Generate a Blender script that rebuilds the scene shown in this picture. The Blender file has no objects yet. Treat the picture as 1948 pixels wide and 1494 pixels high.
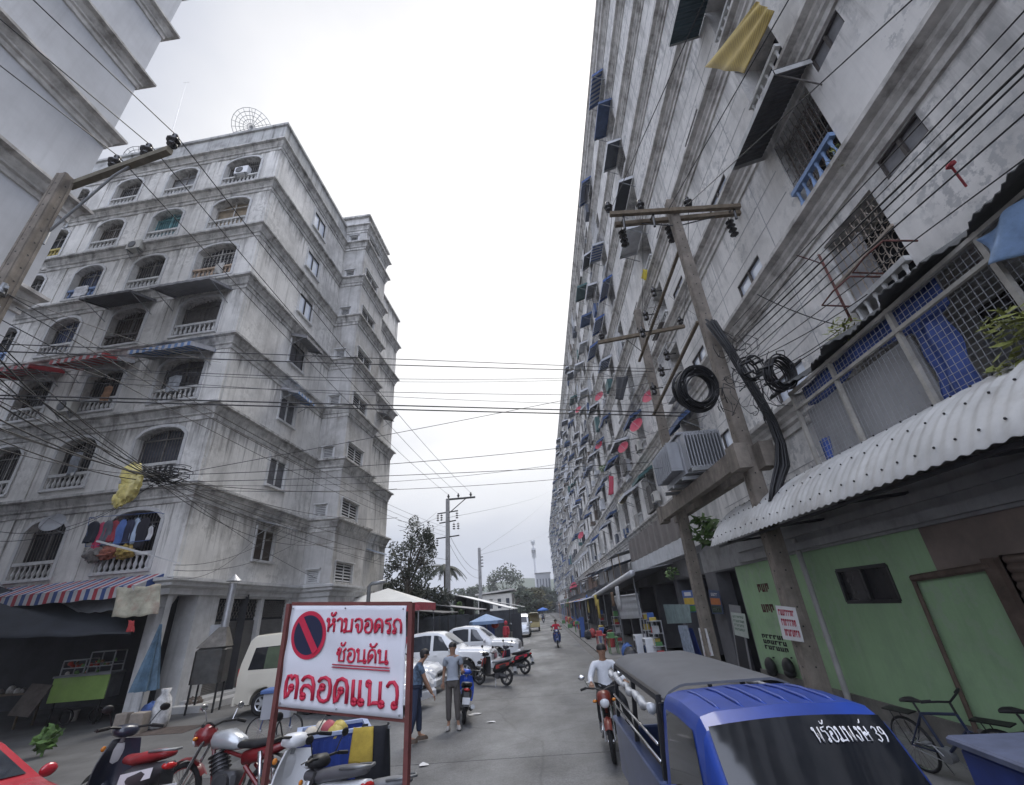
import bpy, math, random
from math import sin, cos, pi, radians, sqrt, atan2, hypot
from mathutils import Vector, Matrix
random.seed(7)
SC = bpy.context.scene
COL = SC.collection
V = Vector
# ------------------------------------------------------------------ camera
CH = 2.4
FOC = 836.683
RM = [[0.9958679551736537, -0.08723074715616859, -0.025254952164326414],
      [0.06115742118111088, 0.4386233026499816, 0.8965876243886589],
      [-0.0671325978398128, -0.8944274118803602, 0.4421456990453246]]
cam = bpy.data.cameras.new('street_camera')
camo = bpy.data.objects.new('street_camera', cam)
COL.objects.link(camo)
mw = Matrix.Identity(4)
for i in range(3):
    mw[i][0] = RM[i][0]; mw[i][1] = -RM[i][1]; mw[i][2] = -RM[i][2]
mw[2][3] = CH
camo.matrix_world = mw
cam.sensor_width = 36.0
cam.lens = FOC / 1948 * 36
cam.clip_start = 0.05
cam.clip_end = 4000
SC.camera = camo

# surveying helpers: a direction seen in the photograph, carried out to a real distance
def ray(x, y):
    a = (x - 974, y - 747, FOC)
    return V([sum(RM[i][j] * a[j] for j in range(3)) for i in range(3)])
def G(x, y, z=0.0):
    d = ray(x, y); return V((0, 0, CH)) + d * ((z - CH) / d.z)
def atX(x, y, X):
    d = ray(x, y); return V((0, 0, CH)) + d * (X / d.x)
def atY(x, y, Y):
    d = ray(x, y); return V((0, 0, CH)) + d * (Y / d.y)
def atD(x, y, D):
    d = ray(x, y); return V((0, 0, CH)) + d * (D / hypot(d.x, d.y))

# ------------------------------------------------------------------ mesh builder
class MB:
    def __init__(s):
        s.v = []; s.f = []; s.m = []; s.T = Matrix.Identity(4); s.k = 0
    def add(s, vs, fs, k=None):
        b = len(s.v); T = s.T
        s.v.extend([tuple(T @ V(p)) for p in vs])
        for f in fs:
            s.f.append(tuple(i + b for i in f)); s.m.append(s.k if k is None else k)
    def quad(s, a, b, c, d, k=None):
        s.add([a, b, c, d], [(0, 1, 2, 3)], k)
    def box(s, x0, x1, y0, y1, z0, z1, k=None):
        s.add([(x0, y0, z0), (x1, y0, z0), (x1, y1, z0), (x0, y1, z0), (x0, y0, z1), (x1, y0, z1), (x1, y1, z1), (x0, y1, z1)],
              [(0, 3, 2, 1), (4, 5, 6, 7), (0, 1, 5, 4), (1, 2, 6, 5), (2, 3, 7, 6), (3, 0, 4, 7)], k)
    def cbox(s, c, sx, sy, sz, k=None):
        s.box(c[0] - sx / 2, c[0] + sx / 2, c[1] - sy / 2, c[1] + sy / 2, c[2] - sz / 2, c[2] + sz / 2, k)
    def bbox(s, x0, x1, y0, y1, z0, z1, r=.02, k=None):
        'box with chamfered vertical and top edges'
        P = [(x0 + r, y0), (x1 - r, y0), (x1, y0 + r), (x1, y1 - r), (x1 - r, y1), (x0 + r, y1), (x0, y1 - r), (x0, y0 + r)]
        cx, cy = (x0 + x1) / 2, (y0 + y1) / 2
        Q = [(px + (r if px < cx else -r) * .8, py + (r if py < cy else -r) * .8) for px, py in P]
        vs = [(a, b, z0) for a, b in P] + [(a, b, z1 - r) for a, b in P] + [(a, b, z1) for a, b in Q]
        fs = [tuple(reversed(range(8))), tuple(range(16, 24))]
        for i in range(8):
            j = (i + 1) % 8
            fs += [(i, j, 8 + j, 8 + i), (8 + i, 8 + j, 16 + j, 16 + i)]
        s.add(vs, fs, k)
    def frame(s, p0, p1, up=None):
        a = V(p0); d = V(p1) - a; L = d.length or 1e-6; d = d / L
        u = V(up) if up is not None else (V((0, 0, 1)) if abs(d.z) < .9 else V((1, 0, 0)))
        x = d.cross(u)
        if x.length < 1e-5: x = d.cross(V((0, 1, 0)))
        x.normalize(); y = x.cross(d)
        return a, d, L, x, y
    def bar(s, p0, p1, w, h, up=None, k=None, w1=None, h1=None):
        a, d, L, x, y = s.frame(p0, p1, up)
        b = V(p1); vs = []
        for q, ww, hh in ((a, w, h), (b, w1 or w, h1 or h)):
            for i, j in ((-1, -1), (1, -1), (1, 1), (-1, 1)):
                vs.append(q + x * (i * ww / 2) + y * (j * hh / 2))
        s.add(vs, [(0, 1, 2, 3), (7, 6, 5, 4), (0, 4, 5, 1), (1, 5, 6, 2), (2, 6, 7, 3), (3, 7, 4, 0)], k)
    def cyl(s, p0, p1, r0, r1=None, n=10, k=None, cap=True):
        a, d, L, x, y = s.frame(p0, p1); r1 = r0 if r1 is None else r1; b = V(p1)
        vs = []
        for q, r in ((a, r0), (b, r1)):
            for i in range(n):
                t = 2 * pi * i / n; vs.append(q + x * (r * cos(t)) + y * (r * sin(t)))
        fs = [(i, i + n, (i + 1) % n + n, (i + 1) % n) for i in range(n)]
        if cap: fs += [tuple(range(n)), tuple(reversed(range(n, 2 * n)))]
        s.add(vs, fs, k)
    def tube(s, pts, r, n=6, k=None, cap=True, closed=False):
        P = [V(p) for p in pts]; N = len(P); vs = []; px = None
        rr = r if isinstance(r, (list, tuple)) else [r] * N
        for i in range(N):
            if closed: d = P[(i + 1) % N] - P[i - 1]
            else: d = P[min(i + 1, N - 1)] - P[max(i - 1, 0)]
            if d.length < 1e-7: d = V((0, 0, 1))
            d.normalize()
            if px is None:
                u = V((0, 0, 1)) if abs(d.z) < .9 else V((1, 0, 0)); x = d.cross(u).normalized()
            else:
                x = (px - d * px.dot(d))
                if x.length < 1e-5: x = d.orthogonal()
                x.normalize()
            px = x; y = d.cross(x)
            for j in range(n):
                t = 2 * pi * j / n; vs.append(P[i] + x * (rr[i] * cos(t)) + y * (rr[i] * sin(t)))
        fs = []
        for i in range(N if closed else N - 1):
            i2 = (i + 1) % N
            for j in range(n):
                j2 = (j + 1) % n; fs.append((i * n + j, i * n + j2, i2 * n + j2, i2 * n + j))
        if cap and not closed: fs += [tuple(reversed(range(n))), tuple(range((N - 1) * n, N * n))]
        s.add(vs, fs, k)
    def ell(s, c, r, nu=12, nv=8, k=None, jit=0, z0=-1, z1=1):
        c = V(c); r = (r, r, r) if not isinstance(r, (tuple, list)) else r
        a0, a1 = math.asin(z0), math.asin(z1); vs = []; fs = []
        for i in range(nv + 1):
            t = a0 + (a1 - a0) * i / nv
            for j in range(nu):
                p = 2 * pi * j / nu; q = 1 + (random.uniform(-jit, jit) if jit else 0)
                vs.append((c.x + r[0] * cos(t) * cos(p) * q, c.y + r[1] * cos(t) * sin(p) * q, c.z + r[2] * sin(t) * q))
        for i in range(nv):
            for j in range(nu):
                j2 = (j + 1) % nu; fs.append((i * nu + j, i * nu + j2, (i + 1) * nu + j2, (i + 1) * nu + j))
        s.add(vs, fs, k)
    def lathe(s, prof, c=(0, 0, 0), n=12, k=None, axis='z'):
        vs = []; fs = []; m = len(prof); c = V(c)
        for i, (r, z) in enumerate(prof):
            for j in range(n):
                t = 2 * pi * j / n; a, b = r * cos(t), r * sin(t)
                p = (a, b, z) if axis == 'z' else ((z, a, b) if axis == 'x' else (b, z, a))
                vs.append(c + V(p))
        for i in range(m - 1):
            for j in range(n):
                j2 = (j + 1) % n; fs.append((i * n + j, i * n + j2, (i + 1) * n + j2, (i + 1) * n + j))
        s.add(vs, fs, k)
    def prism(s, poly, f, d, k=None):
        'poly in 2-D, f maps (u,v,w) to 3-D, extruded w from d[0] to d[1]'
        n = len(poly)
        vs = [f(u, v, d[0]) for u, v in poly] + [f(u, v, d[1]) for u, v in poly]
        fs = [tuple(reversed(range(n))), tuple(range(n, 2 * n))] + [(i, (i + 1) % n, (i + 1) % n + n, i + n) for i in range(n)]
        s.add(vs, fs, k)
    def grid(s, fn, nu, nv, k=None, flip=False):
        vs = [fn(i / nu, j / nv) for i in range(nu + 1) for j in range(nv + 1)]; w = nv + 1
        fs = [(i * w + j, (i + 1) * w + j, (i + 1) * w + j + 1, i * w + j + 1) for i in range(nu) for j in range(nv)]
        if flip: fs = [tuple(reversed(q)) for q in fs]
        s.add(vs, fs, k)
    def slab(s, fn, nu, nv, th, k=None):
        'two sheets a thickness apart, rims closed; th is an offset vector'
        th = V(th); w = nv + 1; N = (nu + 1) * w
        A = [V(fn(i / nu, j / nv)) for i in range(nu + 1) for j in range(nv + 1)]
        fs = []
        for i in range(nu):
            for j in range(nv):
                q = (i * w + j, (i + 1) * w + j, (i + 1) * w + j + 1, i * w + j + 1)
                fs += [q, tuple(reversed([t + N for t in q]))]
        rim = [i * w for i in range(nu + 1)] + [nu * w + j for j in range(1, w)] + [i * w + nv for i in range(nu - 1, -1, -1)] + [j for j in range(nv - 1, 0, -1)]
        for a in range(len(rim)):
            b = (a + 1) % len(rim); fs.append((rim[a], rim[a] + N, rim[b] + N, rim[b]))
        s.add(A + [p + th for p in A], fs, k)
    def build(s, name, mat, parent=None, smooth=False, loc=None):
        me = bpy.data.meshes.new(name); me.from_pydata(s.v, [], s.f)
        mats = mat if isinstance(mat, (list, tuple)) else [mat]
        for q in mats: me.materials.append(q)
        if len(mats) > 1: me.polygons.foreach_set('material_index', s.m)
        if smooth:
            me.polygons.foreach_set('use_smooth', [True] * len(s.f))
        me.update()
        if smooth and smooth is not True: me.set_sharp_from_angle(angle=radians(smooth))
        o = bpy.data.objects.new(name, me); COL.objects.link(o)
        if parent is not None: o.parent = parent
        if loc is not None: o.location = loc
        return o

def tag(o, label=None, cat=None, group=None, kind=None):
    if label: o['label'] = label
    if cat: o['category'] = cat
    if group: o['group'] = group
    if kind: o['kind'] = kind
    return o
def empty(name, loc=(0, 0, 0), rz=0.0, label=None, cat=None, group=None):
    o = bpy.data.objects.new(name, None); COL.objects.link(o)
    o.empty_display_size = .2; o.location = loc; o.rotation_euler = (0, 0, rz)
    return tag(o, label, cat, group)
def kids(o): return [c for c in KID.get(o.name, [])]
def copy_tree(o, parent=None):
    c = o.copy(); COL.objects.link(c)
    if parent is not None: c.parent = parent
    for ch in list(o.children): copy_tree(ch, c)
    return c

# ------------------------------------------------------------------ materials
MATS = {}
def srgb(r, g, b):
    f = lambda c: ((c / 255 + .055) / 1.055) ** 2.4 if c > 10 else c / 255 / 12.92
    return (f(r), f(g), f(b))
def mat(name, col, rough=.6, metal=0.0, var=.18, scale=3.0, bump=0.0, streak=0.0, blot=0.0, blotcol=(.08, .075, .07), coat=0.0, spec=.5, bscale=None, detail=5, drip=None, dripamt=.8, peel=0.0, peelcol=(.3, .3, .3)):
    if name in MATS: return MATS[name]
    m = bpy.data.materials.new(name); m.use_nodes = True; MATS[name] = m
    nt = m.node_tree; N = nt.nodes; Lk = nt.links
    b = N['Principled BSDF']
    b.inputs['Roughness'].default_value = rough; b.inputs['Metallic'].default_value = metal
    b.inputs['Specular IOR Level'].default_value = spec
    if coat: b.inputs['Coat Weight'].default_value = coat; b.inputs['Coat Roughness'].default_value = .08
    tc = N.new('ShaderNodeTexCoord'); src = tc.outputs['Object']
    def noise(sc, dt, sz=None):
        n = N.new('ShaderNodeTexNoise'); n.inputs['Scale'].default_value = sc; n.inputs['Detail'].default_value = dt; n.inputs['Roughness'].default_value = .65
        if sz:
            mp = N.new('ShaderNodeMapping'); mp.inputs['Scale'].default_value = sz
            Lk.new(src, mp.inputs['Vector']); Lk.new(mp.outputs[0], n.inputs['Vector'])
        else: Lk.new(src, n.inputs['Vector'])
        return n.outputs['Fac']
    def ramp(fac, a, c, lo=.3, hi=.7):
        r = N.new('ShaderNodeMapRange'); r.inputs[1].default_value = lo; r.inputs[2].default_value = hi; r.inputs[3].default_value = a; r.inputs[4].default_value = c
        Lk.new(fac, r.inputs[0]); return r.outputs[0]
    def mix(fac, A, B, mode='MIX'):
        x = N.new('ShaderNodeMix'); x.data_type = 'RGBA'; x.blend_type = mode
        if isinstance(fac, (int, float)): x.inputs[0].default_value = fac
        else: Lk.new(fac, x.inputs[0])
        for q, i in ((A, 6), (B, 7)):
            if isinstance(q, tuple): x.inputs[i].default_value = (*q, 1)
            else: Lk.new(q, x.inputs[i])
        return x.outputs[2]
    lo = tuple(c * (1 - var) for c in col); hi = tuple(min(1, c * (1 + var * .7)) for c in col)
    out = mix(ramp(noise(scale, detail), 0, 1), lo, hi)
    if streak:
        f = ramp(noise(1.0, 6, (3.2, 3.2, .16)), 0, streak, .52, .72)
        out = mix(f, out, blotcol)
        f = ramp(noise(1.0, 5, (9, 9, .35)), 0, streak * .5, .5, .75)
        out = mix(f, out, tuple(c * .45 for c in col))
    if blot:
        f = ramp(noise(.55 if bscale is None else bscale, 9), 0, blot, .5, .66)
        out = mix(f, out, blotcol)
    if peel:      # flaking paint: fine ragged islands inside larger weak patches
        a0 = N.new('ShaderNodeMath'); a0.operation = 'MULTIPLY'; Lk.new(ramp(noise(.42, 4), 0, 1, .46, .6), a0.inputs[0]); Lk.new(ramp(noise(4.5, 8), 0, peel, .5, .56), a0.inputs[1])
        out = mix(a0.outputs[0], out, peelcol)
    if drip:      # rain runs of dirt that start at the ledges (z0, storey height) and thin out downwards
        z0, hh, sx_ = drip
        sp = N.new('ShaderNodeSeparateXYZ'); Lk.new(src, sp.inputs[0])
        a1 = N.new('ShaderNodeMath'); a1.operation = 'SUBTRACT'; a1.inputs[1].default_value = z0; Lk.new(sp.outputs['Z'], a1.inputs[0])
        a2 = N.new('ShaderNodeMath'); a2.operation = 'DIVIDE'; a2.inputs[1].default_value = hh; Lk.new(a1.outputs[0], a2.inputs[0])
        a3 = N.new('ShaderNodeMath'); a3.operation = 'FRACT'; Lk.new(a2.outputs[0], a3.inputs[0])
        thr = ramp(a3.outputs[0], .66, .47, .25, .82)      # runs need a weaker noise near the ledge
        f0 = noise(1.0, 6, (sx_, sx_, .12))
        a4 = N.new('ShaderNodeMath'); a4.operation = 'SUBTRACT'; Lk.new(f0, a4.inputs[0]); Lk.new(thr, a4.inputs[1])
        out = mix(ramp(a4.outputs[0], 0, dripamt, 0, .12), out, blotcol)
        f1 = noise(1.0, 4, (sx_ * 4, sx_ * 4, .3)); a5 = N.new('ShaderNodeMath'); a5.operation = 'SUBTRACT'; Lk.new(f1, a5.inputs[0]); Lk.new(thr, a5.inputs[1])
        out = mix(ramp(a5.outputs[0], 0, dripamt * .7, -.02, .1), out, tuple(c * .5 for c in blotcol))
    Lk.new(out, b.inputs['Base Color'])
    if bump:
        bp = N.new('ShaderNodeBump'); bp.inputs['Strength'].default_value = bump; bp.inputs['Distance'].default_value = .02
        Lk.new(noise(scale * 6, 6), bp.inputs['Height']); Lk.new(bp.outputs[0], b.inputs['Normal'])
    return m
def glassmat(name, col=(.05, .06, .07), rough=.08):
    if name in MATS: return MATS[name]
    m = mat(name, col, rough, 0, .3, 1.5, spec=.8); return m
def stripes(name, cols, period, axis='Y', rough=.6):
    'cloth or sheet with bands of the given colours woven along one object axis'
    if name in MATS: return MATS[name]
    m = mat(name, cols[0], rough, 0, .1, 4); nt = m.node_tree; N = nt.nodes; Lk = nt.links
    tc = N.new('ShaderNodeTexCoord'); sx = N.new('ShaderNodeSeparateXYZ'); Lk.new(tc.outputs['Object'], sx.inputs[0])
    d = N.new('ShaderNodeMath'); d.operation = 'DIVIDE'; d.inputs[1].default_value = period; Lk.new(sx.outputs[axis], d.inputs[0])
    fr = N.new('ShaderNodeMath'); fr.operation = 'FRACT'; Lk.new(d.outputs[0], fr.inputs[0])
    cr = N.new('ShaderNodeValToRGB'); cr.color_ramp.interpolation = 'CONSTANT'
    el = cr.color_ramp.elements
    while len(el) < len(cols): el.new(.5)
    for i, c in enumerate(cols): el[i].position = i / len(cols); el[i].color = (*c, 1)
    Lk.new(fr.outputs[0], cr.inputs[0])
    n = N.new('ShaderNodeTexNoise'); n.inputs['Scale'].default_value = 3; n.inputs['Detail'].default_value = 6; Lk.new(tc.outputs['Object'], n.inputs['Vector'])
    mr = N.new('ShaderNodeMapRange'); mr.inputs[3].default_value = .55; mr.inputs[4].default_value = 1.15; Lk.new(n.outputs['Fac'], mr.inputs[0])
    x = N.new('ShaderNodeMix'); x.data_type = 'RGBA'; x.blend_type = 'MULTIPLY'; x.inputs[0].default_value = 1
    Lk.new(cr.outputs[0], x.inputs[6]); Lk.new(mr.outputs[0], x.inputs[7])
    Lk.new(x.outputs[2], N['Principled BSDF'].inputs['Base Color'])
    return m

GRIME = (.06, .055, .05)
M = dict(
    plasterL=mat('weathered_plaster', (.7, .685, .655), .85, var=.22, scale=.6, streak=.5, blot=.45, blotcol=(.24, .23, .215), bump=.25, bscale=.4, drip=(4.2, 3.49, 1.1), dripamt=.8, peel=.5, peelcol=(.36, .35, .33)),
    plasterR=mat('pale_plaster', (.73, .71, .68), .85, var=.16, scale=.5, streak=.2, blot=.55, blotcol=(.36, .355, .345), bump=.25, bscale=.55, drip=(7.17, 3.78, .8), dripamt=.5, peel=.85, peelcol=(.4, .4, .4)),
    corniceL=mat('stained_moulding', (.52, .51, .49), .9, var=.4, scale=2.2, streak=.75, blot=.6, blotcol=GRIME, bump=.4, bscale=1.3),
    corniceR=mat('stained_concrete_moulding', (.56, .54, .51), .9, var=.35, scale=2.0, streak=.0, blot=.75, blotcol=(.13, .115, .1), bump=.4, bscale=1.1),
    parapet=mat('streaked_parapet', (.42, .42, .41), .9, var=.3, scale=1.2, streak=.9, blot=.5, blotcol=GRIME, bump=.3, bscale=.8),
    tower=mat('stained_tower_plaster', (.5, .49, .475), .88, var=.25, scale=.8, streak=.6, blot=.6, blotcol=(.16, .145, .12), bump=.3, bscale=.45),
    trim=mat('window_surround', (.55, .55, .55), .8, var=.2, scale=2, streak=.3),
    baluster=mat('cast_baluster', (.55, .55, .54), .8, var=.3, scale=3, blot=.3, blotcol=(.15, .14, .13), bscale=2),
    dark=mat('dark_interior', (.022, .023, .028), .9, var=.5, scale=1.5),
    brown=mat('brown_curtain', (.06, .045, .035), .9, var=.4, scale=2),
    grill=mat('iron_grille', (.16, .15, .14), .6, .3, var=.4, scale=5),
    grillw=mat('pale_grille', (.45, .44, .42), .6, 0, var=.3, scale=5),
    glass=glassmat('window_glass', (.05, .06, .08), .06),
    glassw=mat('bright_window_glass', (.62, .68, .78), .15, 0, .1, 2, spec=1.0),
    concrete=mat('pole_concrete', (.23, .2, .168), .9, var=.35, scale=2.5, streak=.5, blot=.6, blotcol=(.1, .085, .07), bump=.4, bscale=1.5),
    concreteg=mat('grey_concrete', (.33, .33, .33), .9, var=.3, scale=2.0, streak=.3, blot=.4, blotcol=(.12, .12, .12), bump=.4, bscale=1),
    wood=mat('weathered_timber', (.16, .125, .085), .85, var=.4, scale=6, bump=.3),
    porcelain=mat('brown_porcelain', (.025, .022, .022), .25, var=.3, scale=4),
    cable=mat('black_cable', (.012, .012, .014), .5, var=.2, scale=2),
    steel=mat('dull_steel', (.3, .31, .32), .45, .6, var=.25, scale=3),
    galv=mat('galvanised_sheet', (.42, .43, .45), .4, .5, var=.25, scale=2, streak=.25, blot=.2, blotcol=(.15, .12, .1)),
    roofw=mat('white_roof_sheet', (.62, .63, .64), .5, .1, var=.2, scale=1.3, streak=.3, blot=.25, blotcol=(.25, .24, .23)),
    roofd=mat('dark_roof_sheet', (.1, .1, .105), .7, .1, var=.35, scale=1.5, blot=.3, blotcol=(.05, .045, .04)),
    roofg=mat('grey_roof_sheet', (.25, .25, .26), .65, .1, var=.3, scale=1.5, blot=.3, blotcol=(.1, .09, .08)),
    black=mat('black_plastic', (.012, .012, .013), .45, var=.25, scale=5),
    rubber=mat('tyre_rubber', (.015, .015, .016), .85, var=.3, scale=8, bump=.2),
    chrome=mat('bright_metal', (.65, .65, .66), .2, .95, var=.1, scale=3),
    whitepaint=mat('white_car_paint', (.74, .75, .77), .25, 0, .05, 1.5, coat=.8),
    cream=mat('cream_van_paint', (.68, .64, .54), .3, 0, .06, 1.5, coat=.6),
    bluepaint=mat('blue_truck_paint', (.012, .05, .3), .45, 0, .25, 2.5, coat=.2),
    redpaint=mat('red_car_paint', (.42, .02, .035), .25, 0, .1, 1.5, coat=.8),
    silver=mat('silver_car_paint', (.5, .52, .54), .25, .4, .06, 1.5, coat=.8),
    carglass=glassmat('car_glass', (.03, .035, .045), .05),
    carglasst=glassmat('tinted_car_glass', (.012, .014, .018), .06),
    lampw=mat('headlamp_lens', (.7, .72, .75), .1, 0, .1, 6, spec=.8),
    lampr=mat('tail_lamp', (.5, .02, .02), .15, 0, .15, 6),
    lampo=mat('orange_lamp', (.6, .2, .02), .2, 0, .15, 6),
    skin=mat('skin', (.3, .17, .11), .6, var=.12, scale=8),
    hair=mat('black_hair', (.012, .01, .01), .6, var=.3, scale=20),
)
# ------------------------------------------------------------------ light, sky, air
SUN_EL, SUN_AZ = radians(58), radians(20)
w = bpy.data.worlds.new('World'); SC.world = w; w.use_nodes = True
nt = w.node_tree; N = nt.nodes; Lk = nt.links
bg = N['Background']
sky = N.new('ShaderNodeTexSky'); sky.sky_type = 'NISHITA'; sky.sun_disc = False
sky.sun_elevation = SUN_EL; sky.sun_rotation = SUN_AZ; sky.dust_density = 4; sky.air_density = 1.5
tc = N.new('ShaderNodeTexCoord')
mp = N.new('ShaderNodeMapping'); mp.inputs['Scale'].default_value = (1, 1, 2.2); Lk.new(tc.outputs['Generated'], mp.inputs['Vector'])
nz = N.new('ShaderNodeTexNoise'); nz.inputs['Scale'].default_value = 1.15; nz.inputs['Detail'].default_value = 7; nz.inputs['Roughness'].default_value = .5; nz.inputs['Distortion'].default_value = .35
Lk.new(mp.outputs[0], nz.inputs['Vector'])
dt = N.new('ShaderNodeVectorMath'); dt.operation = 'DOT_PRODUCT'
dv = ray(900, 470).normalized(); dt.inputs[1].default_value = dv; Lk.new(tc.outputs['Generated'], dt.inputs[0])
m1 = N.new('ShaderNodeMapRange'); m1.inputs[1].default_value = .76; m1.inputs[2].default_value = .97; m1.inputs[3].default_value = -.4; m1.inputs[4].default_value = .95; Lk.new(dt.outputs['Value'], m1.inputs[0])
m2 = N.new('ShaderNodeMapRange'); m2.inputs[1].default_value = .35; m2.inputs[2].default_value = .65; m2.inputs[3].default_value = 0; m2.inputs[4].default_value = .5; Lk.new(nz.outputs['Fac'], m2.inputs[0])
ad = N.new('ShaderNodeMath'); ad.operation = 'ADD'; ad.use_clamp = True; Lk.new(m1.outputs[0], ad.inputs[0]); Lk.new(m2.outputs[0], ad.inputs[1])
cl = N.new('ShaderNodeMix'); cl.data_type = 'RGBA'; Lk.new(ad.outputs[0], cl.inputs[0])
cl.inputs[6].default_value = (2.6, 2.8, 3.4, 1)      # thin blue-grey cloud
cl.inputs[7].default_value = (5.95, 5.9, 5.85, 1)   # bright cloud
ml = N.new('ShaderNodeMix'); ml.data_type = 'RGBA'; ml.inputs[0].default_value = .94
Lk.new(sky.outputs[0], ml.inputs[6]); Lk.new(cl.outputs[2], ml.inputs[7])
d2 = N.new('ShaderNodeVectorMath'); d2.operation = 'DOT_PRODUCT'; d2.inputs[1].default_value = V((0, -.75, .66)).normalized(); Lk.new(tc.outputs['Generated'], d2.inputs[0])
m3 = N.new('ShaderNodeMapRange'); m3.inputs[1].default_value = .45; m3.inputs[2].default_value = .95; m3.inputs[3].default_value = 1; m3.inputs[4].default_value = 5.0; Lk.new(d2.outputs['Value'], m3.inputs[0])  # extra sky brightness added behind the viewer, out of view, to lift the walls
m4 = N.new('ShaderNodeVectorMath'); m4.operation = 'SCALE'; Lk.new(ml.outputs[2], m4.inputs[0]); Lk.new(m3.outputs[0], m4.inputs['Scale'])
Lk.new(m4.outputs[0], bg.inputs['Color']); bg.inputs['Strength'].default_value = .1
sd = bpy.data.lights.new('sun', 'SUN'); sd.energy = 1.5; sd.angle = radians(25); sd.color = (1, .96, .9)
so = bpy.data.objects.new('sun', sd); COL.objects.link(so)
sv = V((sin(SUN_AZ) * cos(SUN_EL), cos(SUN_AZ) * cos(SUN_EL), sin(SUN_EL)))
so.rotation_euler = sv.to_track_quat('Z', 'Y').to_euler()
SC.view_settings.view_transform = 'Standard'; SC.view_settings.look = 'None'; SC.view_settings.gamma = 1
SC.view_settings.exposure = .92
SC.cycles.max_bounces = 6; SC.cycles.diffuse_bounces = 3; SC.cycles.glossy_bounces = 3; SC.cycles.transmission_bounces = 3; SC.cycles.volume_bounces = 0
SC.cycles.use_denoising = True
SC.cycles.caustics_reflective = False; SC.cycles.caustics_refractive = False
# ------------------------------------------------------------------ ground
def nodes_for(name, base, rough):
    m = mat(name, base, rough); return m, m.node_tree, m.node_tree.nodes, m.node_tree.links
b = MB(); b.box(-900, 900, -300, 1600, -2, 0)
tag(b.build('ground', mat('apron_asphalt', (.1, .1, .1), .7, var=.35, scale=.9, blot=.55, blotcol=(.05, .048, .046), bump=.4, bscale=.35)), kind='structure')
# concrete street, damp: glossy patches
m = mat('damp_concrete_road', (.118, .12, .124), .45, var=.4, scale=.9, blot=.65, blotcol=(.06, .061, .064), bump=.25, bscale=.25)
nt = m.node_tree; N = nt.nodes; Lk = nt.links; pb = N['Principled BSDF']
tc = N.new('ShaderNodeTexCoord'); nn = N.new('ShaderNodeTexNoise'); nn.inputs['Scale'].default_value = .55; nn.inputs['Detail'].default_value = 8
mpp = N.new('ShaderNodeMapping'); mpp.inputs['Scale'].default_value = (1, .35, 1); Lk.new(tc.outputs['Object'], mpp.inputs['Vector']); Lk.new(mpp.outputs[0], nn.inputs['Vector'])
mr = N.new('ShaderNodeMapRange'); mr.inputs[1].default_value = .36; mr.inputs[2].default_value = .62; mr.inputs[3].default_value = .3; mr.inputs[4].default_value = .7
Lk.new(nn.outputs['Fac'], mr.inputs[0]); Lk.new(mr.outputs[0], pb.inputs['Roughness'])
# cracks and grit in the slabs
vo = N.new('ShaderNodeTexVoronoi'); vo.feature = 'DISTANCE_TO_EDGE'; vo.inputs['Scale'].default_value = .33
nd = N.new('ShaderNodeTexNoise'); nd.inputs['Scale'].default_value = 1.4; nd.inputs['Detail'].default_value = 6; Lk.new(tc.outputs['Object'], nd.inputs['Vector'])
mx = N.new('ShaderNodeMix'); mx.data_type = 'RGBA'; mx.inputs[0].default_value = .18; Lk.new(tc.outputs['Object'], mx.inputs[6]); Lk.new(nd.outputs['Color'], mx.inputs[7]); Lk.new(mx.outputs[2], vo.inputs['Vector'])
cr = N.new('ShaderNodeMapRange'); cr.inputs[1].default_value = .002; cr.inputs[2].default_value = .008; cr.inputs[3].default_value = .72; cr.inputs[4].default_value = 1; Lk.new(vo.outputs['Distance'], cr.inputs[0])
gr = N.new('ShaderNodeTexNoise'); gr.inputs['Scale'].default_value = 38; gr.inputs['Detail'].default_value = 4; Lk.new(tc.outputs['Object'], gr.inputs['Vector'])
g2 = N.new('ShaderNodeMapRange'); g2.inputs[1].default_value = .35; g2.inputs[2].default_value = .65; g2.inputs[3].default_value = .72; g2.inputs[4].default_value = 1.22; Lk.new(gr.outputs['Fac'], g2.inputs[0])
mu = N.new('ShaderNodeMath'); mu.operation = 'MULTIPLY'; Lk.new(cr.outputs[0], mu.inputs[0]); Lk.new(g2.outputs[0], mu.inputs[1])
old = pb.inputs['Base Color'].links[0].from_socket; m5 = N.new('ShaderNodeVectorMath'); m5.operation = 'SCALE'; Lk.new(old, m5.inputs[0]); Lk.new(mu.outputs[0], m5.inputs['Scale']); Lk.new(m5.outputs[0], pb.inputs['Base Color'])
b = MB()
RL, RR_ = -6.5, 2.35
y = -14.0
while y < 300:
    y1 = y + 6.0
    b.box(RL, RR_, y, y1 - .022, -.06, .012); y = y1
tag(b.build('road', m), kind='structure')
b = MB(); b.box(RR_ + .02, RR_ + .42, -14, 260, -.05, .006)
tag(b.build('gutter', mat('gutter_concrete', (.14, .135, .13), .8, var=.3, scale=1, blot=.5, blotcol=(.05, .05, .05), bump=.4)), kind='structure')
b = MB(); b.box(RR_ + .44, 8.0, -14, 260, -.05, .08)
tag(b.build('pavement', mat('paving_concrete', (.17, .165, .16), .8, var=.3, scale=1.2, blot=.5, blotcol=(.06, .058, .055), bump=.4)), kind='structure')
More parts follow.
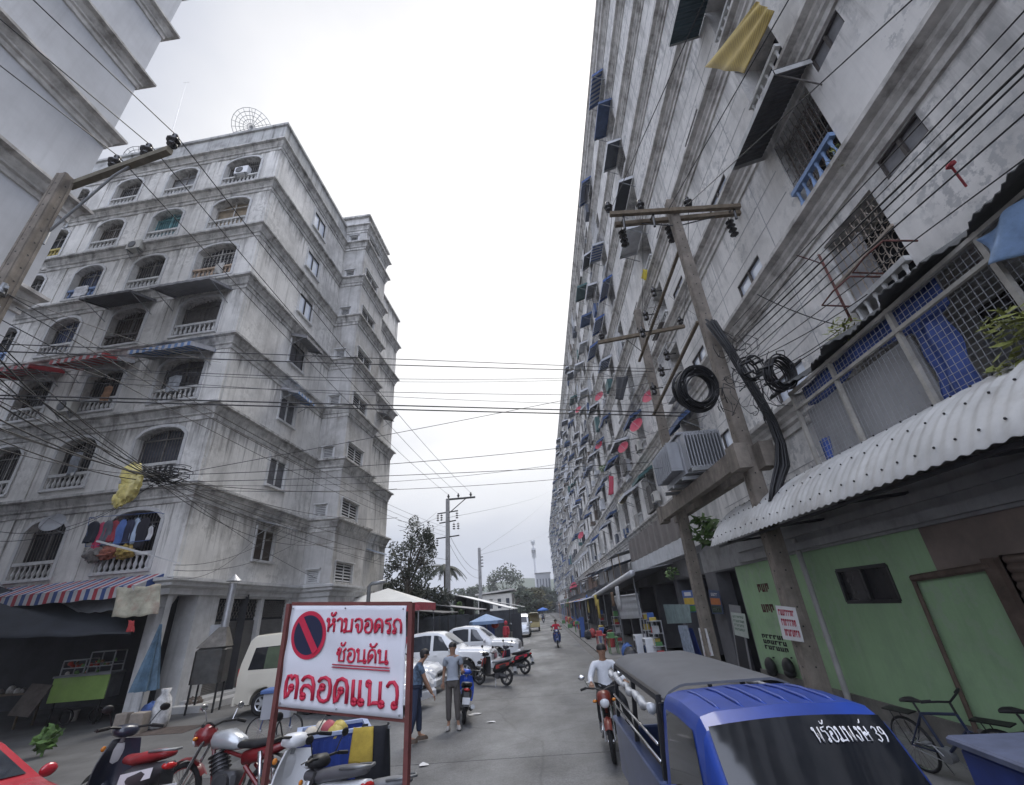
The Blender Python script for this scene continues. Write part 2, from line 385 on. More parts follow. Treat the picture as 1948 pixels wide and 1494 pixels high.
# ================================================================== helpers for walls
def P3(o, d, n, s, out, z): return (o[0] + d[0] * s + n[0] * out, o[1] + d[1] * s + n[1] * out, z)
class Face:
    'a vertical wall plane: origin, direction along, outward normal (right of travel)'
    def __init__(s, o, d): s.o = o; s.d = d; s.n = (d[1], -d[0])
    def p(s, a, out, z): return P3(s.o, s.d, s.n, a, out, z)
    def px(s, x, y, off=0.0):
        r = ray(x, y); o = (s.o[0] + s.n[0] * off, s.o[1] + s.n[1] * off)
        t = (s.n[0] * o[0] + s.n[1] * o[1]) / (s.n[0] * r.x + s.n[1] * r.y)
        q = r * t
        return ((q.x - o[0]) * s.d[0] + (q.y - o[1]) * s.d[1], CH + q.z)
def arch_z(h, s):
    if not h.get('arch'): return h['z1']
    c = (h['s0'] + h['s1']) / 2; hw = (h['s1'] - h['s0']) / 2
    return h['z1'] - h['arch'] * (1 - sqrt(max(0, 1 - ((s - c) / hw) ** 2 * .98)))
def wall_panel(mb, F, s0, s1, z0, z1, holes, depth=.35, NA=8):
    S = sorted({s0, s1} | {h[k] for h in holes for k in ('s0', 's1') if s0 < h[k] < s1})
    Z = sorted({z0, z1} | {h[k] for h in holes for k in ('z0', 'z1') if z0 < h[k] < z1})
    for i in range(len(S) - 1):
        zrun = None
        for j in range(len(Z) - 1):
            cs, cz = (S[i] + S[i + 1]) / 2, (Z[j] + Z[j + 1]) / 2
            hole = any(h['s0'] < cs < h['s1'] and h['z0'] < cz < h['z1'] for h in holes)
            if not hole:
                if zrun is None: zrun = Z[j]
            if zrun is not None and (hole or j == len(Z) - 2):
                ze = Z[j] if hole else Z[j + 1]
                mb.quad(F.p(S[i], 0, zrun), F.p(S[i + 1], 0, zrun), F.p(S[i + 1], 0, ze), F.p(S[i], 0, ze)); zrun = None
    for h in holes:
        dp = h.get('depth', depth); a, b = h['s0'], h['s1']
        n = NA if h.get('arch') else 1
        for q in range(n):
            u0, u1 = a + (b - a) * q / n, a + (b - a) * (q + 1) / n; zz0, zz1 = arch_z(h, u0), arch_z(h, u1)
            if h.get('arch'): mb.quad(F.p(u0, 0, zz0), F.p(u1, 0, zz1), F.p(u1, 0, h['z1']), F.p(u0, 0, h['z1']))
            mb.quad(F.p(u0, 0, zz0), F.p(u0, -dp, zz0), F.p(u1, -dp, zz1), F.p(u1, 0, zz1))
        mb.quad(F.p(a, 0, h['z0']), F.p(b, 0, h['z0']), F.p(b, -dp, h['z0']), F.p(a, -dp, h['z0']))
        for q in (a, b): mb.quad(F.p(q, 0, h['z0']), F.p(q, -dp, h['z0']), F.p(q, -dp, arch_z(h, q)), F.p(q, 0, arch_z(h, q)))
def hole_back(mb, F, h, dp, n=8, grow=0.0):
    a, b = h['s0'] - grow, h['s1'] + grow
    if h.get('arch'):
        top = [(a + (b - a) * q / n) for q in range(n + 1)]
        vs = [F.p(a, -dp, h['z0'] - grow), F.p(b, -dp, h['z0'] - grow)] + [F.p(u, -dp, arch_z(h, min(max(u, h['s0']), h['s1'])) + grow) for u in reversed(top)]
        mb.add(vs, [tuple(range(len(vs)))])
    else:
        mb.quad(F.p(a, -dp, h['z0'] - grow), F.p(b, -dp, h['z0'] - grow), F.p(b, -dp, h['z1'] + grow), F.p(a, -dp, h['z1'] + grow))
def moulding(mb, path, prof, z, closed_ends=True):
    'profile [(out, dz)] swept along a plan path; outward is right of travel'
    P = [V((p[0], p[1])) for p in path]; N = len(P); nrm = []
    for i in range(N):
        def nn(a, b):
            d = (b - a).normalized(); return V((d.y, -d.x))
        if i == 0: nrm.append(nn(P[0], P[1]))
        elif i == N - 1: nrm.append(nn(P[-2], P[-1]))
        else:
            a, b = nn(P[i - 1], P[i]), nn(P[i], P[i + 1]); q = (a + b); nrm.append(q / max(.3, q.dot(a)))
    m = len(prof); vs = []
    for i in range(N):
        for (o, dz) in prof: vs.append((P[i].x + nrm[i].x * o, P[i].y + nrm[i].y * o, z + dz))
    fs = [(i * m + j, (i + 1) * m + j, (i + 1) * m + j + 1, i * m + j + 1) for i in range(N - 1) for j in range(m - 1)]
    if closed_ends: fs += [tuple(range(m)), tuple(reversed(range((N - 1) * m, N * m)))]
    mb.add(vs, fs)
PROF = [(0.0, -.72), (.05, -.7), (.05, -.52), (.11, -.47), (.11, -.4), (.2, -.2), (.2, -.14), (.34, -.1), (.34, 0), (0.0, .05)]
BALP = [(.05, 0), (.05, .05), (.032, .07), (.06, .16), (.068, .22), (.036, .36), (.03, .46), (.05, .5), (.05, .55)]
def balustrade(F, s0, s1, z, h, name, parent, m, n=None, out=-.06, cm=None):
    mb = MB(); k = n or max(3, int((s1 - s0) / .22)); sc = (h - .12) / .55
    for i in range(k):
        q = F.p(s0 + (s1 - s0) * (i + .5) / k, out, z)
        mb.lathe([(r * 1.05, a * sc) for r, a in BALP], q, 6)
    def bx(za, zb, oa, ob):
        vs = [F.p(a, o, zz) for zz in (za, zb) for a, o in ((s0, oa), (s1, oa), (s1, ob), (s0, ob))]
        mb.add(vs, [(0, 1, 2, 3), (7, 6, 5, 4), (0, 4, 5, 1), (1, 5, 6, 2), (2, 6, 7, 3), (3, 7, 4, 0)])
    bx(z + h - .12, z + h, out - .08, out + .08)
    return mb.build(name, m, parent, smooth=40)
def grille(F, h, dp, parent, m, style=0, panem=None, name='window'):
    'barred frame across an opening, the room or curtain behind it as a pane'
    mb = MB(); a, b, z0 = h['s0'], h['s1'], h['z0']; c = (a + b) / 2; t = .03
    zs = h['z1'] - h.get('arch', 0)
    for u in (a + .02, c, b - .02):
        mb.bar(F.p(u, -dp, z0), F.p(u, -dp, arch_z(h, u) - .02), .05, .05)
    mb.bar(F.p(a, -dp, zs), F.p(b, -dp, zs), .05, .05, )
    if style == 0:
        k = int((b - a) / .13)
        for i in range(1, k):
            u = a + (b - a) * i / k; mb.bar(F.p(u, -dp, z0), F.p(u, -dp, arch_z(h, u)), .018, .018)
    elif style == 1:
        k = int((b - a) / .2)
        for i in range(1, k):
            u = a + (b - a) * i / k; mb.bar(F.p(u, -dp, z0), F.p(u, -dp, arch_z(h, u)), .016, .016)
            for q in range(5):
                zz = z0 + (zs - z0) * (q + .5) / 5
                mb.bar(F.p(u - .08, -dp, zz - .1), F.p(u + .08, -dp, zz + .1), .012, .012); mb.bar(F.p(u - .08, -dp, zz + .1), F.p(u + .08, -dp, zz - .1), .012, .012)
    w_ = mb.build(name, m, parent)
    mb = MB(); hole_back(mb, F, h, dp + .1, grow=0.0); mb.build('pane', panem or M['dark'], w_)
    return w_
def awning_sheet(name, F, s0, s1, z, proj, drop, m, label, val=.18, group=None, cat='awning', ribs=True):
    'sloping corrugated sheet on a light frame, valance along its front and sides; stands on the wall'
    t = empty(name, F.p((s0 + s1) / 2, 0, z), 0, label, cat, group)
    o = V(F.p((s0 + s1) / 2, 0, z)); mb = MB()
    def fn(u, v):
        q = V(F.p(s0 + (s1 - s0) * u, .02 + proj * v, z - drop * v + (.018 * cos(u * (s1 - s0) / .15 * 2 * pi) if ribs else 0))); return q - o
    nu = max(4, int((s1 - s0) / .05)); mb.slab(fn, nu, 3, (0, 0, .012))
    mb.build('sheet', m, t)
    mb = MB()
    def vf(u, v):
        return V(F.p(s0 + (s1 - s0) * u, .03 + proj, z - drop - val * v + .018 * cos(u * 40))) - o
    if val:
        mb.slab(vf, nu, 1, tuple(V((F.n[0], F.n[1], 0)) * .008))
        for e in (s0, s1):
            a, b, c_, d_ = [V(F.p(e, oo, zz)) - o for oo, zz in ((.02, z), (.02 + proj, z - drop), (.02 + proj, z - drop - val), (.02, z - val))]
            mb.quad(a, b, c_, d_)
        mb.build('valance', m, t)
    for e in (s0 + .06, s1 - .06):
        mb = MB(); mb.bar(V(F.p(e, .02, z - .03)) - o, V(F.p(e, proj, z - drop - .03)) - o, .03, .03)
        mb.bar(V(F.p(e, .02, z - drop - .45)) - o, V(F.p(e, proj * .9, z - drop - .03)) - o, .025, .025)
        mb.build('bracket', M['steel'], t)
    return t

# ================================================================== left apartment block
cor = G(266, 1345) * .82
LB, LA = radians(4.83), radians(2.56)
FLt = Face((cor.x + cos(LB) * 0, cor.y), (cos(LB), -sin(LB)))      # travel towards the corner, so s is negative
FRt = Face((cor.x, cor.y), (sin(LA), cos(LA)))
def corner_z(x, y):
    d = ray(x, y); t = (cor.x * d.x + cor.y * d.y) / (d.x ** 2 + d.y ** 2); return CH + t * d.z
FZ = [corner_z(*p) for p in [(317, 1100.7), (369, 917), (409.6, 762), (439, 635.5), (468, 526), (495, 427), (513, 340), (535, 269), (542, 233)]]
# even storeys fitted through the readings
fz0 = FZ[0]; fh = (FZ[7] - FZ[0]) / 7
FL = [fz0 + fh * i for i in range(8)]; PTOP = FZ[8]
BL = empty('apartment_block', (0, 0, 0), 0, 'weathered grey apartment block with rows of arched balustraded balconies, behind the no parking sign', 'apartment block')
KL = 1.0435
LWIN = [(-3.16 * KL, -1.08 * KL), (-6.72 * KL, -4.98 * KL), (-10.1 * KL, -8.5 * KL), (-13.6 * KL, -11.95 * KL)]
LEFT_END = -18.0
icS = FRt.px(592, 950)[0]
ic = FRt.p(icS, 0, 0)
FTs = Face((ic[0], ic[1]), (FRt.n[0], FRt.n[1]))                   # tower flank towards the street
twW = FTs.px(650, 896)[0]
tc_ = FTs.p(twW, 0, 0)
FTf = Face((tc_[0], tc_[1]), FRt.d)                                # tower front
twL = 3.9 * KL
holesL = []; holesR = []
for r in range(7):
    for c_, (a, b_) in enumerate(LWIN):
        holesL.append(dict(s0=a, s1=b_, z0=FL[r] + .42, z1=FL[r] + 2.58, arch=.42, r=r, c=c_, depth=.5))
    holesR.append(dict(s0=4.0 * KL, s1=5.35 * KL, z0=FL[r] + 1.02, z1=FL[r] + 2.4, r=r, depth=.12))
mb = MB()
wall_panel(mb, FLt, LEFT_END, 0, FL[0] - .45, FL[7], holesL)
wall_panel(mb, FRt, 0, icS, FL[0] - .45, FL[7], holesR)
# back and far sides close the volume
bk = [FLt.p(LEFT_END, 0, 0), FLt.p(LEFT_END, -14, 0), FRt.p(icS + 11, -14.2, 0), FRt.p(icS + 11, 0, 0)]
for a, b_ in zip(bk, bk[1:]): mb.quad((a[0], a[1], 0), (b_[0], b_[1], 0), (b_[0], b_[1], FL[7]), (a[0], a[1], FL[7]))
# narrow pilaster strips between bays
for c_ in range(3):
    s_ = (LWIN[c_][0] + LWIN[c_ + 1][1]) / 2
    for r in range(7):
        vs = [FLt.p(s_ + ds, o, zz) for zz in (FL[r] + .06, FL[r + 1] - .72) for ds, o in ((-.2, .0), (-.2, .03), (.2, .03), (.2, .0))]
        mb.add(vs, [(0, 1, 5, 4), (1, 2, 6, 5), (2, 3, 7, 6)])
for s_, F in ((-.42, FLt), (.42, FRt)):
    for r in range(7):
        w2 = .26
        vs = [F.p(s_ + ds, o, zz) for zz in (FL[r] + .06, FL[r + 1] - .72) for ds, o in ((-w2, .0), (-w2, .025), (w2, .025), (w2, .0))]
        mb.add(vs, [(0, 1, 5, 4), (1, 2, 6, 5), (2, 3, 7, 6)])
mb.build('wall', M['plasterL'], BL)
pathL = [FLt.p(LEFT_END, 0, 0), (cor.x, cor.y), FRt.p(icS, 0, 0)]
pathLT = pathL + [FTs.p(twW, 0, 0), FTf.p(twL, 0, 0), FTf.p(twL, -.9, 0)]
for r in range(1, 8):
    mb = MB(); moulding(mb, pathLT if r < 8 else pathL, PROF, FL[r]); mb.build('cornice', M['corniceL'], BL)
mb = MB(); moulding(mb, pathLT, [(0, -.5), (.1, -.5), (.12, -.3), (.3, -.22), (.3, -.12), (.42, -.06), (.42, 0.05), (0, .1)], FL[0] - .02); mb.build('base_cornice', M['trim'], BL)
mb = MB()
for (a, b_) in ((pathL[0], pathL[1]), (pathL[1], pathL[2])):
    mb.quad((a[0], a[1], FL[7]), (b_[0], b_[1], FL[7]), (b_[0], b_[1], PTOP), (a[0], a[1], PTOP))
moulding(mb, pathL, [(0, -.22), (.1, -.18), (.1, 0), (-.25, 0), (-.25, -.9)], PTOP)
mb.build('parapet', M['parapet'], BL)
mb = MB(); q = [FLt.p(LEFT_END, -.3, 0), FLt.p(0, -.3, 0), FRt.p(icS + 10, -.3, 0), FRt.p(icS + 10, -14, 0), FLt.p(LEFT_END, -14, 0)]
mb.add([(a[0], a[1], FL[7] + .3) for a in q], [(0, 1, 2, 3, 4)]); mb.build('roof', M['concreteg'], BL)
# arch surrounds + balustrades + grilles
PANE = [M['dark'], M['dark'], mat('grey_blind', (.3, .31, .33), .8, var=.2), mat('teal_screen', (.06, .16, .19), .7, var=.3), M['brown'], mat('navy_blind', (.02, .05, .16), .8, var=.2), M['dark']]
pane_by = {(6, 1): PANE[2], (5, 1): PANE[3], (4, 1): M['dark'], (3, 1): M['brown'], (3, 2): PANE[5], (4, 2): mat('deep_blue_room', (.015, .04, .12), .8, var=.3), (5, 0): mat('tan_blind', (.25, .2, .14), .8, var=.3), (3, 0): mat('brown_grey_screen', (.13, .12, .115), .8, var=.3), (2, 0): mat('grey_room', (.1, .1, .11), .8, var=.5, scale=4), (1, 0): mat('blue_brown_room', (.06, .065, .085), .7, var=.5, scale=3), (5, 2): M['brown']}
balm = {(5, 3): mat('yellow_baluster', (.45, .36, .1), .7, var=.3), (4, 2): mat('blue_baluster', (.16, .24, .42), .7, var=.3), (3, 3): mat('blue_baluster', (.16, .24, .42), .7), (4, 3): mat('blue_baluster', (.16, .24, .42), .7), (3, 1): mat('dark_baluster', (.07, .06, .055), .8, var=.3), (0, 0): mat('white_baluster', (.6, .6, .62), .7, var=.2)}
bstyle = {(4, 0): mat('brown_white_baluster', (.4, .3, .22), .8, var=.4)}
balm.update(bstyle)
for h in holesL:
    r, c_ = h['r'], h['c']
    st = 1 if (r, c_) in ((3, 0), (4, 0), (2, 0)) else (0 if random.random() < .8 else 2)
    gm = M['grillw'] if (r, c_) in ((4, 0), (5, 0)) else M['grill']
    if (r, c_) == (5, 1): gm = mat('teal_grille', (.12, .3, .33), .6, var=.3)
    w_ = grille(FLt, h, .3, BL, gm, st, pane_by.get((r, c_), M['dark']))
    balustrade(FLt, h['s0'], h['s1'], h['z0'], .62, 'balustrade', BL, balm.get((r, c_), M['baluster']), out=-.04)
    mb = MB(); n = 12; a, b_ = h['s0'], h['s1']          # raised surround
    pts = [(a - .09, h['z0'] - .12), (a - .09, arch_z(h, a))]
    pts += [(a + (b_ - a) * i / n, arch_z(h, a + (b_ - a) * i / n) + .09) for i in range(n + 1)] + [(b_ + .09, arch_z(h, b_)), (b_ + .09, h['z0'] - .12)]
    for p, q in zip(pts, pts[1:]): mb.bar(FLt.p(p[0], .02, p[1]), FLt.p(q[0], .02, q[1]), .13, .06, up=(FLt.n[0], FLt.n[1], 0))
    mb.bar(FLt.p(a - .14, .03, h['z0'] - .05), FLt.p(b_ + .14, .03, h['z0'] - .05), .14, .1)
    mb.build('surround', M['trim'], w_)
for h in holesR:
    mb = MB(); a, b_, z0, z1 = h['s0'], h['s1'], h['z0'], h['z1']
    for p, q in (((a, z0), (b_, z0)), ((b_, z0), (b_, z1)), ((b_, z1), (a, z1)), ((a, z1), (a, z0)), (((a + b_) / 2, z0), ((a + b_) / 2, z1))):
        mb.bar(FRt.p(p[0], -.06, p[1]), FRt.p(q[0], -.06, q[1]), .06, .06, up=(FRt.n[0], FRt.n[1], 0))
    w_ = mb.build('window', M['trim'] if h['r'] < 3 else M['black'], BL)
    mb = MB(); hole_back(mb, FRt, h, .1); mb.build('pane', M['glassw'] if h['r'] in (4, 5, 6) else (M['brown'] if h['r'] in (0,) else mat('grey_room', (.1, .1, .11), .8)), w_)
    mb = MB(); mb.bar(FRt.p(a - .15, .05, z0 - .05), FRt.p(b_ + .15, .05, z0 - .05), .14, .1)
    for u in (a - .06, b_ + .06): mb.bar(FRt.p(u, .02, z0), FRt.p(u, .02, z1 + .1), .1, .05, up=(FRt.n[0], FRt.n[1], 0))
    mb.build('sill', M['trim'], w_)
# stair tower
TT = FTf.px(697, 395)[1] - .3
mb = MB(); holesT = []; holesF = []
for r in range(0, 8):
    zf = FL[0] + fh * r
    holesT.append(dict(s0=twW * .22, s1=twW * .58, z0=zf + .16, z1=zf + .75, depth=.15))
    if r < 8: holesF.append(dict(s0=.5, s1=2.6, z0=zf + .2, z1=zf + 1.15, depth=.15))
wall_panel(mb, FTs, 0, twW, FL[0] - .45, TT, holesT); wall_panel(mb, FTf, 0, twL, FL[0] - .45, TT, holesF)
p_, q_ = FTf.p(twL, 0, 0), FTf.p(twL, -twW - 2, 0)
mb.quad((p_[0], p_[1], FL[0] - .4), (q_[0], q_[1], FL[0] - .4), (q_[0], q_[1], TT), (p_[0], p_[1], TT))
p_, q_ = FTs.p(-2.5, 0, 0), FTs.p(0, 0, 0)
mb.quad((p_[0], p_[1], FL[7]), (q_[0], q_[1], FL[7]), (q_[0], q_[1], TT), (p_[0], p_[1], TT))
mb.build('stair_tower', M['tower'], BL)
mb = MB(); pT = [FTs.p(-2.5, 0, 0), FTs.p(twW, 0, 0), FTf.p(twL, 0, 0), FTf.p(twL, -3, 0)]
moulding(mb, pT, PROF, FL[7] + fh * .42 + .3); moulding(mb, pT, [(0, -.2), (.18, -.16), (.18, .0), (-.3, 0.02), (-.3, -.3)], TT)
q = [FTs.p(-2.5, 0, 0), FTs.p(twW, 0, 0), FTf.p(twL, 0, 0), FTf.p(twL, -3.5, 0)]
mb.add([(a[0], a[1], TT - .05) for a in q], [(0, 1, 2, 3)])
mb.build('tower_coping', M['corniceL'], BL)
for F, hs in ((FTs, holesT), (FTf, holesF)):
    for h in hs:
        mb = MB(); k = 6
        for i in range(k):
            zz = h['z0'] + (h['z1'] - h['z0']) * (i + .5) / k
            mb.bar(F.p(h['s0'], -.07, zz), F.p(h['s1'], -.07, zz), .1, .015, up=(F.n[0], F.n[1], .8))
        for u in ([h['s0'], h['s1']] + ([(h['s0'] + h['s1']) / 2] if F is FTf else [])): mb.bar(F.p(u, -.05, h['z0']), F.p(u, -.05, h['z1']), .07, .05)
        w_ = mb.build('louvre_window', M['trim'], BL)
        mb = MB(); hole_back(mb, F, h, .14); mb.build('pane', M['dark'], w_)
        mb = MB(); mb.bar(F.p(h['s0'] - .12, .05, h['z1'] + .1), F.p(h['s1'] + .12, .05, h['z1'] + .1), .14, .06)
        for u in (h['s0'] - .07, h['s1'] + .07): mb.bar(F.p(u, .012, h['z0'] - .05), F.p(u, .012, h['z1'] + .07), .1, .03, up=(F.n[0], F.n[1], 0))
        mb.build('surround', M['trim'], w_)
# rear wing beyond the tower
FW = Face(FTf.p(0, -.85, 0)[:2], FTf.d)
wS = FW.px(742, 880)[0]; wT = FW.px(756, 607)[1]
mb = MB(); wall_panel(mb, FW, twL, wS, .3, wT, [])
p_, q_ = FW.p(wS, 0, 0), FW.p(wS, -12, 0); mb.quad((p_[0], p_[1], 0), (q_[0], q_[1], 0), (q_[0], q_[1], wT), (p_[0], p_[1], wT))
mb.build('rear_wing', M['plasterL'], BL)
mb = MB(); pW = [FW.p(twL, 0, 0), FW.p(wS, 0, 0), FW.p(wS, -4, 0)]
for r in range(1, 7): moulding(mb, pW, PROF, FL[r] + .25)
moulding(mb, pW, [(0, -.2), (.16, -.16), (.16, .0), (-.3, 0.02), (-.3, -.3)], wT)
q = [FW.p(twL, 0, 0), FW.p(wS, 0, 0), FW.p(wS, -5, 0), FW.p(twL, -5, 0)]; mb.add([(a[0], a[1], wT - .06) for a in q], [(0, 1, 2, 3)])
mb.build('wing_cornice', M['corniceL'], BL)
# ground floor: arcade on the left face, shutters on the street face
GT = FL[0] - .45
mb = MB()
for s_ in (-.42, -7.6 * KL, -11.2 * KL, -15.0 * KL):
    mb = MB()
    q = FLt.p(s_, -.35, 0)
    mb.lathe([(.3, 0), (.3, .25), (.25, .3), (.22, .4), (.2, GT - .5), (.24, GT - .45), (.24, GT - .38), (.33, GT - .18), (.35, GT - .1), (.35, GT)], q, 12)
    mb.build('column', M['trim'], BL)
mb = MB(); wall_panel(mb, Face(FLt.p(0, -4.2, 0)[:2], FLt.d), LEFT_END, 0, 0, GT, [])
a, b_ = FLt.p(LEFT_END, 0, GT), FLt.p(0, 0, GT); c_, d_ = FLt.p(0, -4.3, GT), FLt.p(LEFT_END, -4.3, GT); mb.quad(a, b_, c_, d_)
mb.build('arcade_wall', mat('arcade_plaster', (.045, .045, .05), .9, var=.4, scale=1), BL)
sh = [(FRt.px(420, 1130)[0], FRt.px(497, 1145)[0]), (FRt.px(502, 1150)[0], FRt.px(548, 1155)[0])]
mb = MB(); hs = [dict(s0=a, s1=b_, z0=.28, z1=GT - .15, depth=.25) for a, b_ in sh] + [dict(s0=.25, s1=1.45, z0=.1, z1=GT - .05, depth=.8)]
wall_panel(mb, FRt, 0, icS, 0, GT, hs)
wall_panel(mb, FTs, 0, twW, 0, GT, []); wall_panel(mb, FTf, 0, twL, 0, GT, [dict(s0=.4, s1=3.4, z0=.2, z1=2.7, depth=.3)])
mb.build('ground_wall', M['trim'], BL)
mb = MB(); hole_back(mb, FRt, hs[2], .8); mb.build('doorway', M['dark'], BL)
mb = MB(); hole_back(mb, FTf, dict(s0=.4, s1=3.4, z0=.2, z1=2.7), .3); mb.build('doorway', M['dark'], BL)
for a, b_ in sh:
    mb = MB(); nn = 44
    def fn(u, v): return FRt.p(a + (b_ - a) * u, -.2 + .02 * abs(sin(v * nn * pi)), .28 + (GT - 1.0 - .28) * v)
    mb.grid(fn, 1, nn * 3); s_ = mb.build('roller_shutter', mat('grey_shutter', (.16, .155, .15), .6, .2, var=.2, scale=2), BL)
    mb = MB()
    for i in range(14):
        for j in range(2):
            u = a + (b_ - a) * (i + .5) / 14; zz = GT - .9 + j * .35
            mb.bar(FRt.p(u - .14, -.2, zz), FRt.p(u + .14, -.2, zz + .35), .02, .02); mb.bar(FRt.p(u + .14, -.2, zz), FRt.p(u - .14, -.2, zz + .35), .02, .02)
    mb.build('lattice', M['grill'], s_)
    mb = MB(); hole_back(mb, FRt, dict(s0=a, s1=b_, z0=GT - 1, z1=GT - .15), .24); mb.build('pane', M['dark'], s_)
mb = MB()   # tiled porch
vs = [FRt.p(s_, o, zz) for zz in (0, .2) for s_, o in ((1.2, 1.15), (9.5, 1.15), (9.5, -.1), (1.2, -.1))]
mb.add(vs, [(4, 5, 6, 7), (0, 1, 5, 4), (1, 2, 6, 5), (3, 0, 4, 7)])
vs = [FRt.p(s_, o, zz) for zz in (.2, .3) for s_, o in ((1.7, .6), (9.5, .6), (9.5, -.1), (1.7, -.1))]
mb.add(vs, [(4, 5, 6, 7), (0, 1, 5, 4), (1, 2, 6, 5), (3, 0, 4, 7)])
mb.build('porch', mat('pale_tile', (.5, .5, .5), .5, var=.2, scale=2, blot=.3, blotcol=(.25, .24, .23)), BL)
# ================================================================== block at the far left
az = radians(-56.5); D0 = 15.66 * KL
uc = (D0 * sin(az), D0 * cos(az))
FU = Face(uc, FRt.d)
BU = empty('apartment_block', (0, 0, 0), 0, 'pale apartment block with bare wall and heavy ledges, rising behind the left concrete pole', 'apartment block')
mb = MB(); wall_panel(mb, FU, -26, 0, 0, 33, [])
p_, q_ = FU.p(0, 0, 0), FU.p(0, -14, 0); mb.quad((p_[0], p_[1], 0), (q_[0], q_[1], 0), (q_[0], q_[1], 33), (p_[0], p_[1], 33))
p_, q_ = FU.p(-26, 0, 0), FU.p(-26, -14, 0); mb.quad((p_[0], p_[1], 0), (q_[0], q_[1], 0), (q_[0], q_[1], 33), (p_[0], p_[1], 33))
p_, q_ = FU.p(-26, -14, 0), FU.p(0, -14, 0); mb.quad((p_[0], p_[1], 0), (q_[0], q_[1], 0), (q_[0], q_[1], 33), (p_[0], p_[1], 33))
a, b_, c_, d_ = FU.p(-26, 0, 33), FU.p(0, 0, 33), FU.p(0, -14, 33), FU.p(-26, -14, 33); mb.quad(a, b_, c_, d_)
mb.build('wall', mat('smooth_grey_plaster', (.52, .53, .55), .85, var=.2, scale=.35, streak=.25, blot=.2, blotcol=(.3, .3, .31), bump=.15), BU)
uz = [17.5 * KL, 20.88 * KL, 24.2 * KL]; st_ = (uz[2] - uz[0]) / 2
for i in range(-4, 5):
    mb = MB(); moulding(mb, [FU.p(-26, 0, 0), FU.p(0, 0, 0), FU.p(0, -4, 0)], PROF, uz[0] + st_ * i); mb.build('cornice', M['corniceR'], BU)
# ================================================================== long apartment block on the right
XF, XG = 7.7, 6.25
FB = Face((XF, 0.0), (0, -1))          # s = -Y, outward towards the street
FG = Face((XG, 0.0), (0, -1))
RF0, RFH, NR = 7.17, 3.78, 9
RTOP = 39.8; Y0, Y1 = -9.0, 252.0
BR = empty('apartment_block', (0, 0, 0), 0, 'very long pale apartment block lining the street, its balconies hung with awnings and red dishes', 'apartment block')
colsR = [7.8, 19.6, 28.4] + [38 + 9.5 * i for i in range(23)]
holes = []
for r in range(8):
    f = RF0 + RFH * r
    for ci, yc in enumerate(colsR):
        holes.append(dict(s0=-yc - .85, s1=-yc + .85, z0=f + .02, z1=f + 2.72, kind='bal', r=r, c=ci, y=yc, depth=.9))
        if ci >= 2 and ci < len(colsR) - 1:
            ym = (yc + colsR[ci + 1]) / 2
            holes.append(dict(s0=-ym - .8, s1=-ym + .8, z0=f + .02, z1=f + 2.5, kind='bal', r=r, c=ci, y=ym, depth=.8))
wins = []
for r in range(8):
    f = RF0 + RFH * r
    for (a, b_) in ((10.95, 12.55), (16.2, 17.7), (23.0, 24.4)):
        wins.append(dict(s0=-b_, s1=-a, z0=f + .1, z1=f + .92, kind='win', r=r, y=a, depth=.14))
    wins.append(dict(s0=-6.55, s1=-5.5, z0=f - 1.32 if r else f - 1.3, z1=f - .78, kind='win', r=r, y=5.5, depth=.14))
    wins.append(dict(s0=-1.2, s1=.2, z0=f + .1, z1=f + .92, kind='win', r=r, y=1.2, depth=.14))
allh = holes + wins
mb = MB(); wall_panel(mb, FB, -Y1, -Y0, 3.2, RTOP - .3, allh)
mb.quad((XF, Y1, 0), (XF + 18, Y1, 0), (XF + 18, Y1, RTOP - .3), (XF, Y1, RTOP - .3)); mb.quad((XF, Y0, 0), (XF + 18, Y0, 0), (XF + 18, Y0, RTOP - .3), (XF, Y0, RTOP - .3))
mb.quad((XF + 18, Y0, 0), (XF + 18, Y1, 0), (XF + 18, Y1, RTOP - .3), (XF + 18, Y0, RTOP - .3)); mb.quad((XF, Y0, RTOP - .3), (XF + 18, Y0, RTOP - .3), (XF + 18, Y1, RTOP - .3), (XF, Y1, RTOP - .3))
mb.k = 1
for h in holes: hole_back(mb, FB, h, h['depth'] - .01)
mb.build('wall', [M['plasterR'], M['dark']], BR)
mb = MB()      # faint panel joints cast in the wall, standing as thin proud beads
for r in range(-1, 8):
    f = RF0 + RFH * r
    for yy in (10.1, 13.6, 15.2):
        mb.box(XF - .008, XF + .01, yy - .011, yy + .011, f + .04, f + RFH - .78)
    for dz in (1.25, 2.1):
        mb.box(XF - .007, XF + .01, 8.9, 18.5, f + dz - .011, f + dz + .011)
mb.build('panel_joint', mat('joint_filler', (.36, .36, .37), .9), BR)
PROFR = [(0, -.76), (.06, -.74), (.06, -.56), (.13, -.5), (.13, -.4), (.2, -.3), (.2, -.2), (.36, -.12), (.36, 0), (0, .05)]
for r in range(0, 9):
    mb = MB(); moulding(mb, [(XF, Y1), (XF, Y0)], PROFR, RF0 + RFH * r if r < 8 else RTOP - 2.4); mb.build('cornice', M['corniceR'], BR)
mb = MB(); moulding(mb, [(XF + 6, Y1), (XF, Y1), (XF, Y0)], [(0, -.5), (.12, -.45), (.2, -.2), (.3, -.15), (.3, 0), (-.2, .02), (-.2, -.5)], RTOP); mb.build('parapet', M['corniceR'], BR)
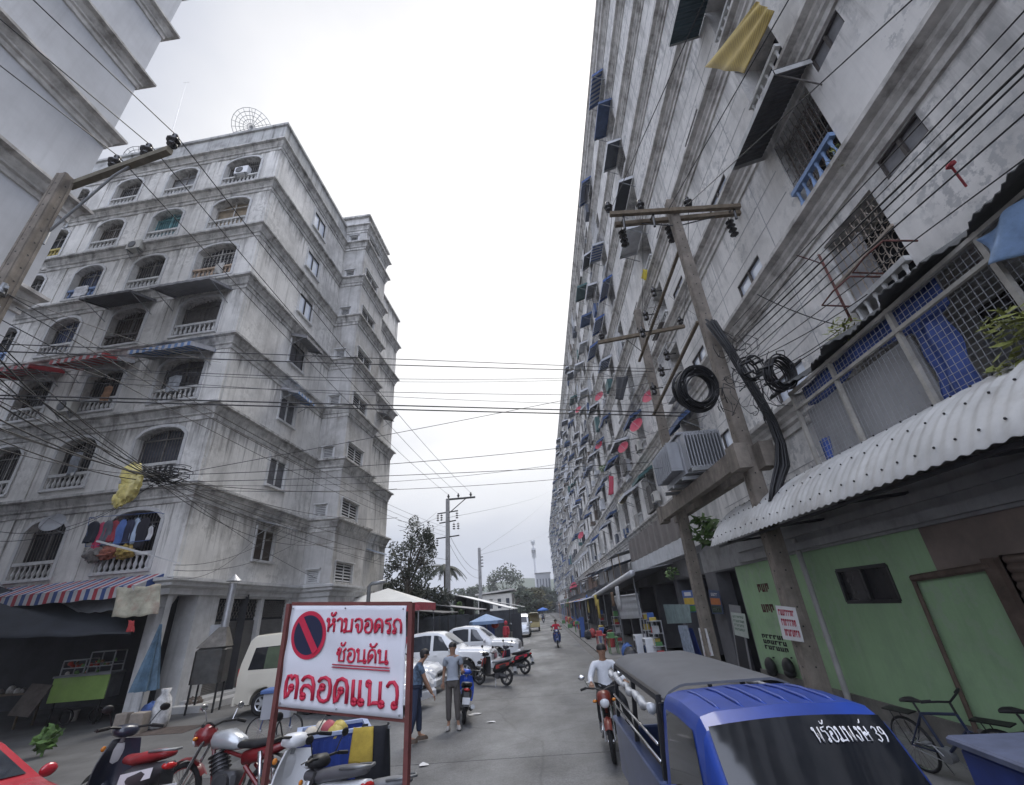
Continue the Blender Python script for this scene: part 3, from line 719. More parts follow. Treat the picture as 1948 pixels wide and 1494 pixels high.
# windows near enough to read, the rest in one mesh
wins.sort(key=lambda h: h['r'] * 2 + h['y'] * .3)
for h in wins:
    a, b_, z0, z1 = h['s0'], h['s1'], h['z0'], h['z1']
    mb = MB()
    for p, q in (((a, z0), (b_, z0)), ((b_, z0), (b_, z1)), ((b_, z1), (a, z1)), ((a, z1), (a, z0)), (((a + b_) / 2, z0), ((a + b_) / 2, z1))):
        mb.bar(FB.p(p[0], -.06, p[1]), FB.p(q[0], -.06, q[1]), .07, .07, up=(-1, 0, 0))
    w_ = mb.build('window', mat('dark_window_frame', (.07, .06, .055), .6, var=.3), BR)
    mb = MB(); hole_back(mb, FB, h, .1); mb.build('pane', M['glassw'] if h['y'] > 8 else mat('grey_shutter_pane', (.2, .2, .21), .6, var=.25), w_)
# balcony rails and grilles, the nearest hundred as parts
bm_blue = mat('blue_white_baluster', (.2, .3, .5), .6, var=.3)
rest_rail = MB(); rest_gr = MB(); rest_aw = MB(); nrail = 0
AWM = [mat('slate_awning', (.075, .085, .11), .6, var=.3), mat('blue_awning', (.05, .09, .2), .6, var=.3), mat('grey_awning', (.2, .21, .22), .6, var=.3), stripes('blue_white_awning', [(.5, .52, .55), (.06, .12, .32)], .32), mat('blackish_awning', (.03, .032, .04), .7, var=.3), mat('white_awning', (.55, .56, .58), .6, var=.2), stripes('brown_white_awning', [(.5, .48, .45), (.12, .09, .07)], .32), mat('green_awning', (.05, .12, .12), .6, var=.3)]
def aw_box(mb, y0, y1, z, pr, dr, k):
    'tent awning: sloped sheet, front and side valances'
    th = .015; x0 = XF - .03; x1 = XF - pr
    mb.add([(x0, y0, z), (x0, y1, z), (x1, y1, z - dr), (x1, y0, z - dr), (x0, y0, z - th), (x0, y1, z - th), (x1, y1, z - dr - th), (x1, y0, z - dr - th)],
           [(0, 1, 2, 3), (7, 6, 5, 4), (0, 3, 7, 4), (1, 5, 6, 2), (0, 4, 5, 1)], k)
    v = .22
    mb.add([(x1, y0, z - dr), (x1, y1, z - dr), (x1, y1, z - dr - v), (x1, y0, z - dr - v)], [(0, 1, 2, 3)], 5 if k in (0, 2, 4) else k)
    for yy in (y0, y1): mb.add([(x0, yy, z), (x1, yy, z - dr), (x1, yy, z - dr - v), (x0, yy, z - v)], [(0, 1, 2, 3)], 5 if k in (0, 2, 4) else k)
    for yy in (y0 + .08, y1 - .08): mb.bar((x0, yy, z - dr - .6), (x1, yy, z - dr - .05), .03, .03, k=2)
holes.sort(key=lambda h: hypot(h['y'], (h['z0'] - 2) * .8))
naw = 0; ngr = 0; ncage = 0
rail_m = [M['baluster'], bm_blue, M['grillw'], mat('rusty_rail', (.2, .13, .09), .8, var=.4)]
for i, h in enumerate(holes):
    rr = random.Random(int(h['y'] * 31 + h['r'] * 977)); a, b_, z0, z1 = h['s0'], h['s1'], h['z0'], h['z1']
    special = h['c'] == 0
    if i < 60:
        m_ = bm_blue if (special and h['r'] == 1) else M['baluster']
        balustrade(FB, a, b_, z0, .85, 'balustrade', BR, m_, n=6, out=.06)
    else:
        rest_rail.box(XF - .04, XF + .04, -b_, -a, z0 + .72, z0 + .85, k=0)
        for q in range(6):
            yy = -b_ + (b_ - a) * (q + .5) / 6
            if h['y'] < 110: rest_rail.box(XF - .03, XF + .03, yy - .035, yy + .035, z0, z0 + .72, k=0)
    if rr.random() < .65 and i < 400 and h['y'] < 140:
        mb = MB() if i < 90 else rest_gr
        step = .16 if i < 90 else .4; k = int((b_ - a) / step)
        xx = XF + .05
        for q in range(k + 1):
            yy = -b_ + (b_ - a) * q / k; mb.box(xx - .008, xx + .008, yy - .008, yy + .008, z0 + .85, z1)
        for zz in ((z0 + 1.2, z0 + 1.7, z0 + 2.2) if i < 90 else (z0 + 1.6,)): mb.box(xx - .009, xx + .009, -b_, -a, zz - .009, zz + .009)
        if i < 90:
            mb.build('grille', M['grill'], BR); ngr += 1
    caged = h['y'] > 15 and rr.random() < .34
    if caged:
        first = i < 150 and ncage < 70; mb = MB() if first else rest_gr; o_ = rr.uniform(.35, .6); zt2 = z1 - rr.uniform(0, .5); x1 = XF - o_; n_ = 9 if first else 4
        for q in range(n_ + 1):
            yy = -b_ + (b_ - a) * q / n_; mb.box(x1 - .012, x1 + .012, yy - .012, yy + .012, z0 + .1, zt2); 
        for zz in (z0 + .1, (z0 + zt2) / 2, zt2):
            mb.box(x1 - .015, x1 + .015, -b_, -a, zz - .015, zz + .015)
            for yy in (-b_, -a): mb.box(x1, XF, yy - .012, yy + .012, zz - .012, zz + .012)
        mb.box(x1, XF, -b_, -a, z0 + .08, z0 + .1)
        if rr.random() < .6: mb.box(x1 + .08, x1 + .12, -b_ + .1, -a - rr.uniform(.3, 1.0), z0 + .3, z0 + rr.uniform(.9, 1.7))
        if first: mb.build('balcony_cage', [M['grillw'], M['grill'], M['galv']][rr.randrange(3)], BR); ncage += 1
    if h['y'] > 15 and rr.random() < (.45 if caged else .8):
        k = rr.choices(range(8), [4, 4, 3, 3, 2, 1, 1, 1])[0]
        mb = MB() if i < 130 and naw < 95 else rest_aw
        w_ = rr.uniform(.0, .35) + (0.12 if h['y'] < 60 else .2)
        aw_box(mb, h['y'] - .9 - w_, h['y'] + .9 + w_, z1 + rr.uniform(.0, .4), rr.uniform(.75, 1.25), rr.uniform(.25, .7), k)
        if mb is not rest_aw: mb.build('window_awning', AWM, BR); naw += 1
    # clutter: washing, boxes and buckets over the rail, further blocks
    if h['y'] > 24 and rr.random() < .6:
        col = rr.choice([0, 1, 2, 4, 5, 5, 6, 7]); ww = rr.uniform(.4, 1.3); yy = h['y'] + rr.uniform(-.5, .2)
        rest_aw.box(XF - rr.uniform(.25, .75), XF - .1, yy, yy + ww, z0 + rr.uniform(-.5, .4), z0 + rr.uniform(.5, 1.4), k=col)
tag(rest_rail.build('balustrade', M['baluster'], BR), kind='stuff')
tag(rest_gr.build('grille', M['grill'], BR), kind='stuff')
tag(rest_aw.build('window_awning', AWM, BR), kind='stuff')
# ground floor run out to the pavement
gh = []
def gy(y0, y1, z0, z1, dp=.3): gh.append(dict(s0=-y1, s1=-y0, z0=z0, z1=z1, depth=dp)); return gh[-1]
winG = gy(8.55 * 1.04, 10.0 * 1.04, 2.08, 2.68, .12)
door = gy(15.55, 17.3, .08, 3.1, .5)
shops = []
yy = 18.4
while yy < 240:
    shops.append(gy(yy, yy + 3.9, .08, 3.1, 2.2)); yy += 4.4
shut = gy(2.0, 6.75, .1, 2.62, .2); 
mb = MB(); wall_panel(mb, FG, -15.5, -7.85, .08, 3.15, [winG]); mb.build('green_wall', mat('green_painted_plaster', (.33, .5, .285), .8, var=.14, scale=.7, streak=.35, blot=.5, blotcol=(.24, .34, .22), bump=.2, bscale=1.1, peel=.4, peelcol=(.38, .45, .36)), BR)
mb = MB(); wall_panel(mb, FG, -7.85, -6.75, .08, 2.45, []); 
mb.build('green_pier', mat('green_painted_plaster', (.225, .4, .19), .8), BR)
mb = MB(); wall_panel(mb, FG, -7.85, 9, 2.45, 3.15, [shut]); wall_panel(mb, FG, -6.75, 9, .08, 2.45, [shut]); mb.build('brown_wall', mat('brown_render', (.25, .2, .17), .85, var=.25, scale=1.2, blot=.3, blotcol=(.07, .055, .045)), BR)
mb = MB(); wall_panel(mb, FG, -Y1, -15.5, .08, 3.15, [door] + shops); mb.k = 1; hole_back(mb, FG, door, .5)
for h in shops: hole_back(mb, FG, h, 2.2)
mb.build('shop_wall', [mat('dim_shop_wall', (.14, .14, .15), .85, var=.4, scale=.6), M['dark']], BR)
mb = MB()
for p, q in (((winG['s0'], winG['z0']), (winG['s1'], winG['z0'])), ((winG['s0'], winG['z1']), (winG['s1'], winG['z1'])), ((winG['s0'], winG['z0']), (winG['s0'], winG['z1'])), ((winG['s1'], winG['z0']), (winG['s1'], winG['z1'])), (((winG['s0'] + winG['s1']) / 2, winG['z0']), ((winG['s0'] + winG['s1']) / 2, winG['z1']))):
    mb.bar(FG.p(p[0], -.02, p[1]), FG.p(q[0], -.02, q[1]), .06, .06, up=(-1, 0, 0))
w_ = mb.build('window', M['black'], BR)
mb = MB(); hole_back(mb, FG, winG, .06); mb.build('pane', mat('smoky_pane', (.035, .033, .037), .2, var=.4), w_)
mb = MB()
def fn(u, v): return FG.p(-6.75 + 4.75 * u, -.06 + .035 * abs(sin(v * 22 * pi)), .1 + 2.52 * v)
mb.grid(fn, 1, 132); mb.build('roller_shutter', mat('brown_shutter', (.2, .15, .12), .6, .2, var=.3, scale=1.5, streak=.3), BR)
mb = MB()      # bent pipe chase round the doorway patch
P_ = [FG.p(-6.85, .05, .1), FG.p(-6.85, .05, 2.5), FG.p(-8.35, .05, 2.42), FG.p(-8.4, .05, .1)]
mb.tube([P_[1], P_[2]], .055, 7); mb.tube([P_[2], P_[3]], .035, 7); mb.box(XG - .09, XG, 6.75, 6.95, .1, 2.6)
mb.build('door_trim', mat('rusty_brown_trim', (.12, .085, .065), .8, var=.4, scale=4), BR)
mb = MB(); mb.box(XG - .1, XF + .1, Y0, 15.4, 3.15, 3.85); mb.box(XG - .02, XG + .1, 15.4, 18.4, 3.15, 3.9)
mb.box(XG - .2, XG - .1, Y0, 14.6, 3.2, 3.36); mb.box(XG - .16, XG - .1, Y0, 14.6, 3.5, 3.66)
mb.build('lintel', M['concreteg'], BR)
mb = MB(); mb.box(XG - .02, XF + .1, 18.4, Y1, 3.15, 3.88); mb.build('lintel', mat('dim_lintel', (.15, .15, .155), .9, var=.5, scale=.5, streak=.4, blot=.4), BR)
mb = MB(); mb.box(XG + .3, XF - .05, Y0, Y1, 3.86, 4.25); mb.build('terrace_slab', M['concreteg'], BR)
mb = MB(); mb.box(XG - .06, XG, -9, 15.5, .08, .38); mb.build('plinth', mat('dirty_plinth', (.2, .19, .17), .9, var=.4, scale=2, blot=.5), BR)
# the grown-on sheds of the first floor, further along
mb = MB()
def fn(u, v): return (5.95 + .03 * cos(u * 60), 18.9 + 11.4 * u, 4.6 + 1.25 * v)
mb.slab(fn, 160, 1, (.03, 0, 0)); o_ = tag(mb.build('sheet_fence', mat('brown_grey_sheet', (.17, .15, .14), .7, .1, var=.25, scale=1.5, streak=.5)), 'brown grey corrugated sheet screen on the first floor terrace, behind the transformer platform', 'screen')
mb = MB(); mb.slab(lambda u, v: (5.92, 18.6 + 11.9 * u, 3.95 + .62 * v), 2, 1, (.04, 0, 0)); tag(mb.build('terrace_fascia', M['galv']), 'smooth grey metal fascia below the brown corrugated screen on the terrace', 'panel')
# white barrel awning over the green shop
t = empty('corrugated_awning', (XG - .7, 7.4, 3.6), 0, 'white corrugated awning curving over the green shop front', 'awning')
mb = MB(); n_ = 13.0
def fn(u, v):
    a = v * pi / 2 * .92; yy = -3.0 + 16.1 * u; crw = .014 * cos(u * 16.1 / .2 * 2 * pi)
    x = 4.78 + 1.5 * (1 - cos(a)) / (1 - cos(pi / 2 * .92)) * .55 + 1.5 * v * .45; z = 3.6 + 1.12 * sin(a) + crw
    return (x - (XG - .7), yy - 7.4, z - 3.6)
mb.slab(fn, 640, 8, (0, 0, -.012)); mb.k = 1
for v_ in (.12, .4, .7):
    for i in range(53): q = V(fn((i + .5) / 53, v_)); mb.ell(q + V((-.008, 0, .012)), .016, 6, 4)
mb.build('sheet', [mat('dirty_white_awning_sheet', (.5, .5, .49), .6, .0, var=.25, scale=1.3, streak=.0, blot=.6, blotcol=(.22, .2, .175), bscale=1.0), M['black']], t, smooth=60)
mb = MB()
for yy in [-2 + 2.4 * i for i in range(7)]:
    mb.bar((5.0 - XG + .7, yy - 7.4, -.0), (XG + .4 - XG + .7, yy - 7.4, .12), .05, .05)
mb.bar((5.0 - XG + .7, -10.3, -.03), (5.0 - XG + .7, 5.6, -.03), .05, .05); mb.bar((5.7 - XG + .7, -10.3, .5), (5.7 - XG + .7, 5.6, .5), .05, .05)
mb.build('frame', mat('dark_steel', (.05, .05, .055), .6, .3), t)
# grey canopy further along
t = empty('shop_canopy', (5, 32, 3.4), 0, 'long pale grey shop canopy with rounded gutter edge beyond the leaning pole', 'canopy')
mb = MB()
mb.slab(lambda u, v: (4.3 + 2.0 * v - 5, 22.2 + 18 * u - 32, 3.62 - .62 * u + .25 * v - 3.4), 12, 4, (0, 0, -.04)); mb.build('sheet', mat('grey_canopy_sheet', (.34, .35, .37), .5, .2, var=.2), t)
mb = MB(); pts = [(4.28 - 5, 22.2 + 18 * i / 12 - 32, 3.55 - .62 * i / 12 - 3.4) for i in range(13)]; mb.tube(pts, .14, 10); mb.build('gutter', mat('pale_gutter', (.55, .56, .58), .4, .2, var=.15, streak=.2), t, smooth=True)
mb = MB()
for yy in (23, 29, 35, 39.5): mb.cyl((4.45 - 5, yy - 32, -3.35), (4.45 - 5, yy - 32, .0), .03, .03, 8)
mb.build('post', M['steel'], t)
# caged terrace on the first floor
t = empty('mesh_cage', (5.9, 6.5, 4.5), 0, 'wire mesh cage with lean-to roof over the white awning on the right', 'cage')
O = V((5.9, 6.5, 4.5))
def R_(x, y, z): return V((x, y, z)) - O
mb = MB()
for yy in (9.1, 7.7, 6.1, 4.5, 2.6): mb.bar(R_(5.9, yy, 4.3), R_(5.9, yy, 6.3), .07, .07)
for zz in (5.88, 6.25): mb.bar(R_(5.88, 9.15, zz), R_(5.88, -1, zz), .06, .06)
mb.bar(R_(5.9, 9.15, 6.2), R_(XF, 9.15, 6.6), .05, .05)
mb.build('frame', mat('pale_timber_frame', (.42, .4, .36), .8, var=.3, scale=3), t)
mb = MB(); st = .1
yy = -1.0
while yy < 9.1: mb.box(5.925 - O.x, 5.931 - O.x, yy - O.y, yy + .006 - O.y, 4.35 - O.z, 6.25 - O.z); yy += st
zz = 4.4
while zz < 6.25: mb.box(5.919 - O.x, 5.925 - O.x, -1 - O.y, 9.1 - O.y, zz - O.z, zz + .006 - O.z); zz += st
mb.build('wire_mesh', mat('zinc_wire', (.42, .43, .45), .5, .3), t)
mb = MB()
def fn(u, v):
    ed = .12 * sin(u * 37) * v + .06 * sin(u * 91) * v
    return R_(XF - .05 - (1.98 + ed) * v, 9.5 - 10.5 * u, 7.42 - 1.12 * v + .02 * cos(u * 10.5 / .14 * 2 * pi))
mb.slab(fn, 300, 3, (0, 0, .012)); mb.build('roof', mat('rotten_roof_sheet', (.1, .1, .098), .85, var=.4, scale=1.6, blot=.4, blotcol=(.04, .042, .035)), t)
mb = MB(); mb.slab(lambda u, v: R_(6.05, 9.05 - 2.95 * u, 4.35 + 1.45 * v), 2, 1, (.02, 0, 0)); mb.build('sheet_panel', mat('pale_cement_board', (.4, .4, .4), .8, var=.2, scale=1, blot=.3, blotcol=(.2, .2, .2)), t)
mb = MB(); mb.box(6.9 - O.x, 6.95 - O.x, -1 - O.y, 6 - O.y, 4.3 - O.z, 5.5 - O.z); mb.build('back_panel', M['galv'], t)
def cloth(name, fn, m, label, cat, nu=14, nv=12, th=(.012, 0, 0), group=None):
    mb = MB(); mb.slab(fn, nu, nv, th); return tag(mb.build(name, m, smooth=True), label, cat, group)
BLT = mat('blue_tarpaulin', (.055, .1, .33), .5, var=.3, scale=3)
cloth('tarpaulin', lambda u, v: (6.0 + .05 * sin(u * 9) + .03 * sin(v * 14 + u * 3), 6.03 - .55 * u - .04 * sin(v * 5), 5.84 - 1.45 * v), BLT, 'blue tarpaulin strip hanging inside the mesh cage beside the middle post', 'tarpaulin')
cloth('tarpaulin', lambda u, v: (6.06 + .04 * sin(u * 22), 8.95 - 3.6 * u, 6.3 - (.42 + .1 * sin(u * 9)) * v), BLT, 'long blue tarpaulin under the cage roof, above the pale board', 'tarpaulin', 24, 5)
cloth('tarpaulin', lambda u, v: (6.02 + .04 * sin(u * 9), 9.0 - .3 * u * (1 - v * .5), 5.1 - .75 * v), mat('blue_check_cloth', (.06, .12, .42), .6, var=.6, scale=9), 'small blue checked cloth at the far corner of the mesh cage', 'cloth', 6, 8)
cloth('cloth', lambda u, v: (5.8 + .08 * sin(u * 7 + v * 4), 4.45 - .7 * u, 6.15 - (.4 + .3 * u) * v), mat('sky_blue_cloth', (.25, .38, .6), .7, var=.3, scale=4), 'pale blue cloth thrown over the cage corner under the roof', 'cloth')
# pipe on the shop front and small boards
mb = MB(); mb.tube([(XG - .12, 11.35, 3.45), (XG - .14, 11.3, 3.2), (XG - .14, 11.3, .1)], .06, 10); mb.cyl((XG - .14, 11.3, 1.4), (XG - .14, 11.3, 1.46), .075, n=10)
tag(mb.build('drain_pipe', mat('grey_plastic_pipe', (.42, .41, .4), .5, var=.2, streak=.3), smooth=40), 'grey drain pipe running down the green wall behind the pole', 'pipe')
# ================================================================== poles, transformer, cables
def az_pt(a, D, z=0.0): return V((D * sin(radians(a)), D * cos(radians(a)), z))
def conc_pole(t, top, w0, w1, m=None):
    'tapered square pole with a sunk face and step holes'
    mb = MB(); p0, p1 = V((0, 0, -.1)), top
    mb.bar(p0, p1, w0, w0, up=(0, 1, 0), w1=w1, h1=w1)
    for sx, sy in ((1, 0), (-1, 0), (0, 1), (0, -1)):
        if sx: mb.bar(p0 + V((sx * w0 * .5, w0 * .36, 0)), p1 + V((sx * w1 * .5, w1 * .36, 0)), .02, w0 * .22, up=(0, 1, 0), h1=w1 * .22); mb.bar(p0 + V((sx * w0 * .5, -w0 * .36, 0)), p1 + V((sx * w1 * .5, -w1 * .36, 0)), .02, w0 * .22, up=(0, 1, 0), h1=w1 * .22)
        else: mb.bar(p0 + V((w0 * .36, sy * w0 * .5, 0)), p1 + V((w1 * .36, sy * w1 * .5, 0)), w0 * .22, .02, up=(0, 1, 0), w1=w1 * .22); mb.bar(p0 + V((-w0 * .36, sy * w0 * .5, 0)), p1 + V((-w1 * .36, sy * w1 * .5, 0)), w0 * .22, .02, up=(0, 1, 0), w1=w1 * .22)
    k = int(top.z / .35)
    for i in range(3, k):
        q = p0.lerp(p1, i / k); w_ = w0 + (w1 - w0) * i / k
        mb.box(q.x - .015, q.x + .015, q.y - w_ * .52, q.y + w_ * .52, q.z - .015, q.z + .015, k=1); mb.box(q.x - w_ * .52, q.x + w_ * .52, q.y - .015, q.y + .015, q.z - .015, q.z + .015, k=1)
    return mb.build('shaft', [m or M['concrete'], M['black']], t)
PIN = [(.0, 0), (.03, 0), (.03, .06), (.09, .07), (.1, .1), (.06, .14), (.06, .16), (.12, .18), (.13, .22), (.07, .28), (.05, .33), (.065, .36), (.05, .4), (0, .41)]
def insulator(parent, p, s=1.0, down=False):
    mb = MB(); mb.lathe([(r * s, z * s * (-1 if down else 1)) for r, z in PIN], p, 10); return mb.build('insulator', M['porcelain'], parent, smooth=True)
def string_ins(parent, p, n=3, s=1.0, d=(0, 0, -1)):
    mb = MB(); d = V(d); q = V(p)
    mb.cyl(q, q + d * (.16 * n * s + .1), .018, n=6)
    for i in range(n):
        c = q + d * (.1 + .16 * i) * s; mb.cyl(c, c + d * .05 * s, .045 * s, .12 * s, 10); mb.cyl(c + d * .05 * s, c + d * .085 * s, .12 * s, .06 * s, 10)
    return mb.build('insulator', M['porcelain'], parent, smooth=30)
WIRES = []
def cable(name, pts, r, label, sag=0.0, group=None, ext=0.0, n=14, cat='cable'):
    P = [V(p) for p in pts]
    if ext: P[-1] = P[-1] + (P[-1] - P[-2]) * ext
    out = []
    for a, b in zip(P, P[1:]):
        L = (b - a).length; k = max(3, n if len(P) == 2 else 7)
        for i in range(k): 
            t = i / k; q = a.lerp(b, t); q.z -= sag * 4 * t * (1 - t); out.append(q)
    out.append(P[-1])
    mb = MB(); mb.tube(out, r * .8, 5); o = mb.build(name, M['cable'], smooth=True)
    return tag(o, label, cat, group)
# --- left pole
lp = az_pt(-58, 12.52)
t = empty('utility_pole', lp, 0, 'left concrete pole in front of the bare wall, short arm with three insulators', 'utility pole')
ltop = V((0, 0, 12.55)); conc_pole(t, ltop, .36, .24)
zA = 12.5; A = G(112, 335, zA) - lp; Bq = G(323, 286, zA) - lp
A.z = zA; Bq.z = zA; A.y = .2
mb = MB(); mb.bar(A, Bq, .14, .16); mb.build('crossarm', mat('weathered_concrete_arm', (.17, .15, .11), .85, var=.35, scale=4, blot=.3), t)
mb = MB(); c0 = A.lerp(Bq, .62); mb.tube([c0 + V((0, 0, -.08)), c0 + V((-.35, .05, -.28)), V((.1, .15, 10.9)), V((.12, .15, 10.5))], .03, 8); mb.build('brace', M['steel'], t)
insL = []
for px in ((193, 300), (260, 282), (315, 268)):
    p = G(*px, zA + .1); q = p - lp; f = (q.x - A.x) / (Bq.x - A.x); q = A.lerp(Bq, f) + V((0, 0, .08)); insulator(t, q, 1.15); insL.append(lp + q + V((0, 0, .47)))
for zz, dx in ((8.9, .3), (8.4, .35), (8.0, .4), (7.4, .38), (6.9, .3)):
    mb = MB()
    mb.bar((.1, 0, zz), (dx + .15, -.25, zz), .06, .06); mb.cyl((dx, -.2, zz - .1), (dx, -.2, zz + .14), .06, .05, 8)
    mb.build('cable_bracket', M['steel'], t)
# --- far poles on the left
fp = atY(852, 1100, 42.8); fp.z = 0; ft = atY(848, 951, 42.8)
t = empty('utility_pole', fp, 0, 'grey pole by the palm beyond the white pickups, one long arm on top', 'utility pole')
ftop = ft - fp; conc_pole(t, V((0, 0, ftop.z)), .42, .3, M['concreteg'])
a1 = V((-.15, 0, ftop.z)); b1 = atY(904, 948, 42.8) - fp; b1.z = ftop.z + .02
mb = MB(); mb.bar(a1, b1, .14, .16); mb.bar(V((.15, 0, ftop.z - 1.3)), a1.lerp(b1, .7), .07, .07); mb.build('crossarm', M['black'], t)
insF = []
for f in (.08, .42, .85):
    q = a1.lerp(b1, f) + V((0, 0, .08)); insulator(t, q, 1.1); insF.append(fp + q + V((0, 0, .4)))
mb = MB(); zz = ftop.z - 1.3
for dz, l in ((0, 1.0), (-.9, .8), (-2.3, 1.1)):
    mb.bar((-l, .0, zz + dz), (l, 0, zz + dz + .15), .1, .1)
mb.build('bracket', M['black'], t)
for q in ((-.95, 0, zz), (-.6, 0, zz), (.9, 0, zz + .1), (.6, 0, zz - .9), (1.0, 0, zz - .9), (-1, 0, zz - 2.3)): string_ins(t, q, 3, 1.3)
f2 = atY(914, 1120, 64); f2.z = 0; f2t = atY(910, 1043, 64)
t = empty('utility_pole', f2, 0, 'plain grey pole without arm beside the small white house', 'utility pole')
conc_pole(t, V((0, 0, f2t.z)), .45, .34, M['concreteg'])
mb = MB()
for dz in (1.2, 1.6, 2.0, 2.4): mb.bar((.15, 0, f2t.z - dz), (.5, -.1, f2t.z - dz), .12, .12)
mb.build('bracket', M['black'], t)
# --- twin pole with transformer on the right
PX = 5.3; p1 = V((PX, 10.75, 0)); p2 = V((PX, 16.7, 0))
def toward(px, Y): return atY(px[0], px[1], Y)
t1 = empty('utility_pole', p1, 0, 'concrete pole with double timber arm, near leg of the transformer frame', 'utility pole')
top1 = toward((1273, 385), p1.y); conc_pole(t1, V((top1.x - PX, 0, top1.z)), .34, .25)
t2 = empty('utility_pole', p2, 0, 'concrete pole in front of the dark shop door, far leg of the transformer frame', 'utility pole')
top2 = toward((1212, 592), p2.y); conc_pole(t2, V((top2.x - PX, 0, top2.z)), .34, .25)
def arm(t, base, y, pa, pb, m, w=.13, off=0.0):
    a = toward(pa, y + off) - base; b = toward(pb, y + off) - base; zz = (a.z + b.z) / 2
    mb = MB(); mb.bar(a, b, w, .15); mb.build('crossarm', m, t); return a, b
a, b = arm(t1, p1, p1.y, (1160, 408), (1408, 393), M['wood'], off=-.2)
a2, b2 = arm(t1, p1, p1.y, (1170, 428), (1410, 405), M['wood'], off=.2)
for f in (.0, .25, .62): insulator(t1, a.lerp(b, f) + V((0, 0, .08)), 1.15)
insR = [p1 + a.lerp(b, f) + V((0, 0, .5)) for f in (.0, .25, .62)]
for f in (.05, .42, .9): string_ins(t1, a2.lerp(b2, f) + V((0, .1, -.1)), 4, 1.15)
for f in (.05, .28, .9):
    mb = MB(); q = a2.lerp(b2, f) + V((0, -.35, -.35)); mb.cyl(q + V((-.05, 0, -.25)), q + V((.02, 0, .45)), .045, .035, 8); mb.bar(q + V((0, .3, .35)), q + V((0, -.05, .3)), .05, .03); mb.build('fuse_cutout', M['porcelain'], t1)
mb = MB()
for f in (.2, .8): mb.bar(a2.lerp(b2, f) + V((0, 0, -.05)), V((top1.x - PX, -.1, top1.z - 1.2)), .04, .02)
mb.build('arm_brace', M['black'], t1)
a, b = arm(t2, p2, p2.y, (1138, 652), (1302, 621), M['wood'])
for f in (.05, .5, .97): insulator(t2, a.lerp(b, f) + V((0, 0, .08)), 1.15)
for f in (.3, .7):
    mb = MB(); mb.bar(a.lerp(b, f), V((top2.x - PX, -.1, a.z - 1.0)), .04, .02); mb.build('arm_brace', M['black'], t2)
for px in ((1243, 555), (1228, 600), (1222, 632), (1268, 675), (1258, 705), (1243, 740)):
    q = toward(px, 14.2); mb = MB(); q = q - p2
    mb.lathe([(.03, -.25), (.1, -.2), (.1, -.1), (.06, -.05), (.12, 0), (.12, .08), (.06, .12), (.03, .25)], q, 10); mb.bar(q, q + V((.35, 0, .02)), .03, .03); mb.build('surge_arrester', M['porcelain'], t2, smooth=40)
# struts joining both legs: they belong to the frame with the platform
fr = empty('transformer_platform', (PX, 13.7, 5), 0, 'concrete beam platform bolted between both poles, carrying the transformer', 'platform')
O = V((PX, 13.7, 5))
zb = atX(1400, 860, PX).z - .25
for dx in (-.3, .3):
    mb = MB(); mb.box(dx - .11, dx + .11, 10.3 - O.y, 17.9 - O.y, zb - .32 - 5, zb + .12 - 5); mb.box(dx - .16, dx + .16, 10.2 - O.y, 10.7 - O.y, zb - .4 - 5, zb + .2 - 5); mb.box(dx - .16, dx + .16, 17.5 - O.y, 18 - O.y, zb - .4 - 5, zb + .2 - 5)
    mb.build('beam', M['concrete'], fr)
mb = MB()
for yy in (12.2, 13.2, 14.2, 15.2): mb.box(-.8, .8, yy - O.y - .06, yy - O.y + .06, zb + .12 - 5, zb + .22 - 5)
mb.build('bearer', M['steel'], fr)
for pa, pb in (((1292, 478), (1216, 688)), ((1328, 612), (1243, 790))):
    mb = MB(); mb.bar(toward(pa, p1.y + .1) - O, toward(pb, p2.y - .3) - O, .1, .06); mb.build('strut', M['wood'], fr)
tr = empty('transformer', (PX - .1, 14.0, zb + .22), 0, 'grey finned electrical transformer standing on the platform between the poles', 'transformer')
gm = mat('transformer_grey', (.33, .34, .36), .5, .2, var=.15, scale=2, streak=.2)
mb = MB(); mb.bbox(-.6, .55, -1.0, 1.2, .05, 1.25, .05); mb.bbox(-.66, .61, -1.06, 1.26, 1.25, 1.33, .02); mb.build('tank', gm, tr)
mb = MB()
for i in range(12):
    x = -.55 + 1.05 * i / 11; mb.box(x - .016, x + .016, -1.36, -1.0, .12, 1.18)
for zz in (.15, 1.12): mb.box(-.57, .52, -1.3, -1.26, zz, zz + .04)
mb.build('radiator', mat('transformer_fin', (.38, .39, .41), .5, .2, var=.15), tr)
mb = MB()
for i in range(10):
    y = -.8 + 1.8 * i / 9; mb.box(-.95, -.6, y - .015, y + .015, .2, 1.1)
mb.build('radiator', gm, tr)
for i in range(3):
    mb = MB(); mb.lathe([(.05, 0), (.1, .03), (.06, .08), (.11, .12), (.06, .18), (.1, .22), (.04, .3), (.02, .42)], (-.3 + .3 * i, .2, 1.33), 10); mb.build('bushing', M['porcelain'], tr, smooth=True)
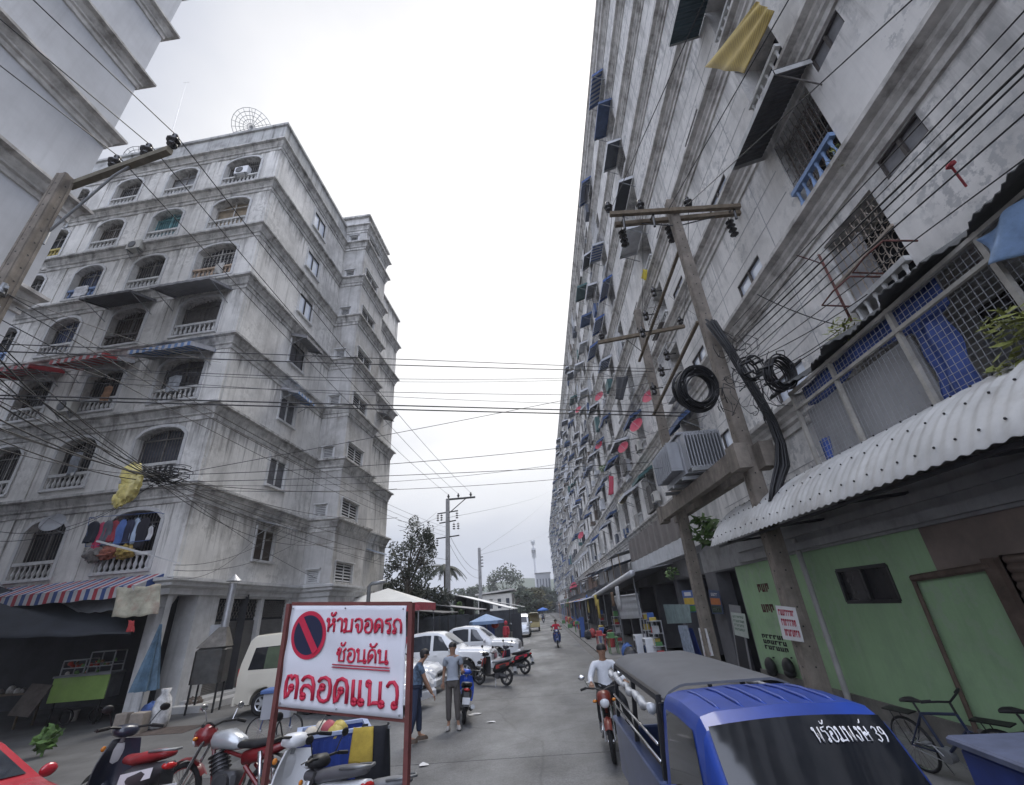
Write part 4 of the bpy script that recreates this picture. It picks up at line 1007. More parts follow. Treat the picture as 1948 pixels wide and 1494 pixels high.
def coil(name, c, R, nrm, turns, rad, label, sq=1.0, seed=1):
    rr = random.Random(seed); nrm = V(nrm).normalized(); x = nrm.cross(V((0, 0, 1))).normalized(); y = x.cross(nrm); mb = MB(); pts = []
    for k in range(turns):
        rk = R * rr.uniform(.74, 1.06); off = nrm * rr.uniform(-.12, .12) + V((rr.uniform(-.05, .05), 0, rr.uniform(-.06, .06)))
        ring = [V(c) + off + x * (rk * cos(2 * pi * i / 28)) + y * (rk * sq * sin(2 * pi * i / 28)) for i in range(28)]
        mb.tube(ring, rad * rr.uniform(.8, 1.2), 5, closed=True)
    for k in range(6):
        a = 2 * pi * k / 6 + .3; q = V(c) + x * (R * .93 * cos(a)) + y * (R * .93 * sq * sin(a)); mb.cyl(q - nrm * .16, q + nrm * .16, .03, n=6)
    return tag(mb.build(name, M['cable'], smooth=True), label, 'cable coil')
coil('cable_coil', toward((1325, 740), 10.3), .58, (.35, -1, -.35), 26, .024, 'big round coil of black cable hung on the street side of the near pole', .9, 3)
coil('cable_coil', toward((1482, 712), 8.7), .42, (.5, -1, -.2), 11, .02, 'black cable coil hanging by the wall, wall seen through its hole', .9, 4)
coil('cable_coil', toward((1432, 700), 9.2), .28, (.4, -1, -.1), 4, .018, 'small thin loop of black cable between both larger coils', .9, 5)
mb = MB(); rr = random.Random(5)
for k in range(16):
    dx, dy, dz = rr.uniform(-.08, .08), rr.uniform(-.1, .1), rr.uniform(-.06, .06)
    pts = [toward(px, 10.2 - .04 * i) + V((dx, dy, dz)) * (1 + .5 * (i in (0, 6))) for i, px in enumerate([(1352, 612), (1385, 660), (1412, 705), (1440, 750), (1468, 800), (1485, 845), (1488, 885), (1475, 930), (1472, 955)])]
    mb.tube(pts, .03, 5)
tb = MB(); rt = random.Random(19)
for k in range(24):
    px = (rt.uniform(1375, 1490), rt.uniform(640, 800)); c_ = toward(px, rt.uniform(9.2, 10.4)); R = rt.uniform(.12, .45); a0 = rt.uniform(0, 6)
    tb.tube([c_ + V((R * .7 * cos(a0 + a), R * .3 * sin(2 * a), R * sin(a0 + a))) for a in [rt.uniform(2.5, 5.5) * q / 12 for q in range(13)]], rt.uniform(.006, .012), 4)
tag(tb.build('cable_tangle', M['cable'], smooth=True), 'loose tangle of thin black cables around the coils on the near transformer pole', 'cable tangle')
tag(mb.build('cable_bundle', M['cable'], smooth=True), 'thick black cable bundle curving down beside the near transformer pole', 'cable bundle')
# --- conductors from the left pole
for i in range(3):
    w_ = ('innermost', 'middle', 'outermost')[i]
    q = insL[i]; d_ = (q - insF[i]); d_.normalize()
    dirs = [G(0, 120, q.z), G(0, 30, q.z), G(70, 0, q.z)][i]
    dd = (dirs - q); dd.z = 0; dd.normalize()
    cable('power_line', [q, q + dd * 35], .016, 'black power line over the bare wall, from the ' + ('first insulator beside the pole', 'middle insulator of the left arm', 'outer insulator at the arm tip')[i], .25)
    cable('power_line', [q, insF[i]], .016, 'power line to the far pole, from the ' + ('first insulator beside the left pole', 'middle insulator of the left arm', 'outer insulator at the left arm tip')[i], .55, n=24)
# --- cables across the street: (left pixel, distance), (right pixel, Y)
def LP(px, D=12.4): return atD(px[0], px[1], D)
gX = 'black cables crossing the street'
cross = [((-20, 654), 12.4, (1242, 702), 15.5, .014, 0.0), ((-20, 668), 12.4, (1242, 707), 15.5, .018, .05), ((-20, 690), 12.4, (1236, 712), 15.5, .01, .3), ((140, 700), 16, (1236, 716), 15.5, .009, .35),
         ((-20, 752), 12.4, (1308, 786), 11.5, .02, .0), ((-20, 758), 12.4, (1300, 792), 11.5, .02, .02), ((-20, 722), 12.4, (1300, 752), 12, .009, .1), ((285, 912), 18, (1240, 728), 15.5, .013, .05), ((290, 905), 18, (1230, 832), 15.5, .014, .25), ((300, 918), 18, (1232, 880), 15.5, .014, .1),
         ((310, 930), 18.2, (1262, 890), 14, .01, .35), ((295, 920), 18, (1250, 850), 15.5, .009, .55), ((-20, 700), 12.4, (1260, 770), 14, .008, .2)]
for i, (a, D, b, Y, r, sg) in enumerate(cross):
    cable('service_cable', [LP(a, D), toward(b, Y)], r, 'black cable crossing the street between the left block and the transformer poles', sg, gX, n=20)
# --- cables dropping from the left pole past the corner of the block
gL = 'cables sloping from the left pole'
rr = random.Random(11)
for (a, b, D2) in (((15, 560), (848, 1003), 43.5), ((30, 585), (846, 1012), 43.5), ((5, 610), (850, 1020), 43.5)):
    cable('service_cable', [LP(a), atD(b[0], b[1], D2)], .013, 'black cable sloping from the left pole to the middle of the far pole', .5, gL, n=24)
knot = atD(300, 908, 17.8)
for i in range(13):
    cable('service_cable', [LP((-15, 640 + 18 * i + rr.uniform(-8, 8))), knot + V((rr.uniform(-.3, .3), rr.uniform(-.2, .2), rr.uniform(-.12, .12)))], rr.uniform(.01, .022), 'black cable from the left pole into the tangle at the block corner', rr.uniform(0, .35), 'cables running into the tangle')
ends = [(852, 1065), (850, 1075), (853, 1085), (700, 1045), (640, 1030), (600, 1100), (850, 1095), (756, 985), (755, 930)]
for i, e in enumerate(ends):
    D2 = 43 if e[0] > 800 else (25 if e[0] < 720 else 31)
    cable('service_cable', [knot + V((rr.uniform(-.25, .25), rr.uniform(-.2, .2), rr.uniform(-.15, .1))), atD(e[0], e[1], D2)], rr.uniform(.01, .02), 'black cable leaving the corner tangle along the street face of the grey block', rr.uniform(.1, .9), 'cables leaving the tangle', n=18)
mb = MB()
for k in range(26):
    c_ = knot + V((rr.uniform(-.5, .7), rr.uniform(-.2, .2), rr.uniform(-.2, .2))); R = rr.uniform(.1, .35)
    mb.tube([c_ + V((R * 1.6 * cos(a), .1 * sin(2 * a), R * .6 * sin(a))) for a in [2 * pi * q / 14 * rr.uniform(.7, 1) for q in range(15)]], rr.uniform(.008, .016), 4)
tag(mb.build('cable_tangle', M['cable'], smooth=True), 'tangled knot of black cables above the hanging laundry at the block corner', 'cable tangle')
for (a, b, Da, Db) in (((-15, 545), (420, 690), 12.4, 17), ((-15, 630), (300, 740), 12.4, 17.5)):
    cable('service_cable', [LP(a, Da), LP(b, Db)], .01, 'thin cable from the left pole tied to the arched balconies of the grey block', .2, 'cables tied to the balconies')
for (a, b) in (((330, 1075), (560, 990)), ((330, 1085), (600, 1010)), ((318, 1098), (480, 1030)), ((0, 1030), (300, 915)), ((0, 1012), (285, 925))):
    cable('service_cable', [LP(a, 17.6), LP(b, 17.9 if b[0] < 400 else 21)], .01, 'thin slack cable looping low over the corner wall above the striped awning', .5, 'slack cables at the corner')
# --- cables along the right hand side, towards the viewer
gR = 'cables along the right facade'
right = [((1395, 620), (1948, 18)), ((1398, 640), (1948, 60)), ((1400, 655), (1948, 122)), ((1402, 668), (1948, 140)), ((1405, 690), (1948, 215)), ((1405, 705), (1948, 300)), ((1398, 650), (1948, 88)), ((1404, 680), (1948, 172))]
for i, (a, b) in enumerate(right):
    A_ = atX(a[0], a[1], 5.35); B_ = atX(b[0], b[1], 5.35 - .1 * (i % 3)); cable('service_cable', [A_, B_], (.012, .014, .02, .016, .014, .011, .01, .012)[i], 'black cable running from the near transformer pole along the pale facade overhead', 0.02, gR, ext=2.5)
for a, b, X1 in (((1272, 398), (1500, 0), 5.0), ((1165, 392), (1340, 0), 4.0), ((1310, 388), (1735, 0), 5.7)):
    A_ = atX(a[0], a[1], X1); B_ = atX(b[0], b[1], X1); cable('power_line', [A_, B_], .015, {1272: 'power line rising from the middle of the double timber arm', 1165: 'power line rising from the street end of the timber arm', 1310: 'power line rising from the wall side of the timber arm'}[a[0]], .0, None, ext=3)
for i, (a, b) in enumerate((((1165, 392), (1140, 645)), ((1222, 392), (1220, 630)), ((1310, 388), (1300, 612)))):
    cable('power_line', [toward(a, p1.y), toward(b, p2.y)], .012, ('jumper line on the street end between the two timber arms', 'jumper line in the middle between the two timber arms', 'jumper line on the wall end between the two timber arms')[i], .2)
for (a, b, X1, X2) in (((1300, 715), (1160, 770), 5.3, 7.0), ((1300, 760), (1090, 800), 5.3, 6.8), ((1290, 850), (1120, 930), 5.2, 6.9), ((1395, 640), (1270, 560), 5.3, 7.5), ((1330, 820), (1240, 900), 5.2, 7.2), ((1345, 790), (1060, 880), 5.2, 6.7)):
    cable('service_cable', [atX(*a, X1), atX(*b, X2)], .01, 'thin cable from the transformer poles to the balconies of the long pale block', .15, 'cables to the long block')
for (a, b) in (((1440, 560), (1600, 620)), ((1420, 690), (1650, 560)), ((1410, 740), (1590, 640)), ((1435, 720), (1600, 625))):
    cable('service_cable', [atX(*a, 5.5), atX(*b, 7.0)], .014, 'black cable tied between the cable coils and the cage roof corner', .1, 'cables at the cage roof')
# far cables
for (a, Da, b, Xb) in (((852, 985), 43, (1045, 935), 7.4), ((912, 1050), 64, (1042, 950), 7.4), ((912, 1056), 64, (1046, 1010), 7.4), ((912, 1100), 64, (855, 1035), None), ((912, 1085), 64, (856, 1020), None)):
    B_ = atX(*b, Xb) if Xb else atD(*b, 43)
    cable('service_cable', [atD(*a, Da), B_], .02, 'distant cable strung between the far poles and the end of the long block', .8, 'distant cables', n=18)
for (a, b) in (((760, 1010), (830, 975)), ((757, 990), (832, 985)), ((757, 1000), (834, 1000))):
    cable('service_cable', [atD(*a, 32), atD(*b, 43)], .016, 'cable from the rear wing of the grey block to the pole by the palm', .3, 'cables to the rear wing')
# ================================================================== vehicles
def lerp(a, b, t): return a + (b - a) * t
class Shell:
    'car body lofted through stations (x, zb, zbelt, zroof, yb, ybelt, yroof)'
    def __init__(s, st, wheels=(), wr=.3, arch=.07):
        s.st = sorted(st); s.w = wheels; s.R = wr + arch; s.wr = wr
    def at(s, x):
        S = s.st
        if x <= S[0][0]: return S[0][1:]
        if x >= S[-1][0]: return S[-1][1:]
        for a, b in zip(S, S[1:]):
            if a[0] <= x <= b[0]:
                t = (x - a[0]) / (b[0] - a[0] + 1e-9); return tuple(lerp(a[i], b[i], t) for i in range(1, 7))
    def half(s, x):
        zb, zl, zr, yb, yl, yr = s.at(x); z0 = zb; ar = False
        for xw in s.w:
            d = abs(x - xw)
            if d < s.R: z0 = max(z0, s.wr + sqrt(s.R ** 2 - d * d)); ar = True
        zm = max(z0 + .05, lerp(zb, zl, .55))
        return [(0, z0 + (.02 if not ar else 0)), (yb - .06, z0), (yb, z0 + .035), (lerp(yb, yl, .6) + .012, zm), (yl, zl), (lerp(yl, yr, .5) + .006, lerp(zl, zr - .07, .5)), (yr, zr - .07), (yr - .035, zr - .02), (yr - .14, zr + .004), (0, zr + .022)]
    def build(s, name, m, parent, n=60):
        xs = {s.st[0][0] + (s.st[-1][0] - s.st[0][0]) * i / n for i in range(n + 1)} | {q[0] for q in s.st}
        for xw in s.w: xs |= {xw + s.R * sin(radians(a)) for a in range(-90, 91, 15)}
        xs = sorted(x for x in xs if s.st[0][0] <= x <= s.st[-1][0]); mb = MB(); rings = []
        vs = []
        for x in xs:
            h = s.half(x); ring = [(x, y, z) for y, z in h] + [(x, -y, z) for y, z in reversed(h[1:-1])]; rings.append(len(ring)); vs += ring
        k = rings[0]; fs = []
        for i in range(len(xs) - 1):
            for j in range(k): j2 = (j + 1) % k; fs.append((i * k + j, (i + 1) * k + j, (i + 1) * k + j2, i * k + j2))
        fs += [tuple(range(k)), tuple(reversed(range((len(xs) - 1) * k, len(xs) * k)))]
        mb.add(vs, fs); return mb.build(name, m, parent, smooth=38)
    def side(s, x, t, sg, off=.006):
        'point on the greenhouse side, t 0 at the belt, 1 at the roof edge'
        h = s.half(x); a, b, c = h[4], h[5], h[6]
        p = (lerp(a[0], b[0], t * 2), lerp(a[1], b[1], t * 2)) if t < .5 else (lerp(b[0], c[0], t * 2 - 1), lerp(b[1], c[1], t * 2 - 1))
        return V((x, sg * (p[0] + off), p[1] + off * .3))
    def low(s, x, t, sg, off=.005):
        h = s.half(x); a, b, c = h[2], h[3], h[4]
        p = (lerp(a[0], b[0], t * 2), lerp(a[1], b[1], t * 2)) if t < .5 else (lerp(b[0], c[0], t * 2 - 1), lerp(b[1], c[1], t * 2 - 1))
        return V((x, sg * (p[0] + off), p[1]))
    def top(s, x, u, off=(0, 0, .008)):
        h = s.half(x); e = h[8]; m_ = h[9]; y = e[0] * u; return V((x, y, lerp(m_[1], e[1], abs(u) ** 2))) + V(off)
    def swin(s, parent, x0, x1, x0t, x1t, sg, m, t0=.08, t1=.93, name='window', nx=6):
        mb = MB(); mb.grid(lambda u, v: s.side(lerp(lerp(x0, x0t, v), lerp(x1, x1t, v), u), lerp(t0, t1, v), sg), nx, 5, flip=sg < 0); return mb.build(name, m, parent, smooth=True)
    def twin(s, parent, x0, x1, m, w=.92, name='windscreen', off=(.006, 0, .008)):
        mb = MB(); mb.grid(lambda u, v: s.top(lerp(x0, x1, u), lerp(-w, w, v), off), 6, 8); return mb.build(name, m, parent, smooth=True)
    def panel(s, parent, x0, x1, sg, m, name='door', handle=True, t0=.08, hx=None):
        mb = MB(); mb.grid(lambda u, v: s.low(lerp(x0, x1, u), lerp(t0, 1.0, v), sg), 5, 6, flip=sg < 0)
        d = mb.build(name, m, parent, smooth=True)
        if handle:
            x = hx if hx is not None else x0 + .12; p = s.low(x, .8, sg, .03); mb = MB(); mb.bar(p - V((.09, 0, 0)), p + V((.09, 0, 0)), .03, .035); mb.build('handle', m, d)
        return d
def wheel(parent, x, y, r, w=.2, spokes=6, m=None, rim=None, name='wheel'):
    t = MB(); n = 22; g = lambda a: 0
    t.lathe([(r * .62, -w / 2), (r * .9, -w / 2), (r * .985, -w * .36), (r, -w * .15), (r, w * .15), (r * .985, w * .36), (r * .9, w / 2), (r * .62, w / 2), (r * .58, 0), (r * .62, -w / 2)], (x, y, r), n, axis='y')
    o = t.build(name, M['rubber'], parent, smooth=35)
    sg = 1 if y > 0 else -1
    t = MB(); t.lathe([(0, sg * w * .3), (r * .16, sg * w * .32), (r * .2, sg * w * .2), (r * .2, sg * w * .1)], (x, y, r), 12, axis='y')
    t.lathe([(r * .54, sg * w * .4), (r * .63, sg * w * .46), (r * .63, -sg * w * .4), (r * .5, -sg * w * .4)], (x, y, r), n, axis='y')
    for i in range(spokes):
        a = 2 * pi * i / spokes; c_ = V((x, y + sg * w * .26, r)); t.bar(c_ + V((cos(a) * r * .12, 0, sin(a) * r * .12)), c_ + V((cos(a) * r * .58, 0, sin(a) * r * .58)), r * .2, .03, up=(0, 1, 0))
    t.lathe([(0, -sg * w * .1), (r * .58, -sg * w * .1)], (x, y, r), 16, axis='y', k=1)
    t.build('rim', [rim or M['silver'], M['black']], o, smooth=35); return o
def mirror(parent, p, m, sg, s=1.0):
    mb = MB(); mb.ell(V(p) + V((0, sg * .1 * s, .05)), (.05 * s, .1 * s, .075 * s), 10, 6); mb.bar(p, V(p) + V((0, sg * .08, .02)), .04, .03); return mb.build('wing_mirror', m, parent, smooth=40)
def lamp(parent, p, s, m, name='headlight', rot=0):
    mb = MB(); mb.ell(p, s, 12, 8); return mb.build(name, m, parent, smooth=True)
def slab_part(parent, name, x0, x1, y0, y1, z0, z1, m, r=.03):
    mb = MB(); mb.bbox(x0, x1, y0, y1, z0, z1, r); return mb.build(name, m, parent, smooth=30)

def pickup(loc, rz, label):
    t = empty('pickup_truck', loc, rz, label, 'pickup truck')
    W = M['whitepaint']; S = Shell([(-2.6, .55, .98, 1.04, .84, .88, .86), (-2.5, .5, 1.0, 1.08, .86, .89, .87), (-1.02, .48, 1.02, 1.1, .87, .9, .88), (-1.0, .48, 1.06, 1.12, .87, .9, .88), (-.92, .48, 1.07, 1.66, .87, .9, .7), (-.75, .48, 1.07, 1.74, .87, .9, .7), (-.2, .48, 1.07, 1.79, .87, .9, .72), (.35, .48, 1.07, 1.76, .87, .9, .71), (.62, .48, 1.07, 1.66, .87, .9, .72), (1.2, .48, 1.06, 1.2, .87, .9, .84), (1.3, .48, 1.03, 1.14, .87, .9, .83), (2.1, .48, .98, 1.1, .87, .89, .8), (2.42, .5, .92, 1.03, .85, .86, .76), (2.55, .55, .85, .93, .78, .78, .66)], (1.5, -1.58), .37)
    S.build('body', W, t)
    for sg in (1, -1):
        S.panel(t, -.88, .12, sg, W, t0=.2); S.panel(t, .15, 1.08, sg, W, t0=.2, hx=.28)
        S.swin(t, -.82, .08, -.72, .08, sg, M['carglass']); S.swin(t, .2, .95, .2, .5, sg, M['carglass'])
        wheel(t, 1.5, sg * .78, .37, .24); wheel(t, -1.58, sg * .78, .37, .24); mirror(t, (.92, sg * .9, 1.08), W, sg, 1.1)
        lamp(t, (2.42, sg * .62, .86), (.14, .17, .1), M['lampw']); lamp(t, (-2.58, sg * .78, .85), (.05, .07, .16), M['lampr'], 'tail_light')
    S.twin(t, 1.12, .58, M['carglass'], .96)
    mb = MB(); mb.box(-2.45, -1.05, -.78, .78, 1.115, 1.14); mb.build('bed_cover', M['black'], t)
    slab_part(t, 'bumper', 2.4, 2.66, -.84, .84, .42, .66, W, .06); slab_part(t, 'grille', 2.5, 2.585, -.42, .42, .68, .88, M['chrome'], .02); slab_part(t, 'number_plate', 2.66, 2.675, -.22, .22, .5, .6, M['whitepaint'], .005); slab_part(t, 'rear_bumper', -2.75, -2.55, -.8, .8, .45, .62, M['chrome'], .04)
    return t
pk = atY(945, 1280, 21.2); pickup((pk.x - 2.55, 21.0, 0.015), radians(-4), 'white four door pickup, nose towards the street, nearer the standing man in grey')
pk = atY(990, 1255, 25.8); pickup((pk.x - 2.5, 25.7, 0.015), radians(-4), 'white pickup half hidden behind the other white pickup and a black scooter')
def sedan(name, loc, rz, label, m, cat='car', h=1.44):
    t = empty(name, loc, rz, label, cat); k = h / 1.44
    S = Shell([(-2.2, .4, .72, .82, .74, .76, .7), (-2.1, .32, .86 * k, .98 * k, .8, .82, .74), (-1.5, .24, .92 * k, 1.04 * k, .83, .84, .72), (-1.3, .22, .92 * k, 1.12 * k, .83, .84, .66), (-.7, .22, .92 * k, 1.4 * k, .83, .84, .6), (-.2, .22, .91 * k, 1.44 * k, .83, .84, .6), (.2, .22, .9 * k, 1.42 * k, .83, .84, .6), (.45, .22, .9 * k, 1.34 * k, .83, .84, .62), (1.1, .22, .89 * k, 1.0 * k, .83, .84, .74), (1.25, .22, .86 * k, .96 * k, .83, .84, .74), (1.95, .24, .74 * k, .86 * k, .8, .8, .68), (2.15, .3, .64, .74, .72, .72, .58), (2.22, .36, .56, .64, .62, .62, .48)], (1.35, -1.35), .3)
    S.build('body', m, t)
    for sg in (1, -1):
        S.panel(t, -.95, .0, sg, m, t0=.12); S.panel(t, .03, .98, sg, m, t0=.12, hx=.16)
        S.swin(t, -1.0, -.04, -.66, -.04, sg, M['carglass']); S.swin(t, .05, .95, .05, .42, sg, M['carglass'])
        wheel(t, 1.35, sg * .74, .3); wheel(t, -1.35, sg * .74, .3); mirror(t, (.82, sg * .84, .93 * k), m, sg)
        lamp(t, (2.02, sg * .57, .67), (.14, .15, .075), M['lampw']); lamp(t, (-2.14, sg * .6, .78), (.06, .14, .07), M['lampr'], 'tail_light')
    S.twin(t, 1.04, .48, M['carglass'], .97); S.twin(t, -1.28, -.72, M['carglass'], .97, 'rear_window')
    slab_part(t, 'bumper', 2.05, 2.28, -.74, .74, .26, .48, m, .07); slab_part(t, 'grille', 2.17, 2.255, -.34, .34, .5, .6, M['black'], .01); slab_part(t, 'number_plate', 2.28, 2.29, -.2, .2, .34, .44, M['whitepaint'], .004)
    return t
sedan('parked_car', (-6.0, 18.4, .0), radians(-5), 'white saloon car between the man in grey and the white pickup', M['whitepaint'])
sedan('parked_car', (-5.75, 15.9, .0), radians(-22), 'white car with round bonnet just behind the sign post', M['whitepaint'], h=1.5)
sedan('parked_car', (-7.46, 6.05, .0), radians(-14), 'red car cut off at the corner below the food cart', M['redpaint'])
def van(loc, rz, label, m, name='minivan', h=2.2):
    t = empty(name, loc, rz, label, 'van')
    S = Shell([(-2.35, .45, 1.05, 1.2, .74, .84, .8), (-2.33, .34, 1.1, 1.5, .8, .85, .77), (-2.2, .3, 1.12, h - .12, .82, .86, .68), (-2.05, .28, 1.12, h, .83, .86, .68), (-1, .28, 1.12, h + .04, .83, .86, .68), (.6, .28, 1.12, h + .03, .83, .86, .68), (1.2, .28, 1.12, h - .06, .83, .86, .69), (1.5, .28, 1.1, h - .22, .83, .86, .72), (2.05, .28, 1.05, 1.22, .83, .84, .76), (2.25, .3, .9, 1.05, .8, .8, .7), (2.38, .36, .66, .78, .72, .72, .6)], (1.5, -1.45), .33)
    S.build('body', m, t)
    for sg in (1, -1):
        S.panel(t, -2.0, -.45, sg, m, 'side_panel', False, t0=.15); S.panel(t, -.4, .75, sg, m, 'sliding_door', True, t0=.15); S.panel(t, .8, 1.7, sg, m, t0=.15)
        S.swin(t, -2.05, -.5, -1.95, -.5, sg, M['carglasst'], .12, .72); S.swin(t, -.38, .75, -.38, .75, sg, M['carglasst'], .12, .72); S.swin(t, .85, 1.7, .85, 1.4, sg, M['carglass'], .08, .72)
        wheel(t, 1.5, sg * .76, .33, rim=M['silver']); wheel(t, -1.45, sg * .76, .33, rim=M['silver']); mirror(t, (1.75, sg * .86, 1.15), m, sg, 1.3)
        lamp(t, (2.27, sg * .6, .82), (.1, .17, .13), M['lampw']); mb = MB(); mb.bbox(-2.385, -2.3, sg * .74 - .06, sg * .74 + .06, .85, 1.3, .02); mb.build('tail_light', M['lampr'], t)
        mb = MB(); mb.grid(lambda u, v: S.side(lerp(-1.55, -1.0, u), lerp(.13, .7, v), sg, .009), 3, 3, flip=sg < 0); mb.build('curtain', mat('green_curtain', (.075, .1, .06), .8, var=.3), t)
    S.twin(t, 2.02, 1.52, M['carglass'], .97)
    mb = MB(); mb.grid(lambda u, v: (-2.362 + .13 * v, lerp(-.62, .62, u), lerp(1.2, h - .35, v)), 2, 2); mb.build('rear_window', M['carglasst'], t)
    slab_part(t, 'bumper', 2.2, 2.44, -.78, .78, .28, .55, m, .06); slab_part(t, 'rear_bumper', -2.46, -2.3, -.78, .78, .3, .55, m, .05)
    return t
vq = G(490, 1362); van((vq.x + 1.45 + .1, vq.y + .76, 0), radians(2), 'cream high roof van parked by the roller shutter, behind the sign', M['cream'])
# far traffic
fq = G(996, 1214); van((fq.x - .2, fq.y + 2.6, .012), radians(-90), 'silver van facing the viewer, far off beside the dark stall roofs', M['silver'], h=1.95)
def songthaew(name, loc, rz, label, paint, canopy_m, text=None, far=False, hc=1.68):
    t = empty(name, loc, rz, label, 'pickup taxi')
    S = Shell([(.42, .3, .95, 1.02, .64, .67, .64), (.45, .3, .98, hc - .1, .64, .67, .6), (.5, .3, .98, hc - .02, .64, .67, .59), (.9, .3, .98, hc, .64, .67, .59), (1.38, .3, .98, hc - .015, .64, .67, .595), (1.5, .3, .98, hc - .07, .64, .67, .6), (1.56, .3, .98, hc - .14, .64, .67, .605), (1.95, .3, .95, 1.06, .64, .66, .62), (2.1, .3, .86, .96, .63, .64, .57), (2.22, .34, .6, .7, .6, .6, .5)], (1.5,), .27)
    S.build('cab', paint, t)
    mb = MB()
    for i in range(6):
        y = -.4 + .16 * i
        mb.tube([V((lerp(.56, 1.36, u), y, 0)) + V((0, 0, S.top(lerp(.56, 1.36, u), y / .42).z - .004 - (.02 if u in (0, 1) else 0))) for u in (0, .15, .4, .6, .85, 1)], .014, 6)
    mb.build('roof_rib', paint, t, smooth=True)
    S.twin(t, 1.93, 1.5, M['carglasst'], 1.2)
    mb = MB(); 
    for sg in (1, -1):
        S.panel(t, .55, 1.55, sg, paint, t0=.15); S.swin(t, .58, 1.58, .58, 1.3, sg, M['carglass']); wheel(t, 1.5, sg * .58, .27, .16)
        lamp(t, (2.15, sg * .45, .62), (.08, .1, .08), M['lampw'])
        q = V((1.2, sg * .7, 1.02)); mb = MB(); mb.bbox(q.x - .05, q.x + .05, min(q.y, q.y + sg * .2), max(q.y, q.y + sg * .2), 1.0, 1.24, .035); mb.bar((1.2, sg * .62, 1.02), (1.2, sg * .74, 1.05), .05, .05); mb.build('wing_mirror', paint, t, smooth=40)
        wheel(t, -1.25, sg * .58, .27, .16)
    slab_part(t, 'bumper', 2.16, 2.32, -.64, .64, .26, .48, paint, .05)
    mb = MB(); mb.box(2.02, 2.04, -.02, .02, .7, .72)
    # bed with open hoop canopy
    mb = MB()
    for sg in (1, -1):
        mb.bbox(-2.15, .38, min(sg * .64, sg * .7), max(sg * .64, sg * .7), .45, .98, .015)
        mb.bbox(-2.17, .39, min(sg * .6, sg * .72), max(sg * .6, sg * .72), .98, 1.03, .015)
    mb.box(-2.12, .38, -.66, .66, .42, .5); mb.box(.36, .4, -.66, .66, .45, 1.03); mb.bbox(-2.2, -2.12, -.68, .68, .45, .9, .02)
    mb.build('bed', [mat('worn_blue_panel', (.055, .085, .2), .4, .2, var=.25, scale=2, coat=.3) if not far else paint], t, smooth=30)
    mb = MB()
    for sg in (1, -1): mb.bbox(-2.0, .3, min(sg * .38, sg * .62), max(sg * .38, sg * .62), .72, .8, .02)
    mb.build('bench', M['black'], t)
    mb = MB(); hz = hc - .02
    for sg in (1, -1):
        for x in (-2.08, -.85, .34): mb.bar((x, sg * .66, .95), (x, sg * .6, hz - .06), .045, .045)
        mb.bar((-2.08, sg * .6, hz - .06), (.36, sg * .6, hz - .06), .04, .05)
    for x in (-2.08, -.85, .34): mb.bar((x, -.6, hz - .06), (x, .6, hz - .06), .04, .04)
    mb.build('canopy_frame', mat('black_frame', (.02, .02, .024), .5, .3), t)
    for sg in (1, -1):
        for dz in (1.17, 1.29): mb = MB(); mb.tube([(-2.08, sg * .67, dz - .02), (.34, sg * .67, dz - .02)], .014, 7); mb.build('side_rail', M['chrome'], t, smooth=True)
    mb = MB()
    def fn(u, v):
        y = lerp(-.58, .58, v); e = 1 - abs(2 * v - 1); return (-2.25 + 2.72 * u, y, hz - .05 + .1 * min(1, e * 3.2) ** .6 + .02 * sin(v * pi) * sin(u * pi))
    mb.slab(fn, 16, 22, (0, 0, -.02)); mb.build('canopy', canopy_m, t, smooth=40)
    if not far:
        for sg in (1, -1):
            mb = MB(); rr = random.Random(3); pts = [(-2.1 + 2.4 * i / 24, sg * (.67 + .01 * sin(i)), hz - .13 - .035 * abs(sin(i * .8)) + rr.uniform(-.01, .01)) for i in range(25)]
            mb.tube(pts, [.035 + .012 * sin(i * 1.9) for i in range(25)], 8); mb.build('rolled_curtain', mat('clear_plastic_roll', (.45, .47, .5), .25, var=.3, scale=6, spec=.9), t, smooth=True)
        mb = MB(); mb.bbox(.41, .435, -.62, .62, 1.03, hc - .1, .01); mb.build('cab_back_window', M['carglasst'], t)
        mb = MB(); mb.grid(lambda u, v: S.top(lerp(1.93, 1.885, u), lerp(-1.15, 1.15, v), (.013, 0, .015)), 1, 10); mb.build('screen_seal', M['black'], t)
        mb = MB(); mb.tube([(2.02, .5, 1.0), (1.85, .2, 1.13)], .012, 5); mb.tube([(2.02, -.1, 1.0), (1.85, -.4, 1.13)], .012, 5); mb.build('wiper', M['black'], t)
    return t, S
truck, TS = songthaew('pickup_taxi', (1.56, 5.15, .012), radians(-89.5), 'blue pickup taxi with grey canopy over its open bed, nearest the viewer', M['bluepaint'], mat('grey_vinyl_canopy', (.105, .11, .122), .75, var=.2, scale=1.5, blot=.15, blotcol=(.2, .2, .2)))
cq = G(1018, 1202); songthaew('pickup_taxi', (cq.x - .1, cq.y + 2.3, .012), radians(90), 'cream yellow pickup taxi far down the street, seen from behind', mat('cream_yellow_paint', (.6, .5, .25), .35, var=.1), mat('cream_canopy', (.55, .52, .42), .6, var=.15), far=True, hc=1.9)

